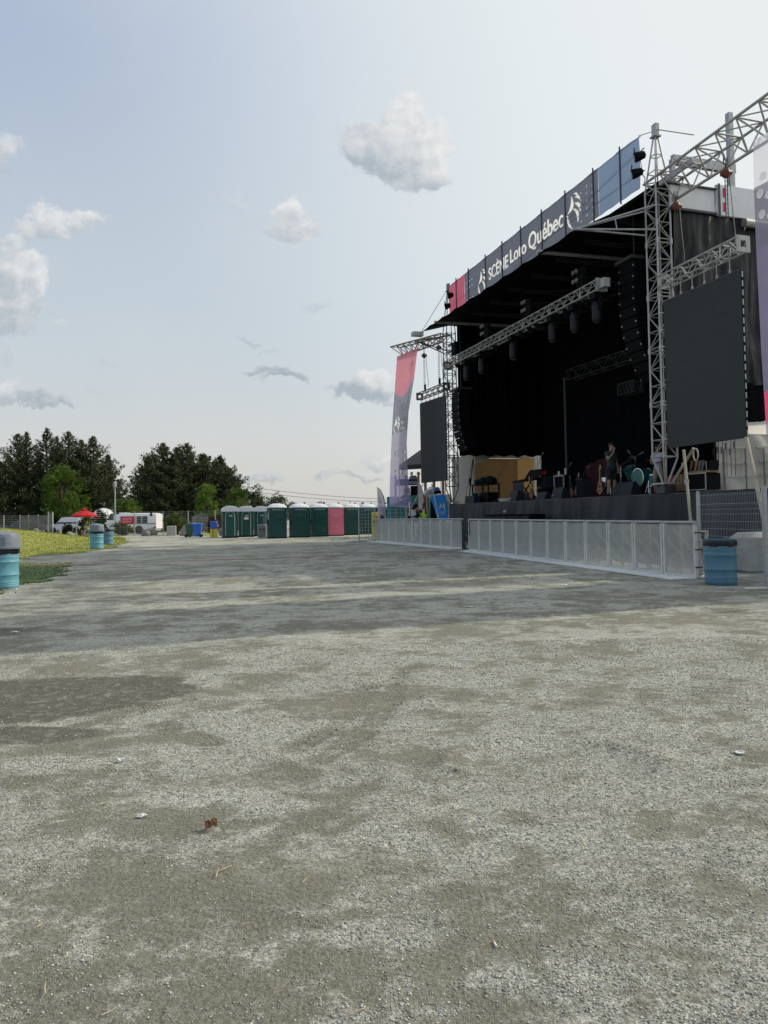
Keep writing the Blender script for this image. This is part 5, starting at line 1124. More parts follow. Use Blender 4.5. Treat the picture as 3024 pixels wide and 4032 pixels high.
mb = MB(); mb.tube(SP(2535, 612, -.1), SP(2500, 620, -.55), .03); mb.tube(SP(2535, 672, -.1), SP(2492, 685, -.55), .03); mb.path([SP(2520, 625, -.3), SP(2528, 655, -.3), SP(2515, 670, -.3), SP(2540, 700, -.1), SP(2537, 730, 0)], .015, 5); tag(mb.build('lamp_bracket', M['darksteel']), 'dark brackets and cable holding the near spire floodlights', 'bracket')
for px, py, lb in ((1763, 1166, 'upper dark floodlight on the far tower spire'), (1752, 1208, 'lower dark floodlight on the far tower spire')): parlamp(SP(px, py, -.5), -ns-us*.5-ZU*.3, lb, .17, .32, 'floodlights on the far spire')
r = random.Random(2)
for k, px in enumerate((1812, 1848, 1868, 1925, 1958, 2060, 2095, 2130, 2205, 2235, 2290, 2318)):
    s_ = RS(px, 1250, -.75)[0]; parlamp(S(s_, -.75, 8.72), V3((0, 0, -1))+ns*(.5+r.random()*.6)+us*r.uniform(-.5, .5), '%s black spotlight under the lighting truss, counting from the far tower' % ORD[k], .13, .36)
# loudspeaker arrays
def array(s0, d0, ztop, n_, label, hb=.36, w_=1.15):
    t = thing('speaker_array', label, 'loudspeaker array', S(s0, d0, ztop), 0, 'hanging loudspeaker arrays'); p = S(s0, d0, ztop); ang = -.06
    MB().box(p+ZU*.12, (.9, w_*1.05, .10), TH).build('fly_frame', M['darksteel'], t); MB().tube(p+ZU*.15, (p[0], p[1], 11.8), .02).build('chain', M['darksteel'], t)
    for k in range(n_):
        f = -ns*math.cos(ang)-ZU*math.sin(ang); up_ = np.cross(us, f); up_ = up_ if up_[2] > 0 else -up_
        c = p-up_*hb/2; mb = MB(); mb.box(c, (w_, .62, hb-.02), X=us, Yv=-f, Zv=up_); cb = mb.build('cabinet', M['black'], t)
        mb = MB(); 
        for sg in (-1, 1): mb.box(c+f*.315+us*sg*w_*.44, (.05, .02, .05), X=us, Yv=-f, Zv=up_)
        mb.build('latch', M['steel'], cb); p = p-up_*hb; ang += .02+.011*k
s_, z_ = RS(2475, 1050, .0); array(16.05, .1, 9.75, 11, 'tall curved black speaker array beside the near tower', .36, .85); array(1.45, .1, 7.9, 9, 'dim black speaker array inside the far corner of the stage', .34, 1.0)
mb = MB(); mb.path([S(16.0, -.9, 9.25), S(16.3, -.7, 8.9), S(16.1, -.3, 8.6), S(16.0, 0, 9.3), S(15.9, .1, 9.9)], .03, 5); tag(mb.build('cable_loop', M['black']), 'black cables looping from the truss end to the speaker array', 'cable')

# ---- tents
def tent_left():
    t = thing('side_tent', 'white tent with a tan interior at the far side of the stage', 'tent', S(-1.0, 1.9, 2)); c0 = S(-1.0, 1.9, 0); L1 = 3.1; W1 = 4.4; ze = 4.85; zb = zdeck
    fl = c0-us*L1; fr = c0+ns*W1; bl = fl+ns*W1
    def wall(a, b, z0, z1, bulge, mt, nm, arch=0, nu=14, nv=8):
        dn = np.cross(b-a, ZU); dn /= np.linalg.norm(dn); mb = MB()
        mb.grid(lambda u_, v_: a+(b-a)*u_+ZU*(z0+(z1-z0)*v_)+dn*(bulge*math.sin(v_*math.pi)+.02*math.sin(u_*23+v_*4)), nu, nv); return mb.build(nm, mt, t, smooth=True)
    wall(fl, c0, zb, ze, .06, M['tent'], 'side_wall')
    # opening front: white valance with a curved lower edge, flap at the far side
    mb = MB(); k = 16
    mb.grid(lambda a, b: c0+ns*W1*a+ZU*(ze-(b)*(.10+.62*abs(a*2-.95)**2.2*(a < .5)+.12*(a > .5)))+us*.01*math.sin(a*40), 24, 2); mb.build('valance', M['tent'], t)
    wall(c0+ns*(W1-.62)+us*.02, fr+us*.02, zb, ze-.1, .05, M['tent'], 'door_flap', 0, 26)
    mb = MB(); mb.grid(lambda a, b: (bl-ns*W1*(1-a))+us*.12+ZU*(zb+(ze-zb)*b)+us*(.015*math.sin(a*17+b*3)), 24, 6); mb.build('tan_wall', M['tan'], t, smooth=True)
    mb = MB(); mb.grid(lambda a, b: bl+(fr-bl)*a+ZU*(zb+(ze-zb)*b)-ns*.1, 8, 4); mb.build('tan_wall', M['tan'], t)
    pk = (fl+fr)/2+ZU*5.6; C4 = [q+ZU*(ze+.02) for q in (fl, c0, fr, bl)]
    for i in range(4):
        a, b = C4[i], C4[(i+1) % 4]; mb = MB(); mb.grid(lambda u_, v_: (a+(b-a)*u_)*(1-v_)+pk*v_-ZU*.18*math.sin(v_*math.pi), 6, 6); mb.build('roof_panel', M['tent'], t, smooth=True)
    for q in (fl, c0, fr, bl): MB().tube(q+ZU*zb, q+ZU*ze, .045).build('tent_pole', M['alu'], t)
    mb = MB(); mb.path([S(-.3, 1.2, 2), S(-.6, 1.5, 3.3), S(-.9, 1.8, 4.5)], .03, 5); mb.path([S(-.2, .9, 2.0), S(-.7, 1.7, 4.6)], .014, 5); mb.box(S(-.6, 1.45, 3.25), (.09, .09, .4), TH); mb.build('guy_rope', M['black'], t)
    MB().box(S(-2.6, 4.1, 1.93), (3.2, 4.4, .10), X=us, Yv=ns, Zv=ZU).build('floor', M['black'], t)
tent_left()
def tent_right():
    dR = 1.2; a0 = S(18.9, 3.0, 0); 
    x0 = P(2818, 1930, 22.6); zb = x0[2]; t = thing('side_tent', 'white tent with grid-marked side wall behind the right screen', 'tent', (x0[0], 22.6, zb)); W1 = 6.2; zt = 3.85
    X = ns; p0 = V3((x0[0], x0[1], 0)); mb = MB(); mb.grid(lambda a, b: p0+X*W1*a+ZU*(zb+(zt-zb)*b+.0)+us*(.04*math.sin(a*15+b*5)+.03*math.sin(b*9)*math.sin(a*31))+X*.12*b*(1-a), 40, 16); mb.build('side_wall', M['tent'], t, smooth=True)
    mb = MB(); mb.grid(lambda a, b: p0+X*(W1*a+.12+b*.0)+X*.7*b+ZU*(zt+(1.75*(b)*(.35+.65*min(1, a*2.4))))-us*(b*1.2)+us*.05*math.sin(a*9+b*5), 24, 12); mb.build('roof_panel', M['tent'], t, smooth=True)
    mb = MB(); mb.grid(lambda a, b: p0+X*.04-us*(.15+2.0*a)+ZU*(zb+(5.6-zb)*b), 8, 4); mb.build('end_wall', M['blackcloth'], t)
    mb = MB(); o_ = us*.07  # grey bars stand in for shelf-like shadows on the wall
    for (z, xa, xb) in ((zb+1.32, .1, 1.35), (zb+1.36, 1.6, 4), (zb+.84, .08, 1.35), (zb+.92, 1.7, 4), (zb+.42, .08, 1.5), (zb+.50, 1.7, 4)): mb.bar(p0+o_+X*xa+ZU*z, p0+o_+X*xb+ZU*(z+.03), .02, .045)
    mb.build('shelf_shadow', M['steel'], t); mb = MB()
    for xa in (.28, 1.12, 1.85, 2.9): mb.bar(p0+o_*1.4+X*xa+ZU*(zb+.02), p0+o_*1.4+X*(xa-.02)+ZU*(zb+1.3), .02, .05)
    mb.build('shelf_shadow_upright', M['net'], t)
    MB().box(p0+X*2.5+ZU*(zb-.06)-us*1.2, (2.6, 7, .1), X=us, Yv=ns, Zv=ZU).build('floor', M['black'], t)
tent_right()
# ---- unseen clad scaffold, added right of the stage to cast the second shadow band
t = thing('shadow_scaffold', 'unseen scaffold in black cloth beyond the right flag, added to cast a shadow band', 'scaffold', S(25.4, 1.4, 0)); mb = MB()
for a in (23.85, 25.4, 26.95):
    for b in (.4, 2.4): mb.tube(S(a, b, 0), S(a, b, 12.6), .05, 8)
for z in (2, 4, 6, 8, 10, 12):
    for b in (.4, 2.4): mb.tube(S(23.85, b, z), S(26.95, b, z), .03, 6)
    for a in (23.85, 25.4, 26.95): mb.tube(S(a, .4, z), S(a, 2.4, z), .03, 6)
mb.build('scaffold_tubes', M['alu'], t); mb = MB(); mb.grid(lambda a, b: S(23.7+3.4*a, .3+.05*math.sin(a*23), .3+12.1*b), 50, 6); mb.build('cladding', M['sidecloth'], t); mb = MB(); mb.grid(lambda a, b: S(27.05, .4+2*a, .3+12.1*b), 10, 6); mb.build('cladding', M['sidecloth'], t)
# ---- band gear
def sat(px, d): return S(RS(px, 1950, d)[0], d, zdeck)
def wedge(px, d, w_, label, h_=.42, rz=0):
    c = sat(px, d); t = thing('floor_monitor', label, 'floor monitor', c, 0, 'black floor monitors'); X, Yv = us, ns
    pr = [(-.22, 0), (.24, 0), (.24, h_*.55), (.02, h_), (-.06, h_*.98)]; mb = MB(); mb.prism([c+Yv*(a)+ZU*(b+.01)-X*w_/2 for a, b in pr], X*w_); mb.build('cabinet', M['greycab'], t)
    mb = MB(); mb.prism([c-Yv*.225+X*.02+ZU*.16-X*w_*.3, c-Yv*.225+X*.12+ZU*.16-X*w_*.3, c-Yv*.21+X*.12+ZU*.21-X*w_*.3, c-Yv*.21+X*.02+ZU*.21-X*w_*.3], -Yv*.01); mb.build('badge', M['lamplens'], t)
M['greycab'] = mat('charcoal_cabinet', (.017, .021, .026), .7, 0, .1)
wedge(2030, .7, .75, 'floor monitor left of the leaning brown guitar', .5); wedge(2140, .8, .8, 'rounded floor monitor in the middle of the stage edge', .36); wedge(2205, .75, .8, 'wide floor monitor right of the stage centre', .5); wedge(2462, .7, 1.15, 'widest floor monitor at the feet of the man in green', .50); wedge(2080, 1.6, .7, 'floor monitor behind the guitar stand', .4)
def micstand(px, d, h_, boom, label, tri=True):
    c = sat(px, d); t = thing('mic_stand', label, 'microphone stand', c, 0, 'microphone stands'); mb = MB(); mb.tube(c+ZU*.15, c+ZU*h_, .014, 6)
    MB().tube(c+ZU*.1, c+ZU*h_, .013, 6).build('pole', M['darksteel'], t); mb = MB()
    for k in range(3): a = k*2.09+.4; mb.tube(c+ZU*.22, c+V3((.32*math.cos(a), .32*math.sin(a), .02)), .01, 5)
    mb.build('tripod', M['darksteel'], t); b0, b1 = c+ZU*h_-V3(boom)*.28, c+ZU*h_+V3(boom); MB().tube(b0, b1, .010, 6).build('boom', M['darksteel'], t); d_ = V3(boom)/np.linalg.norm(boom)
    mb = MB(); mb.tube(b1-d_*.02, b1+d_*.14, .018, 8, .022); mb.sph(b1+d_*.16, .032, 8, 6); mb.build('microphone', M['greyplastic'], t)
micstand(1962, 1.0, 1.25, us*.75+ZU*.55, 'boom microphone stand in front of the tan tent wall'); micstand(2098, 1.0, 1.1, us*.9+ZU*.9, 'boom microphone stand beside the red clock'); micstand(2444, 1.1, 1.15, us*2.0*.45+ns*.2+ZU*.35, 'long boom microphone stand right of the man in green')
micstand(1893, 1.6, 1.5, us*.12+ZU*.35, 'short microphone stand rising over the dark equipment cart'); micstand(2505, 1.8, 1.4, us*-.3+ZU*.25, 'microphone stand over the drum kit')
micstand(2232, 2.4, 1.3, us*.3+ZU*.25, 'thin microphone stand behind the guitars'); micstand(2300, 3, 1.2, us*.3+ZU*.2, 'microphone stand in front of the dark red cloth')
# equipment cart
c = sat(1912, 1.1); t = thing('equipment_cart', 'dark equipment cart piled with bags in front of the tan tent', 'equipment cart', c); s_c = RS(1912, 1950, 1.1)[0]
def sbox(s, d, z0, ws, wd_, h_, mt, nm, par, bev=True): mb = MB(); mb.box(S(s, d, z0+h_/2), (ws, wd_, h_), X=us, Yv=ns, Zv=ZU); return mb.build(nm, mt, par)
sbox(s_c, 1.1, 2.95, 2.0, .7, .06, M['black'], 'top_shelf', t); sbox(s_c, 1.1, 2.05, 1.9, .65, .5, M['black'], 'lower_case', t)
for a in (-.95, .95):
    for b in (-.3, .3): sbox(s_c+a, 1.1+b, 2.02, .06, .06, .93, M['black'], 'post', t)
mb = MB(); r = random.Random(4)
for k in range(9): mb.sph(S(s_c-.8+.2*k, 1.1+r.uniform(-.1, .1), 3.12+r.random()*.08), (.2, .18, .13+.12*r.random()), 8, 6)
mb.build('bags', M['black'], t, smooth=True)
text_into('DO NOT', S(s_c-.1, .765, 2.55), us, Zv, .5, .09, mt=M['greyplastic'], parent=t, th=0, bold=.02, center=True); text_into('PUT', S(s_c-.1, .765, 2.42), us, Zv, .3, .09, mt=M['greyplastic'], parent=t, th=0, bold=.02, center=True)
sbox(s_c-.2, .45, 2.02, 1.1, .35, .38, mat('navy_case', (.01, .016, .03), .6), 'front_case', t)
def coil(px, d, label): 
    c = sat(px, d); mb = MB(); r = random.Random(px)
    for k in range(4): mb.path([c+V3((.22*math.cos(a+k)*(1+.1*k), .15*math.sin(a+k)*(1+.1*k), .03+.035*k)) for a in [i*.52 for i in range(13)]], .016, 5)
    tag(mb.build('cable_coil', M['paper']), label, 'cable', )
coil(1986, .5, 'white coiled cable left of the dark case on the stage edge'); coil(1995, .4, 'flat white cable bundle beside the first floor monitor')
# keyboard desk with slanted lid
s_k = RS(2075, 1950, 1.3)[0]; t = thing('keyboard_desk', 'black keyboard desk with a raised slanted lid', 'keyboard', S(s_k, 1.3, 2))
mb = MB(); mb.prism([S(s_k-.85, 1.0, 2.9), S(s_k+.85, 1.0, 2.9), S(s_k+.85, 1.5, 3.0), S(s_k-.85, 1.5, 3.0)], (0, 0, .08)); mb.build('keyboard', M['black'], t); mb = MB(); mb.prism([S(s_k-.6, 1.5, 3.08), S(s_k+.75, 1.5, 3.08), S(s_k+.75, 1.75, 3.5), S(s_k-.5, 1.75, 3.5)], ns*.04); mb.build('lid', M['black'], t)
mb = MB(); mb.bar(S(s_k-.7, 1.25, 2.02), S(s_k+.5, 1.25, 2.9), .05, .05); mb.bar(S(s_k+.7, 1.25, 2.02), S(s_k-.5, 1.25, 2.9), .05, .05); mb.build('stand', M['darksteel'], t); mb = MB(); mb.grid(lambda a, b: S(s_k-.75+1.1*a, .97-.05*math.sin(a*20)*b, 2.9-.85*b), 20, 3); mb.build('cloth', M['greycab'], t)
# clock, racks, amps
s_q = RS(2150, 1950, 2.0)[0]; t = thing('amp_stack', 'stack of black amplifiers under a red digital clock', 'amplifier stack', S(s_q, 2, 2)); sbox(s_q, 2.0, 2.01, .8, .5, .6, M['black'], 'amplifier', t); sbox(s_q, 2.0, 2.63, .78, .5, .5, M['greycab'], 'amplifier', t); 
t = thing('stage_clock', 'red digital clock on top of the black amplifier stack', 'clock', S(s_q, 2, 3.14)); sbox(s_q, 2.0, 3.145, .62, .2, .34, M['black'], 'case', t); text_into('5:50', S(s_q, 1.895, 3.31), us, Zv, .44, .17, mt=M['clockred'], parent=t, th=0, bold=.02, center=True)
s_q = RS(2207, 1950, 2.0)[0]; t = thing('rack_case', 'open rack case with a pale metal frame behind the floor monitors', 'rack case', S(s_q, 2, 2)); sbox(s_q, 2.2, 2.02, .8, .5, 1.1, M['black'], 'case', t); mb = MB()
for a, b in (((-.4, 2.45), (.4, 2.45)), ((-.4, 3.1), (.4, 3.1)), ((-.4, 2.45), (-.4, 3.1)), ((.4, 2.45), (.4, 3.1))): mb.bar(S(s_q+a[0], 1.93, a[1]), S(s_q+b[0], 1.93, b[1]), .05, .05)
mb.build('frame_edge', M['steel'], t); mb = MB(); mb.tube(S(s_q-.25, 2.1, 3.13), S(s_q-.25, 2.1, 3.32), .05); mb.tube(S(s_q+.3, 2.1, 3.13), S(s_q+.3, 2.1, 3.42), .045); tag(mb.build('drink_cups', M['paper']), 'pale cups standing on the rack case', 'cups')
s_q = RS(2180, 1950, 2.3)[0]; t = thing('wood_cabinet', 'grey speaker cabinet between the clock stack and the rack case', 'speaker cabinet', S(s_q, 2.6, 2)); sbox(s_q, 2.6, 2.02, .7, .5, 1.25, M['greycab'], 'cabinet', t); sbox(s_q, 2.33, 2.1, .6, .02, 1.1, M['black'], 'grille', t)
s_q = RS(2298, 1950, 1.0)[0]; t = thing('speaker_cabinet', 'upright grey speaker left of the sunburst guitar', 'speaker cabinet', S(s_q, 1, 2)); sbox(s_q, 1.0, 2.01, .42, .4, .8, M['greycab'], 'cabinet', t); sbox(s_q, .79, 2.05, .34, .02, .7, M['black'], 'grille', t); sbox(s_q, 1.0, 2.815, .46, .44, .03, M['black'], 'top', t)
def guitar(c, X, Z, Nn, sc, bodym, neckm, label, acoustic=False, stand=True):
    c = V3(c); X, Z, Nn = V3(X), V3(Z), V3(Nn); t = thing('guitar', label, 'guitar', c, 0, 'guitars on stage'); P_ = lambda a, b, e=0: c+X*a*sc+Z*b*sc+Nn*e*sc
    out = []
    for i in range(28):
        a = 2*math.pi*i/28; sn, cs_ = math.sin(a), math.cos(a); w_ = .195 if sn < 0 else .15; waist = 1-.22*math.exp(-((sn-.15)/.28)**2); out.append((w_*cs_*waist, .26+.25*sn))
    mb = MB(); mb.prism([P_(a, b, -.05 if acoustic else -.02) for a, b in out], Nn*(.10 if acoustic else .04)*sc); b_ = mb.build('body', bodym, t)
    mb = MB(); mb.prism([P_(.04*math.cos(k)*1, .30+.04*math.sin(k), .052 if acoustic else .022) for k in [i*.52 for i in range(12)]], Nn*.003*sc); mb.build('sound_hole', M['black'], t)
    MB().prism([P_(-.06, .13, .053 if acoustic else .023), P_(.06, .13, .053 if acoustic else .023), P_(.06, .16, .053 if acoustic else .023), P_(-.06, .16, .053 if acoustic else .023)], Nn*.01*sc).build('bridge', M['black'], t)
    mb = MB(); mb.prism([P_(-.027, .40, .03), P_(.027, .40, .03), P_(.022, .90, .03), P_(-.022, .90, .03)], Nn*.025*sc); mb.build('neck', neckm, t)
    mb = MB(); mb.prism([P_(-.035, .90, .02), P_(.035, .90, .02), P_(.042, 1.07, .01), P_(-.03, 1.09, .01)], Nn*.02*sc); 
    for k in range(3):
        for sg in (-1, 1): mb.box(P_(sg*.055, .93+.05*k, .02), (.03*sc, .02*sc, .02*sc), X=X, Yv=Nn, Zv=Z)
    mb.build('headstock', neckm, t)
    if stand: mb = MB(); q_ = P_(0, .1, -.12); mb.tube(P_(0, .75, -.05), P_(0, .0, -.2), .012); mb.tube(P_(-.12, .08, .08), P_(0, .1, -.1), .01); mb.tube(P_(.12, .08, .08), P_(0, .1, -.1), .01); mb.tube(P_(0, .3, -.1), P_(-.2, -.08, -.1), .012); mb.tube(P_(0, .3, -.1), P_(.2, -.08, -.1), .012); mb.build('stand', M['darksteel'], t)
    return t
tl = lambda a: (us*math.cos(a)-ZU*math.sin(a), us*math.sin(a)+ZU*math.cos(a))
X_, Z_ = tl(.04); guitar(sat(2366, 1.0)+ZU*.12, X_, Z_, -ns, 1.05, M['sunburst'], M['maple'], 'sunburst acoustic guitar on a stand left of the man in green', True)
X_, Z_ = tl(.2); guitar(sat(2385, .95)+ZU*.05, X_, Z_, -ns, .95, M['black'], M['greyplastic'], 'dark guitar leaning right of the sunburst acoustic guitar')
mg = mat('brown_guitar', (.20, .06, .03), .35); X_, Z_ = tl(-.12); guitar(sat(2093, .7)+ZU*.08, X_, Z_, -ns, .95, mg, M['maple'], 'brown guitar on a stand below the keyboard lid')
mg2 = mat('walnut_guitar', (.12, .05, .03), .35); X_, Z_ = tl(.3); guitar(sat(2268, 1.9)+ZU*.15, X_, Z_, -ns, .95, mg2, M['maple'], 'brown guitar with a tilted pale neck behind the upright speaker'); X_, Z_ = tl(-.1); guitar(sat(2252, 2.0)+ZU*.1, X_, Z_, -ns, .9, mg2, M['darksteel'], 'dark walnut guitar left of the tilted pale-necked one')
# dark red cloth
mb = MB(); sq = RS(2357, 1950, 3.2)[0]; mb.grid(lambda a, b: S(sq-1.0+2.2*a, 3.2+.06*math.sin(a*22), 2.0+(1.55+.35*a)*b), 40, 6); tag(mb.build('backdrop_cloth', M['redcloth'], smooth=True), 'dark red draped cloth behind the sunburst guitar', 'cloth')
# drum kit
s_d = RS(2545, 1950, 2.3)[0]; t = thing('drum_kit', 'teal drum kit with chrome snare behind the near tower', 'drum kit', S(s_d, 2.3, 2))
def drumc(s, d, z, r_, h_, mt, nm, ax=ZU):
    o_ = S(s, d, z); ax = V3(ax); X = np.cross(ax, us+.01*ZU) if abs(ax@us) < .9 else V3(ns); X /= np.linalg.norm(X); Y_ = np.cross(ax, X); mb = MB(); mb.lathe([(r_, 0), (r_, h_)], o_, 22, X, Y_, ax); b_ = mb.build(nm, mt, t, smooth=False)
    mb = MB(); mb.lathe([(r_+.012, 0), (r_+.012, .03), (r_-.002, .03)], o_-ax*.01, 22, X, Y_, ax, False); mb.lathe([(r_-.002, 0), (r_+.012, .0), (r_+.012, .03), (r_-.01, .035)], o_+ax*(h_-.02), 22, X, Y_, ax, False); mb.build('hoop', M['chrome'], b_)
drumc(s_d-1.35, 1.5, 2.62, .20, .16, M['chrome'], 'snare'); drumc(s_d-.45, 2.1, 2.75, .24, .42, M['tealdrum'], 'tom', -ns*.5+ZU*.9); drumc(s_d+.25, 2.2, 2.7, .34, .45, M['tealdrum'], 'bass_drum', -ns); drumc(s_d+.95, 2.0, 2.35, .24, .42, M['tealdrum'], 'floor_tom'); drumc(s_d-.9, 1.6, 2.95, .15, .22, M['chrome'], 'side_snare')
for a, z, r_ in ((-1.1, 3.2, .26), (.9, 3.3, .3), (-.2, 3.5, .24)): mb = MB(); mb.lathe([(.02, .03), (.06, .03), (r_, 0), (r_, -.004), (.02, .0)], S(s_d+a, 2.0, z), 20); mb.build('cymbal', mat('brass%d' % int(z*10), (.35, .26, .10), .3, .9), t); MB().tube(S(s_d+a, 2.0, 2.02), S(s_d+a, 2.0, z), .012).build('cymbal_stand', M['chrome'], t)
mb = MB()
for a in (-1.35, -.9, -.45, .95): 
    for k in range(3): mb.tube(S(s_d+a, 1.7, 2.55), S(s_d+a, 1.7, 2.02)+V3((.2*math.cos(k*2.1), .2*math.sin(k*2.1), 0)), .012)
mb.build('drum_legs', M['chrome'], t)
mb = MB(); c = sat(2561, .35); mb.lathe([(.032, 0), (.033, .02), (.033, .14), (.015, .19), (.015, .215), (.02, .216), (.02, .235)], c, 14); tag(mb.build('water_bottle', mat('clear_plastic', (.5, .55, .58), .1, transp=.45)), 'small clear water bottle standing on the stage edge', 'bottle')
# subwoofers in front of stage
t = None
for k in range(6):
    s_, z_ = RS(1956+27.5*k, 2035, -.75); tt = thing('subwoofer', '%s black subwoofer from the left in front of the stage skirt' % ORD[k], 'subwoofer', S(s_, -.75, 0), 0, 'row of subwoofers'); w_ = .92
    sbox(s_, -.75, .0, w_, .7, 1.42, M['black'], 'cabinet', tt); sbox(s_, -1.108, .12, w_-.14, .02, 1.2, M['canvasblack'], 'grille', tt)
c = S(RS(1990, 2025, -.75)[0], -.75, 1.43); mb = MB(); mb.sph(c+ZU*.09, (.09, .08, .09), 10, 7); tag(mb.build('crumpled_cup', M['steel'], smooth=True), 'small pale cup left on top of the subwoofers', 'cup')
# side-stage cases
s_, _ = RS(2700, 1900, 1.5)
def atside(px, d): return RS(px, 1925, d)[0]
t = thing('red_case', 'red fabric-covered box at the side of the stage right of the tower', 'box', S(atside(2668, .9), .9, 2)); sbox(atside(2668, .9), .9, 2.06, .38, .5, .52, M['redbox'], 'case', t)
t = thing('plywood_crate', 'brown plywood crate between the red box and black flight case', 'crate', S(atside(2703, .9), .9, 2)); sbox(atside(2703, .9), .9, 2.06, .34, .5, .54, M['ply'], 'crate', t); 
for a in (-.15, .0, .15): sbox(atside(2703, .9)+a, .64, 2.07, .035, .025, .52, M['wood'], 'batten', t)
sc = atside(2766, .8); t = thing('flight_case', 'black flight case with aluminium edges under the guitar rack', 'flight case', S(sc, .8, 2)); sbox(sc, .8, 2.08, .92, .55, .50, M['black'], 'body', t)
mb = MB()
for a in (-.46, .46): mb.bar(S(sc+a, .52, 2.08), S(sc+a, .52, 2.58), .03, .03)
for z in (2.08, 2.58): mb.bar(S(sc-.46, .52, z), S(sc+.46, .52, z), .03, .03)
mb.bar(S(sc-.38, .52, 2.1), S(sc-.38, .52, 2.56), .02, .03); mb.build('edging', M['alu'], t); sbox(sc-.42, .505, 2.25, .05, .03, .16, M['steel'], 'handle', t)
sbox(sc, .8, 2.02, .9, .5, .05, M['darksteel'], 'castor_board', t)
t = thing('guitar_rack', 'wooden-topped rack on the flight case holding guitar necks', 'rack', S(sc, .8, 2.6)); sbox(sc, .8, 2.60, 1.0, .4, .06, M['ply'], 'rail', t)
for k, (px, col) in enumerate(((2705, 'pale yellow'), (2716, 'pale amber'), (2734, 'orange-brown'), (2748, 'dark grey'), (2761, 'charcoal'), (2783, 'black, most tilted'))):
    q_ = SP(px, 1868, .8); X_, Z_ = tl(.25 if k < 5 else .6); mt = [M['maple'], M['maple'], M['ply'], M['greyplastic'], M['greyplastic'], M['darksteel']][k]
    tt = thing('guitar_neck', '%s guitar neck, %s from the left in the side-stage rack' % (col, ORD[k]), 'guitar', q_, 0, 'guitars in the side rack'); mb = MB(); mb.box(q_+Z_*.14, (.05, .04, .34), X=X_, Yv=ns, Zv=Z_); mb.build('neck', mt, tt); mb = MB(); mb.box(q_+Z_*.36+X_*.01, (.085, .03, .16), X=X_, Yv=ns, Zv=Z_); mb.build('headstock', mt, tt)
    sbox(RS(px, 1868, .8)[0]-.03, .8, 2.66, .2, .14, .02, mt, 'body_top', tt)
sbox_l = thing('power_box', 'small black box with pale corner on the right end of the flight case', 'box', S(sc+.42, .8, 2.66)); sbox(sc+.45, .8, 2.665, .2, .3, .3, M['black'], 'case', sbox_l); sbox(sc+.37, .645, 2.68, .03, .02, .26, M['alu'], 'edge', sbox_l)
mb = MB(); r = random.Random(11)
for k in range(7): s2 = sc-.4+.17*k; mb.tube(S(s2, 1.5, 2.5), S(s2+.02, 1.5, 3.7+r.random()*.3), .012, 5); mb.box(S(s2, 1.48, 3.1+r.random()*.4), (.05, .04, .2), TH)
tag(mb.build('hanging_cables', M['greyplastic']), 'grey cables hanging in the dark behind the guitar rack', 'cables')
mb = MB(); c = SP(2739, 1777, -.1); mb.path([c+us*(.10*math.sin(a))+ZU*(.18*math.cos(a)-.1) for a in [i*.45 for i in range(15)]], .022, 6); tag(mb.build('strap_loop', M['strap']), 'pale strap looped under the lower edge of the right screen', 'strap')
curtain('side_backdrop', 'black cloth behind the side-stage cases under the right screen', lambda a, b: S(17.6+fold(a*5)*.3, .6+5.2*a, 5.6-3.6*b), 50, 4, M['blackcloth'])
# ================================================================ crowd barriers
def barrier(p, q, label, h, group):
    p, q = V3((p[0], p[1], 0)), V3((q[0], q[1], 0)); d = q-p; l = np.linalg.norm(d); X = d/l; nn = np.cross(X, ZU)
    if nn@ns > 0: nn = -nn      # nn towards the audience
    g_ = .012; a, b = p+X*g_, q-X*g_; t = thing('crowd_barrier', label, 'crowd barrier', (p+q)/2, 0, group)
    mb = MB(); mb.prism([a+X*.03+ZU*.05, b-X*.03+ZU*.05, b-X*.03+ZU*(h-.05), a+X*.03+ZU*(h-.05)], -nn*.006); mb.build('perforated_panel', M['barrier'], t)
    mb = MB(); e = nn*.0
    for c in (a+X*.035, b-X*.035): mb.bar(c+ZU*.02, c+ZU*(h-.03), .05, .07, nn)
    mb.bar(a+ZU*.05, b+ZU*.05, .05, .05); mb.bar((a+b)/2-nn*.03+ZU*.06, (a+b)/2-nn*.03+ZU*(h-.06), .04, .03, nn); 
    for z in (.42, .84): mb.bar(a-nn*.035+ZU*z, b-nn*.035+ZU*z, .03, .03)
    mb.build('frame', M['bframe'], t)
    mb = MB(); mb.tube(a+ZU*h, b+ZU*h, .032, 10); mb.tube(a+ZU*h, a+ZU*(h-.06), .03, 8); mb.tube(b+ZU*h, b+ZU*(h-.06), .03, 8); mb.build('top_rail', M['alu'], t)
    for f in (.25, .75):
        c = a+(b-a)*f; mb = MB(); mb.bar(c-nn*.03+ZU*(h-.12), c-nn*.95+ZU*.08, .045, .045); mb.bar(c-nn*.03+ZU*(h*.55), c-nn*.55+ZU*.08, .035, .035); mb.build('brace', M['alu'], t)
    mb = MB(); mb.prism([a+nn*.02+ZU*.008, b+nn*.02+ZU*.008, b+nn*.62+ZU*.008, a+nn*.62+ZU*.008], (0, 0, .02)); mb.prism([a-nn*.05+ZU*.02, b-nn*.05+ZU*.02, b-nn*1.0+ZU*.05, a-nn*1.0+ZU*.05], (0, 0, .03)); mb.build('foot_plate', M['plate'], t)
    return t
bl0, bl1, br0, br1 = G(1480, 2132)[:2], G(1826, 2163)[:2], G(1848, 2168)[:2], G(2749, 2281)[:2]
for k in range(10):
    a, b = bl0+(bl1-bl0)*k/10, bl0+(bl1-bl0)*(k+1)/10; barrier(a, b, '%s barrier section from the left end of the shorter far barrier run' % ORD[k], 1.25, 'crowd barriers, far run')
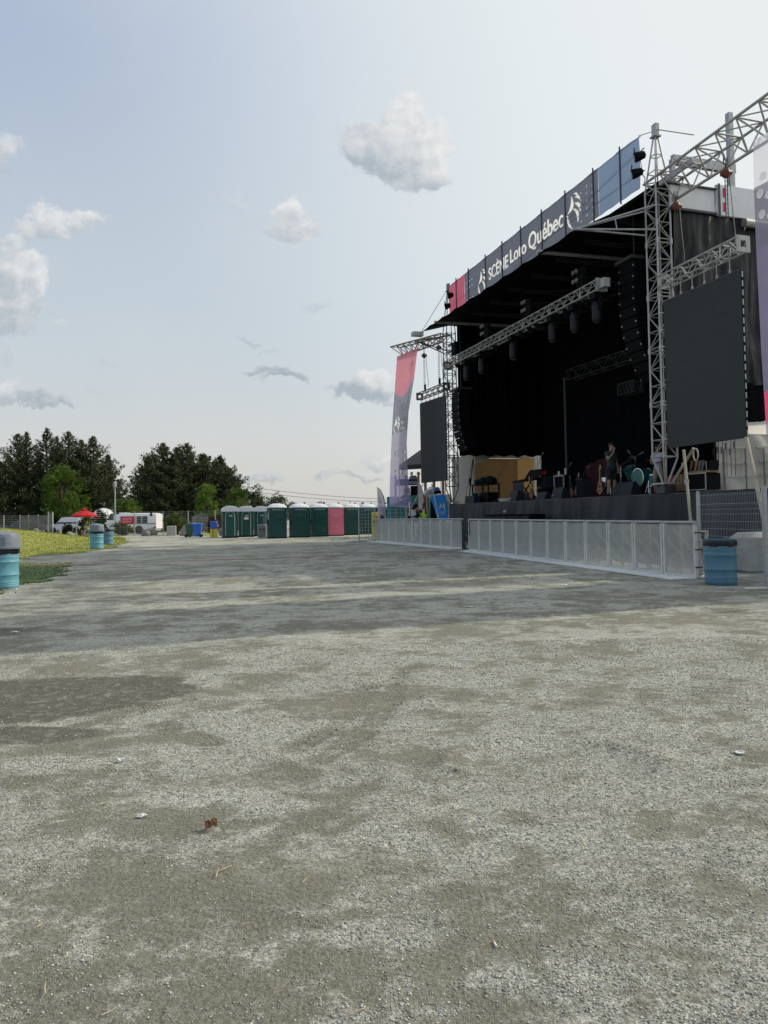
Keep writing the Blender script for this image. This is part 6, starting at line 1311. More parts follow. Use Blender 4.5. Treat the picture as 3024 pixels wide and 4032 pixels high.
for k in range(12):
    a, b = br0+(br1-br0)*k/12, br0+(br1-br0)*(k+1)/12; barrier(a, b, '%s barrier section counting from the black gap towards the drum bin' % ORD[k], 1.235-.04*k/12, 'crowd barriers, near run')
c0, c1 = bl1, br0; cc = V3((*(c0+(c1-c0)*.2), 0)); t = thing('barrier_gate_post', 'black corner post closing the gap between the two barrier runs', 'post', cc)
cc2 = V3((*c1, 0)); MB().bar(V3((*c0, 0)), V3((*c0, 1.22)), .16, .14).build('post', M['darksteel'], t); mb = MB(); m1 = V3((c0[0]+.05, c0[1]-.1, 0)); mb.prism([m1+V3((.18, .35, .03)), cc2+V3((.02, .35, .03)), cc2+V3((.02, .35, 1.2)), m1+V3((.18, .35, 1.2))], (0.02, .03, 0)); mb.build('cover', M['skirt'], t); MB().bar(cc2+V3((.02, -.02, .62)), cc2+V3((.02, -.02, 1.18)), .17, .06).build('hinge_plate', M['darksteel'], t)
mb = MB()
for z in (.25, .62, .98): mb.tube(V3((br1[0]-.05, br1[1], z)), V3((br1[0]+.12, br1[1]+.04, z)), .012, 5)
tag(mb.build('zip_ties', M['black']), 'black ties joining the last barrier to the wire fence', 'ties')
t = thing('barrier_end_frame', 'folded aluminium frame leaning between the last barrier and the drum bin', 'frame', (br1[0]+.25, br1[1]+.15, 0)); mb = MB(); e0 = V3((br1[0]+.12, br1[1]+.25, 0))
mb.bar(e0+ZU*.02, e0+ZU*1.0, .05, .05); mb.bar(e0+V3((.3, .2, 1.0)), e0+V3((.12, .1, .05)), .05, .05); mb.bar(e0+ZU*.95, e0+V3((.42, .3, .25)), .05, .05); mb.bar(e0+ZU*1.0, e0+V3((.3, .2, 1.0)), .04, .04); mb.build('bars', M['alu'], t)

# ---------------------------------------------------------------- V-mesh fence at right
def vmesh(p, q, h, label, endpost=True):
    p, q = V3((p[0], p[1], 0)), V3((q[0], q[1], 0)); d = q-p; l = np.linalg.norm(d); X = d/l; nn = np.cross(X, ZU); nn = nn if nn@V3((-1, 0, 0)) > 0 else -nn
    t = thing('mesh_fence', label, 'fence', (p+q)/2, 0, 'welded wire fence panels'); zb = .06
    prof = [(zb, 0)]
    for zc in (.22, .78-.06, h-.28): prof += [(zc-.055, 0), (zc, .045), (zc+.055, 0)]
    prof += [(h, 0)]; mb = MB(); n_ = int(l/.05)
    for k in range(1, n_): c = p+X*(l*k/n_); mb.path([c+nn*o_+ZU*z for z, o_ in prof], .0028, 4)
    mb.build('vertical_wires', M['steelw'], t); mb = MB()
    for z, o_ in [(.10, 0), (.165, 0), (.275, 0), (.40, 0), (.53, 0), (.665, 0), (.775, 0), (.92, 0), (1.07, 0), (1.22, 0), (1.37, 0), (h-.335, 0), (h-.225, 0), (h-.04, 0)]:
        mb.tube(p+ZU*z+nn*o_, q+ZU*z+nn*o_, .0034, 4)
    mb.build('horizontal_wires', M['steelw'], t)
    for c, on in ((p, 1), (q, endpost)):
        if on: mb = MB(); mb.bar(c, c+ZU*(h+.02), .055, .055, nn); mb.tube(c+ZU*(h+.02), c+ZU*(h+.06), .03, 8); mb.build('post', M['steelp'], t); MB().bar(c-nn*.45+ZU*.02, c+nn*.45+ZU*.02, .05, .03).build('foot', M['white'], t)
    return t
M['steelw'] = mat('wire_grey', (.30, .33, .36), .5, .3, .1); M['steelp'] = mat('fence_post', (.42, .43, .42), .55, .4, .2, 5, dirt=.5, dirtcol=(.3, .22, .1))
fa, fb = G(2758, 2279)[:2], G(3018, 2317)[:2]; vmesh(fa, fb, 1.80, 'grey wire fence panel with bent wires behind the open drum bin'); vmesh(fb+(fb-fa)*.02, fb+(fb-fa)*1.02, 1.82, 'grey wire fence panel cut off by the right edge of the frame')
g = G(3060, 2252); mb = MB(); bx_ = (g[0]+.2, g[1]+.3, .46); mb.bbox(bx_, (2.3, .8, .92), .12, TH); tag(smoothobj(mb.build('concrete_barrier', M['concrete'])), 'rounded pale concrete block behind the wire fence at the far right', 'concrete block')
g = G(2700, 2200); t = thing('pallet_stack', 'white stacked crates seen through the last barrier sections', 'crates', (g[0]+.5, g[1]+1.2, 0)); 
for k in range(4): MB().bbox((g[0]+.6, g[1]+1.1, .14+.27*k), (1.3, .9, .24), .03, TH).build('crate', M['white'], t)
# ---------------------------------------------------------------- hose across the ground
pts = [G(px, py) for px, py in ((-60, 2236), (91, 2231), (300, 2227), (460, 2222), (729, 2211), (1000, 2203), (1276, 2191), (1500, 2184), (1700, 2174), (1845, 2170))]
pp = []
for i in range(len(pts)-1):
    for k in range(8): f = k/8; q_ = pts[i]*(1-f)+pts[i+1]*f; x_, y_ = q_[0], q_[1]+.04*math.sin(len(pp)*.35); pp.append((x_, y_, .035+float(gz(x_, y_))))
mb = MB(); mb.path(pp, .017, 6); tag(mb.build('ground_hose', M['hose'], smooth=True), 'salmon-pink hose lying across the gravel to the barrier gap', 'hose')

# ---------------------------------------------------------------- behind the left barrier: containers, signs, flags
def wbox(px0, px1, py0, py1, Y, dep, mt, nm, par, rz=0):
    a, b = P(px0, py1, Y), P(px1, py0, Y); mb = MB(); mb.box(((a[0]+b[0])/2, Y+dep/2, (a[2]+b[2])/2), (b[0]-a[0], dep, b[2]-a[2]), rz); return mb.build(nm, mt, par)
Yc = 47.; t = thing('teal_container', 'teal shipping container behind the far barrier run', 'container', P(1640, 2055, Yc)*V3((1, 1, 0))); 
wbox(1585, 1660, 1948, 1985, Yc, 2.4, M['teal'], 'upper_wall', t); wbox(1525, 1600, 1955, 2062, Yc+.02, 2.4, M['teal'], 'left_wall', t); wbox(1672, 1745, 1948, 2062, Yc+.01, 2.4, M['teal'], 'right_wall', t); wbox(1600, 1672, 1985, 2062, Yc+1.2, .3, M['black'], 'opening', t)
mb = MB()
for px in list(range(1530, 1600, 9))+list(range(1680, 1744, 9)): a, b = P(px, 2060, Yc), P(px, 1958, Yc); mb.bar((a[0], Yc-.03, 0.1), (b[0], Yc-.03, b[2]-.1), .09, .05, (0, 1, 0))
mb.build('corrugation', M['teal'], t)
Ys = 46.2; t = thing('scene_sign', 'dark blue sign board reading SCENE SECONDAIRE above the teal container', 'sign', P(1600, 1905, Ys))
wbox(1557, 1648, 1886, 1912, Ys, .1, M['navyfab'], 'board', t); a, b = P(1560, 1906, Ys), P(1646, 1893, Ys); text_into('SCÈNE SECONDAIRE', (a[0], Ys-.01, a[2]), (1, 0, 0), (0, 0, 1), b[0]-a[0], b[2]-a[2], mt=M['letter'], parent=t, bold=.02)
wbox(1590, 1615, 1920, 1945, Ys, .05, M['paper'], 'poster', t); wbox(1617, 1648, 1912, 1950, Ys+.2, .3, M['black'], 'dark_panel', t)
for px in (1559, 1602, 1649): a, b = P(px, 2030, Ys-.1), P(px, 1872, Ys-.1); MB().bar((a[0], Ys-.1, 0), (a[0], Ys-.1, b[2]), .12, .12, (0, 1, 0)).build('post', M['wood'], t)
t = thing('stacked_gear', 'small stack of grey cases and a floodlight on top of the sign', 'cases', P(1630, 1886, 46.8)); wbox(1612, 1646, 1878, 1887, 46.6, .6, M['greyplastic'], 'case', t); wbox(1616, 1640, 1872, 1878, 46.6, .5, M['green'], 'case', t); wbox(1616, 1626, 1858, 1871, 46.6, .1, M['concrete'], 'floodlight', t)
# black canopy tent
Yt = 50.; t = thing('canopy_tent', 'black pop-up canopy behind the far flag', 'canopy tent', P(1640, 2060, Yt)*V3((1, 1, 0))); pk = P(1668, 1762, Yt+1.6); e = [P(1571, 1832, Yt), P(1752, 1822, Yt), P(1735, 1826, Yt+3.2), P(1590, 1834, Yt+3.2)]
mb = MB(); 
for i in range(4): mb.add([e[i], e[(i+1) % 4], pk], [(0, 1, 2)]); mb.add([e[i], e[(i+1) % 4], e[(i+1) % 4]-ZU*.3, e[i]-ZU*.3], [(0, 1, 2, 3)])
mb.build('canopy', M['canopyblack'], t)
for q_ in e: MB().tube((q_[0], q_[1], 0), q_, .035).build('leg', M['steel'], t)
for px in (1667, 1685): pass
for k, px in enumerate((1675, 1709, 1745)): a = P(px, 1905, 45.5); pole((a[0], 45.5, 0), (a[0], 45.5, P(px, 1885, 45.5)[2]), .09, '%s brown wooden post under the distant screen' % ORD[k], M['wood'], 'wooden_post')
a = P(1648, 1860, 45); pole((a[0], 45, 0), (a[0], 45, P(1648, 1864, 45)[2]), .07, 'brown wooden post left of the distant screen', M['wood'], 'wooden_post')
# blue round-logo panel
Yq = 40.5; t = thing('logo_panel', 'azure and white logo panel with a white M beside the far tower', 'banner', P(1740, 2045, Yq)*V3((1, 1, 0)))
wbox(1694, 1775, 1946, 2050, Yq, .05, M['paper'], 'panel', t)
def px2(pp_, Y): return [V3((P(a, b, Y)[0], Y, P(a, b, Y)[2])) for a, b in pp_]
mb = MB(); mb.prism(px2([(1694, 1951), (1752, 1948), (1760, 1970), (1765, 2000), (1765, 2022), (1762, 2048), (1729, 2048), (1722, 2030), (1712, 2005), (1702, 1978)], Yq-.008), (0, -.01, 0)); mb.build('blue_field', M['azure'], t)
mb = MB(); mb.prism(px2([(1694, 1958), (1702, 1980), (1711, 2005), (1719, 2030), (1724, 2048), (1694, 2048)], Yq-.02), (0, -.01, 0)); mb.build('black_field', M['black'], t)
mb = MB()
for pp_ in ([(1729, 2003), (1735, 1980), (1739, 1980), (1734, 2004)], [(1735, 1980), (1739, 1980), (1745, 2002), (1741, 2004)], [(1741, 2004), (1745, 2002), (1751, 1972), (1747, 1975)], [(1747, 1975), (1751, 1972), (1753, 2009), (1748, 2011)]): mb.prism(px2(pp_, Yq-.03), (0, -.01, 0))
mb.build('letter_m', M['letter'], t); a, b = P(1731, 2026, Yq), P(1757, 2014, Yq); text_into('MédiAT', (a[0], Yq-.03, a[2]), (1, 0, 0), (0, 0, 1), b[0]-a[0], b[2]-a[2], mt=M['letter'], parent=t, bold=.015)
# silver sheet, blue bag, dark box on top
mb = MB(); mb.sph(P(1697, 1938, 43.5), (.42, .4, .30), 9, 7); v = V3(mb.v); v += RNG.normal(0, .035, v.shape); mb.v = [tuple(q_) for q_ in v]; tag(mb.build('silver_cover', M['foil']), 'crumpled silver sheet over gear behind the blue panel', 'cover')
mb = MB(); mb.sph(P(1722, 1930, 43.3), (.18, .15, .2), 8, 6); tag(mb.build('blue_bag', M['blue']), 'small blue bag between the silver sheet and the dark case', 'bag')
t = thing('dark_case', 'long dark case on the ledge beside the far tower foot', 'case', P(1722, 1945, 43.0)); wbox(1709, 1738, 1933, 1944, 42.8, .5, M['black'], 'case', t); wbox(1712, 1730, 1928, 1933, 42.8, .4, M['greyplastic'], 'lid', t)
wbox(1672, 1750, 1945, 1950, 42.6, 1.2, M['steel'], 'ledge', thing('gear_ledge', 'narrow grey ledge carrying the silver sheet and dark case', 'ledge', P(1711, 2045, 42.6)*V3((1, 1, 0))))
# feather flags
def feather(pxb, pyb, pyt, wpx, Y, label, mcloth, extra=None):
    a = P(pxb, pyb, Y); h = P(pxb, pyt, Y)[2]; w_ = wpx*Y/F; t = thing('feather_flag', label, 'flag', (a[0]+w_, Y, 0), 0, 'feather flags'); x1 = a[0]+w_
    edge = [(x1, .05), (x1-.02*w_, h*.35), (x1-.08*w_, h*.6), (x1-.3*w_, h*.82), (x1-.65*w_, h*.95), (x1-w_*1.02, h)]
    MB().path([(q_[0], Y, q_[1]) for q_ in edge], .025, 6).build('pole', M['black'], t); mb = MB(); zb = .35
    def fn(u_, v_):
        k = v_*5; i = min(int(k), 4); g_ = k-i; r_ = V3(edge[i])*(1-g_)+V3(edge[i+1])*g_; z = max(zb, r_[1]); xl_ = x1-w_*(.93+.09*v_); return V3((xl_+(r_[0]-xl_)*u_, Y-.02+.04*math.sin(v_*9+u_*4), zb+(z-zb)*1.0 if v_ > 0 else zb))
    mb.grid(fn, 6, 20); mb.build('cloth', mcloth, t, smooth=True); return t, x1, w_, h
t, x1, w_, h = feather(1487, 2046, 1919, 36, 43.5, 'pale lilac feather flag with black print left of the tall flag', M['flagpale'])
mb = MB(); mb.prism([V3((x1-w_*.88, 43.42, h*.45)), V3((x1-w_*.45, 43.42, h*.47)), V3((x1-w_*.15, 43.42, h*.38)), V3((x1-w_*.6, 43.42, h*.30))], (0, -.01, 0)); mb.build('print_mark', M['black'], t); text_into('DICI', (x1-w_*.42, 43.4, .5), (0, 0, 1), (-1, 0, 0), .8, .26, mt=M['black'], parent=t, bold=.02)
t, x1, w_, h = feather(1648, 2030, 1898, 28, 42.3, 'white and pink feather flag between the tall flag and the blue panel', M['paper'])
mb = MB(); mb.prism([V3((x1-w_*.5, 42.2, h*.50)), V3((x1-w_*.2, 42.2, h*.56)), V3((x1-w_*.1, 42.2, h*.66)), V3((x1-w_*.4, 42.2, h*.62))], (0, -.01, 0)); mb.build('orange_mark', M['orange'], t); mb = MB(); mb.prism([V3((x1-w_*.9, 42.2, h*.42)), V3((x1-w_*.6, 42.2, h*.46)), V3((x1-w_*.7, 42.2, h*.55)), V3((x1-w_*.95, 42.2, h*.5))], (0, -.01, 0)); mb.build('pink_mark', M['bannerpink'], t)
text_into('ICI', (x1-w_*.35, 42.18, .7), (0, 0, 1), (-1, 0, 0), .7, .24, mt=M['navyfab'], parent=t, bold=.02)
# yellow bin & small barriers left of barrier run
x, y = P(1480, 2060, 50)[0], 50; t = thing('yellow_cabinet', 'yellow cabinet with dark writing beyond the left end of the barrier', 'cabinet', (x, y, 0)); MB().bbox((x, y, .85), (.55, .4, 1.7), .04).build('cabinet', M['yellow'], t); mb = MB()
for k in range(4): mb.box((x, y-.21, .75+.2*k), (.34, .01, .06))
mb.build('printed_lines', M['black'], t)
def lowfence(px0, px1, pyt, pyb, Y0, Y1, n_, label):
    a, b = P(px0, 2060, Y0), P(px1, 2060, Y1); h = P(px0, pyt, Y0)[2]; t = thing('wire_fence', label, 'fence', (a[0], Y0, 0), 0)
    for q_ in (a, b): MB().tube((q_[0], q_[1], 0), (q_[0], q_[1], h), .035).build('post', M['steel'], t)
    mb = MB()
    for k in range(n_+1): z = .08+(h-.1)*k/n_; mb.tube((a[0], a[1], z), (b[0], b[1], z), .011, 5)
    for k in range(1, 5): f = k/5; mb.tube((a[0]+(b[0]-a[0])*f, a[1]+(b[1]-a[1])*f, .05), (a[0]+(b[0]-a[0])*f, a[1]+(b[1]-a[1])*f, h), .011, 5)
    mb.build('wire_panel', M['steel'], t); mb = MB(); mb.bar((a[0]-.45, a[1]-.1, .03), (a[0]+.35, a[1]+.1, .03), .06, .04); mb.build('foot', M['steel'], t)
lowfence(1413, 1476, 1998, 2131, 40.6, 41.2, 10, 'upright temporary wire fence at the left end of the barrier run'); lowfence(1495, 1600, 1990, 2040, 42.2, 42.6, 9, 'pale rail fence behind the left half of the far barrier run')
a = P(1475, 2052, 40.9); tag(MB().box((a[0]-.03, a[1]-.25, 1.12), (.16, .12, .09)).build('wood_block', M['ply']), 'small wooden block clamped on the left end of the barrier', 'block')

# ---------------------------------------------------------------- people
def skinmesh(chains, name, mt, parent, sub=2, root=0):
    me = bpy.data.meshes.new('sk'); vs, es, rd = [], [], []; key = {}
    def vid(p, r_):
        k = tuple(round(float(c), 4) for c in p)
        if k not in key: key[k] = len(vs); vs.append(k); rd.append(r_)
        return key[k]
    for ch in chains:
        pr = None
        for p, r_ in ch:
            i = vid(p, r_)
            if pr is not None and pr != i and (pr, i) not in es: es.append((pr, i))
            pr = i
    me.from_pydata(vs, es, []); o = bpy.data.objects.new('sk', me); C.objects.link(o); o.modifiers.new('s', 'SKIN'); 
    sv = me.skin_vertices[0].data
    for i, r_ in enumerate(rd): sv[i].radius = r_ if isinstance(r_, tuple) else (r_, r_); sv[i].use_root = (i == root)
    ss = o.modifiers.new('b', 'SUBSURF'); ss.levels = sub; ss.render_levels = sub
    dg = bpy.context.evaluated_depsgraph_get(); dg.update(); m2 = bpy.data.meshes.new_from_object(o.evaluated_get(dg)); bpy.data.objects.remove(o)
    m2.materials.clear(); m2.materials.append(mt); m2.name = name; m2.polygons.foreach_set('use_smooth', [True]*len(m2.polygons)); ob = bpy.data.objects.new(name, m2); C.objects.link(ob)
    if parent is not None: ob.parent = parent
    return ob
def person(loc, rz, label, J, shirt, shorts, shoes=None, cap=None, vest=None, sleeves=.55, longlegs=False, haircol='hair'):
    t = thing('person', label, 'person', loc, rz, None); J = {k: V3(v) for k, v in J.items()}
    L_ = lambda a, b, f: J[a]*(1-f)+J[b]*f
    hd = J['head']; up = hd-J['neck']; up = up/np.linalg.norm(up); fw = V3(J.get('look', (0, 1, 0))); fw = fw/np.linalg.norm(fw)
    ch = [[(J['pelvis'], (.12, .085)), (J['belly'], (.105, .075)), (J['chest'], (.12, .08)), (J['neck'], .055), (hd-up*.07+fw*.005, (.065, .07)), (hd, (.078, .092)), (hd+up*.075, (.062, .075))]]
    for s_ in 'LR':
        ch.append([(J['chest'], (.12, .08)), (J['sho'+s_], .052), (L_('sho'+s_, 'elb'+s_, .5), .047), (J['elb'+s_], .038), (L_('elb'+s_, 'wri'+s_, .4), .037), (J['wri'+s_], .025), (J['hand'+s_], (.034, .018))])
        h_ = J['hand'+s_]; dh = h_-J['wri'+s_]; dh = dh/(np.linalg.norm(dh)+1e-9); sd = np.cross(dh, V3((.3, 1, .2))); sd /= np.linalg.norm(sd); cu = np.cross(sd, dh)
        for k, (of, ln) in enumerate(((-.028, .062), (-.010, .074), (.010, .070), (.027, .055))):
            b0 = h_+sd*of+dh*.02; ch.append([(h_, (.034, .018)), (b0, .010), (b0+dh*ln*.55+cu*.008, .009), (b0+dh*ln*.85+cu*.03, .007)])
        ch.append([(h_, (.034, .018)), (h_-sd*.04+dh*.0, .011), (h_-sd*.055+dh*.035+cu*.015, .009)])
        ch.append([(J['pelvis'], (.12, .085)), (J['hip'+s_], .082), (L_('hip'+s_, 'kne'+s_, .5), .073), (J['kne'+s_], .054), (L_('kne'+s_, 'ank'+s_, .35), .054), (J['ank'+s_], .036), (J['ank'+s_]+fw*.06-ZU*.045, (.036, .03)), (J['ank'+s_]+fw*.16-ZU*.055, (.034, .022))])
    b_ = skinmesh(ch, 'body', M['skin'], t)
    V = b_.data.vertices; sd = np.cross(fw, up)
    for v in V:     # face: nose, brow, eye hollows, mouth, chin
        q_ = V3(v.co)-hd; x_, f_, z_ = q_@sd, q_@fw, q_@up
        if abs(z_) < .14 and f_ > .03:
            dd = .030*math.exp(-(x_/.014)**2-((z_+.012)/.028)**2)-.010*(math.exp(-((abs(x_)-.032)/.014)**2-((z_-.015)/.012)**2))+.006*math.exp(-(x_/.025)**2-((z_+.052)/.010)**2)+.012*math.exp(-(x_/.03)**2-((z_+.088)/.018)**2)
            v.co = V3(v.co)+fw*dd
    mb = MB()
    for sg in (-1, 1): mb.sph(hd+sd*sg*.079-up*.005, (.012, .022, .032), 8, 6)
    mb.build('ears', M['skin'], t, local=True, smooth=True)
    mb = MB()
    for sg in (-1, 1): mb.sph(hd+sd*sg*.031+fw*.083+up*.016, .009, 8, 6)
    mb.build('eyes', M['black'], t, local=True)
    if cap: 
        mb = MB(); mb.sph(hd+up*.035-fw*.005, (.10, .112, .095), 16, 10); mb.v = [q_ if (V3(q_)-hd)@up > .02 else tuple(V3(q_)*.0+hd+up*.03+(V3(q_)-hd)*.8) for q_ in mb.v]; c_ = hd+fw*.11+up*.035; mb.box(c_, (.15, .11, .012), X=sd, Yv=fw, Zv=np.cross(sd, fw)); mb.build('cap', M[cap], t, local=True, smooth=True)
    else:
        mb = MB(); mb.sph(hd+up*.03-fw*.018, (.092, .108, .105), 18, 12); mb.v = [q_ if ((V3(q_)-hd)@up > .055 or (V3(q_)-hd)@fw < -.0) else tuple(hd+(V3(q_)-hd)*.72) for q_ in mb.v]; mb.build('hair', M[haircol], t, local=True, smooth=True)
    sc = [[(J['pelvis']-(J['belly']-J['pelvis'])*.95, (.17, .14)), (J['pelvis']+ (J['belly']-J['pelvis'])*.1, (.165, .14)), (J['belly'], (.155, .135)), (J['chest'], (.175, .145)), (L_('chest', 'neck', .8), (.085, .085))]]
    for s_ in 'LR': sc.append([(J['chest'], (.175, .145)), (J['sho'+s_], .080), (L_('sho'+s_, 'elb'+s_, sleeves), .064)]+([(J['elb'+s_], .055), (L_('elb'+s_, 'wri'+s_, .9), .045)] if sleeves > .9 else []))
    skinmesh(sc, 'shirt', M[shirt], t)
    sh = []
    for s_ in 'LR': sh.append([(J['pelvis']+(J['belly']-J['pelvis'])*.7, (.145, .12)), (J['pelvis'], (.160, .135)), (J['hip'+s_], .108), (L_('hip'+s_, 'kne'+s_, .5), .098), (L_('hip'+s_, 'kne'+s_, .92), .088)]+([(L_('kne'+s_, 'ank'+s_, .5), .075), (J['ank'+s_], .062)] if longlegs else []))
    skinmesh(sh, 'trousers' if longlegs else 'shorts', M[shorts], t)
    if vest:
        vc = [[(J['pelvis']+(J['belly']-J['pelvis'])*.2, (.178, .152)), (J['belly'], (.172, .150)), (J['chest'], (.192, .162)), (L_('chest', 'neck', .7), (.10, .085))]]
        for s_ in 'LR': vc.append([(J['chest'], (.192, .162)), (L_('chest', 'sho'+s_, .85), .088)])
        skinmesh(vc, 'vest', M[vest], t); mb = MB()
        for a in (-.09, .09): mb.path([J['belly']+sd*a+fw*.16, J['chest']+sd*a+fw*.165, J['chest']+sd*a*.8+fw*.12+ZU*.12], .014, 5)
        mb.build('reflective_strips', M['concrete'], t, local=True)
    for s_ in 'LR':
        a = J['ank'+s_]; mb = MB(); fx = np.cross(fw*V3((1, 1, 0)), ZU); fx /= np.linalg.norm(fx); f2 = np.cross(ZU, fx)
        rg_ = lambda y0, wd_, z0, z1: [a+f2*y0+fx*x_*wd_+ZU*z_ for x_, z_ in ((-1, z0), (1, z0), (1.02, (z0+z1)/2), (.6, z1), (-.6, z1), (-1.02, (z0+z1)/2))]
        mb.loft([rg_(-.075, .035, -.085, -.01), rg_(-.04, .045, -.085, .03), rg_(.04, .048, -.085, .01), rg_(.12, .052, -.085, -.03), rg_(.19, .035, -.085, -.05)]); mb.build('shoe', M[shoes or 'black'], t, local=True, smooth=True)
    return t
# man on stage drinking: local frame x right, y forward (facing), z up
stand = dict(pelvis=(0, 0, .95), belly=(0, .01, 1.12), chest=(0, .0, 1.34), neck=(0, .0, 1.52), head=(0, .03, 1.68), shoL=(-.19, 0, 1.44), shoR=(.19, 0, 1.44), elbL=(-.25, -.02, 1.16), wriL=(-.24, .07, .92), handL=(-.24, .09, .84),
             elbR=(.27, .16, 1.22), wriR=(.12, .28, 1.46), handR=(.07, .24, 1.55), hipL=(-.10, 0, .90), hipR=(.10, 0, .90), kneL=(-.12, .02, .49), kneR=(.13, .03, .49), ankL=(-.14, -.02, .09), ankR=(.16, -.01, .09), look=(0, 1, 0))
q_ = sat(2410, .5); d1 = dict(stand)
# the man's raised arm is at picture left, so mirror the pose for a man facing the viewer's right
mir = lambda D: {(k[:-1]+('R' if k[-1] == 'L' else 'L') if k[-1] in 'LR' else k): (-v[0], v[1], v[2]) for k, v in D.items()}
d1 = mir(mir(stand)); man = person(q_, math.pi+.40, 'man in dark green t-shirt and black shorts drinking from a cup on stage', d1, 'tgreen', 'shortsblack'); man.scale = (1.07, 1.07, 1.09)
mb = MB(); mb.lathe([(.028, 0), (.038, .1)], (.035, .225, 1.555), 14, V3((1, 0, 0)), V3((0, .5, .86)), V3((-.3, -.82, .48))); o = mb.build('paper_cup', M['paper'], None, local=True); o.location = man.location; o.rotation_euler = man.rotation_euler; o.scale = man.scale; tag(o, 'white paper cup held to the mouth by the man in green', 'cup')
m2 = dict(stand); m2.update(elbR=(.24, .08, 1.18), wriR=(.10, .30, 1.10), handR=(.05, .36, 1.10), elbL=(-.24, .06, 1.18), wriL=(-.10, .32, 1.12), handL=(-.06, .38, 1.12), head=(0, .06, 1.67))
person(sat(2597, 1.5), math.pi*.75, 'person in pale t-shirt and khaki shorts behind the near tower', m2, 'tgrey', 'khaki')
# guard leaning on the barrier
f = (1618-1480)/346.; gpt = None
for k in range(100):
    c = bl0+(bl1-bl0)*k/100
    if (c[0]/c[1]) > (1622-CX)/F: gpt = c; break
gl_ = dict(pelvis=(0, -.30, .98), belly=(0, -.20, 1.14), chest=(0, -.05, 1.33), neck=(0, .10, 1.47), head=(0, .20, 1.58), shoL=(-.19, -.0, 1.40), shoR=(.19, -.0, 1.40), elbL=(-.24, .16, 1.18), wriL=(-.12, .36, 1.16), handL=(-.06, .42, 1.17), elbR=(.26, .14, 1.18), wriR=(.16, .38, 1.16), handR=(.10, .44, 1.17),
          hipL=(-.10, -.30, .93), hipR=(.10, -.30, .93), kneL=(-.12, -.25, .52), kneR=(.12, -.38, .52), ankL=(-.13, -.42, .09), ankR=(.14, -.55, .09), look=(0, .96, -.25))
bd = (bl1-bl0)/np.linalg.norm(bl1-bl0); nv_ = V3((-bd[1], bd[0], 0)); nv_ = nv_ if nv_@ns > 0 else -nv_
gd = thing('step_box', 'low black step behind the barrier under the leaning guard', 'step', V3((gpt[0], gpt[1], 0))+nv_*.85); MB().box(V3((gpt[0], gpt[1], .1))+nv_*.95, (.9, .7, .20), math.atan2(bd[1], bd[0])).build('step', M['black'], gd)
gl2 = {k: (v if k == 'look' else (v[0], v[1], v[2]+.11)) for k, v in gl_.items()}
ang = math.atan2(-nv_[1], -nv_[0])-math.pi/2
M['guardblack'] = M['shortsblack']
person(V3((gpt[0], gpt[1], .10))+nv_*.42, ang-.5, 'guard with black cap and lime vest leaning on the far barrier', gl2, 'guardblack', 'guardblack', cap='black', vest='hivis', sleeves=1., longlegs=True)
mb = MB(); a = V3((gpt[0], gpt[1], 1.26))+nv_*.15-V3((bd[0], bd[1], 0))*.25; mb.box(a+ZU*.22, (.25, .06, .5), .3); mb.box(a+ZU*.30+V3((-.2, 0, .2)), (.05, .05, .7), .1); tag(mb.build('white_bag', M['paper']), 'white bag held on the rail beside the leaning guard', 'bag')
# steward seated
x, _ = gp_(345, 58.5); zz = 0.; ss_ = dict(pelvis=(0, 0, .52), belly=(0, .02, .70), chest=(0, .03, .93), neck=(0, .04, 1.10), head=(0, .07, 1.26), shoL=(-.2, .03, 1.03), shoR=(.2, .03, 1.03), elbL=(-.27, .12, .76), wriL=(-.10, .30, .74), handL=(-.04, .34, .75), elbR=(.27, .12, .76), wriR=(.10, .32, .76), handR=(.04, .36, .77),
     hipL=(-.1, .02, .50), hipR=(.1, .02, .50), kneL=(-.14, .46, .52), kneR=(.14, .46, .52), ankL=(-.15, .46, .09), ankR=(.15, .50, .09), look=(0, 1, -.1))
person((x, 58.5, .12), math.pi-.4, 'seated steward in a yellow vest under the red parasol', ss_, 'green', 'navyfab', vest='hivis')
mb = MB(); mb.bbox((x-.1, 58.75, .35), (.7, .5, .62), .1, .2); tag(mb.build('stone_seat', M['concrete']), 'pale rounded stone block the steward sits on', 'stone seat')

# ---------------------------------------------------------------- litter
def scrap(px, py, w_, label, mt='paper', crump=.25, seed=0, nm='paper_scrap', cat='litter'):
    if py < 2550: w_ *= .6
    g = G(px, py); r = np.random.default_rng(int(px)); z = float(gz(g[0], g[1])); mb = MB(); n_ = 5
    hgt = r.random((n_+1, n_+1))*w_*crump; ed = r.random((n_+1, n_+1, 2))*w_*.12
    mb.grid(lambda a, b: (g[0]+(a-.5)*w_+ed[int(a*n_+.5), int(b*n_+.5), 0], g[1]+(b-.5)*w_*.6+ed[int(a*n_+.5), int(b*n_+.5), 1], z+.006+hgt[int(a*n_+.5), int(b*n_+.5)]), n_, n_)
    tag(mb.build(nm, M[mt]), label, cat, 'scraps of litter on the gravel')
scrap(478, 3005, .06, 'crumpled white paper scrap on the gravel, lower left', crump=.5)
scrap(555, 3215, .045, 'thin torn paper shred below the crumpled white scrap', crump=.3)
scrap(828, 3262, .055, 'reddish-brown dead leaf clump left of the picture middle', 'wood', .9, nm='dead_leaf', cat='leaf')
scrap(1300, 2236, .16, 'white scrap near the hose left of the barrier gap'); scrap(1845, 2392, .20, 'white scrap midway across the shaded gravel', crump=.1); scrap(2220, 2304, .24, 'flat white scrap in front of the middle barriers', crump=.1); scrap(2258, 2291, .18, 'smaller white scrap just behind a flat one near the barriers', crump=.1)
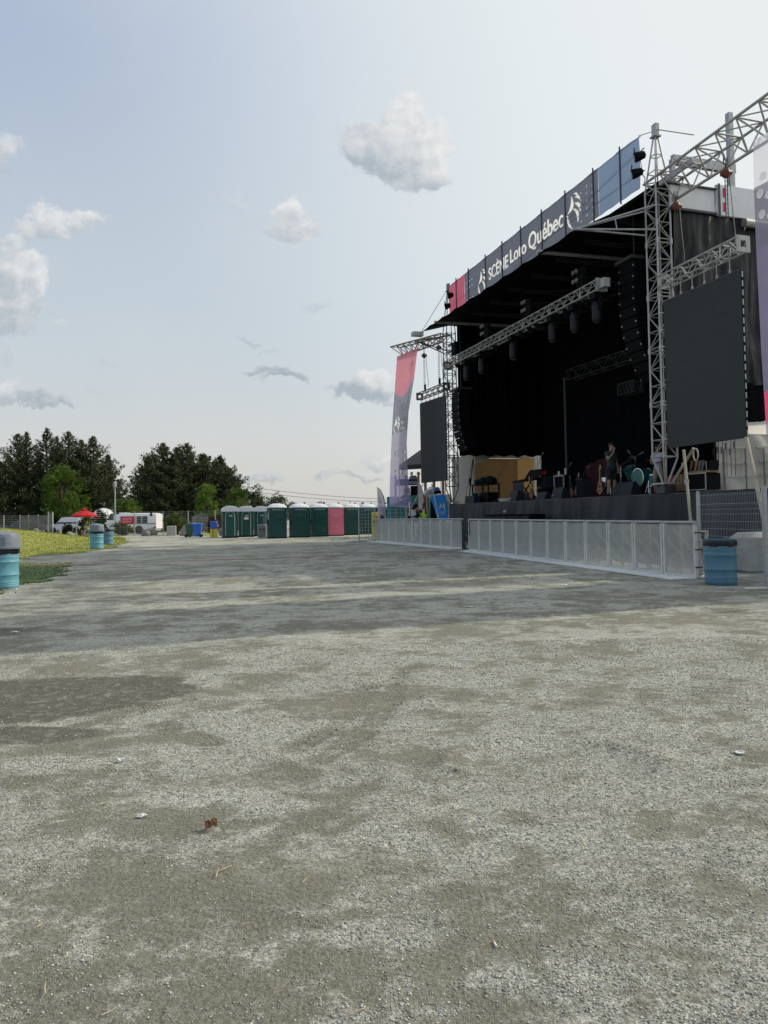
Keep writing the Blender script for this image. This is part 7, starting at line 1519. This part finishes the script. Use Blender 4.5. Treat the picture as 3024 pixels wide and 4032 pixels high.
scrap(375, 2364, .07, 'white speck of litter on the sunlit strip, left'); scrap(345, 2390, .05, 'small pale scrap below and left of the white speck'); scrap(590, 2345, .10, 'white scrap at the upper edge of the sunlit strip'); scrap(58, 2495, .16, 'long white scrap on the dark oval patch at the left edge', crump=.15); scrap(98, 2478, .05, 'white speck beside the long scrap on the dark oval patch'); scrap(810, 2432, .12, 'curved white scrap in the second shaded band', crump=.15)
scrap(2115, 2232, .14, 'white scrap lying against the barrier floor plates', crump=.2); scrap(2420, 2508, .05, 'tiny white scrap on sunlit gravel below the drum bin'); scrap(1995, 2450, .06, 'tiny pale scrap in the middle of the sunlit gravel'); scrap(60, 2323, .09, 'white cup fragment at the foot of the left drum bin', crump=.8); scrap(1985, 2222, .12, 'grey paper against the fifth near barrier', crump=.9)
def butt(px, py, ln, an, label, mts, r_=.0038):
    g = G(px, py); z = float(gz(g[0], g[1]))+.006; d_ = V3((math.cos(an), math.sin(an), 0)); p = V3((g[0], g[1], z)); t = thing('cigarette_butt', label, 'cigarette butt', p); MB().tube(p, p+d_*ln*.62, r_, 10).build('paper_end', M[mts[0]], t); MB().tube(p+d_*ln*.62, p+d_*ln, r_*1.05, 10).build('filter', M[mts[1]], t)
M['filt'] = mat('cork_filter', (.50, .30, .12), .7)
butt(1955, 3745, .034, 1.75, 'cigarette butt with an orange filter on the near gravel', ('paper', 'filt'))
g = G(1835, 2607); mb = MB(); z = float(gz(g[0], g[1])); mb.tube((g[0]-.07, g[1]+.015, z+.012), (g[0]+.09, g[1]-.02, z+.012), .006, 8); tag(mb.build('drinking_straw', M['paper']), 'pale drinking straw lying on the sunlit gravel', 'straw')
g = G(2914, 2977); mb = MB(); z = float(gz(g[0], g[1])); mb.lathe([(.016, 0), (.024, .003), (.026, .009), (.021, .010), (.018, .004), (.002, .004)], (g[0], g[1], z+.006), 20, V3((1, 0, .1)), V3((0, 1, 0)), V3((-.1, 0, 1))); tag(mb.build('bottle_cap', M['paper']), 'round white plastic cap on the gravel at the right', 'cap')
def twig(pp_, r_, label):
    ps = []
    for px, py in pp_: g = G(px, py); ps.append((g[0], g[1], float(gz(g[0], g[1]))+.010))
    mb = MB(); mb.path(ps, [r_]*(len(ps)-1)+[r_*.4], 5); tag(mb.build('dry_stalk', M['straw_']), label, 'dry stalk', 'dry grass stalks')
M['straw_'] = mat('dry_straw', (.50, .42, .27), .8, 0, .15)
twig([(851, 3468), (857, 3447), (880, 3440), (912, 3423)], .0022, 'forked dry stalk in the left half, below the dead leaf'); twig([(860, 3445), (862, 3432)], .0018, 'short fork tip beside the forked dry stalk')
twig([(145, 3665), (165, 3650), (186, 3645)], .0016, 'curved dry stalk near the left edge, lower part'); twig([(178, 3935), (176, 3910), (182, 3882)], .0018, 'upright dry stalk at the lower left corner'); twig([(400, 4015), (430, 4000), (462, 3985)], .0017, 'pale stalk at the bottom edge, left'); twig([(205, 3250), (225, 3245), (238, 3236)], .0016, 'short curved stalk below the damp left patches')
twig([(2292, 3325), (2305, 3313), (2315, 3300)], .0018, 'thin straight stalk in the right half of the gravel'); twig([(2350, 3048), (2362, 3043), (2376, 3042)], .003, 'pale twig inside the scraped ring hollow'); twig([(1190, 3490), (1200, 3478), (1210, 3465)], .0014, 'short slanted stalk near the middle'); twig([(1355, 3988), (1400, 3982), (1435, 3975), (1440, 3962)], .0016, 'bent pale stalk at the bottom edge near the middle')
twig([(930, 3645), (955, 3655), (985, 3650)], .0013, 'faint dry stalk left of the middle, lower gravel'); twig([(2890, 4005), (2905, 3998), (2920, 3985)], .0018, 'small yellow stalk in the bottom right corner'); twig([(395, 3170), (430, 3158), (470, 3150)], .0016, 'faint stalk below the crumpled white scrap')
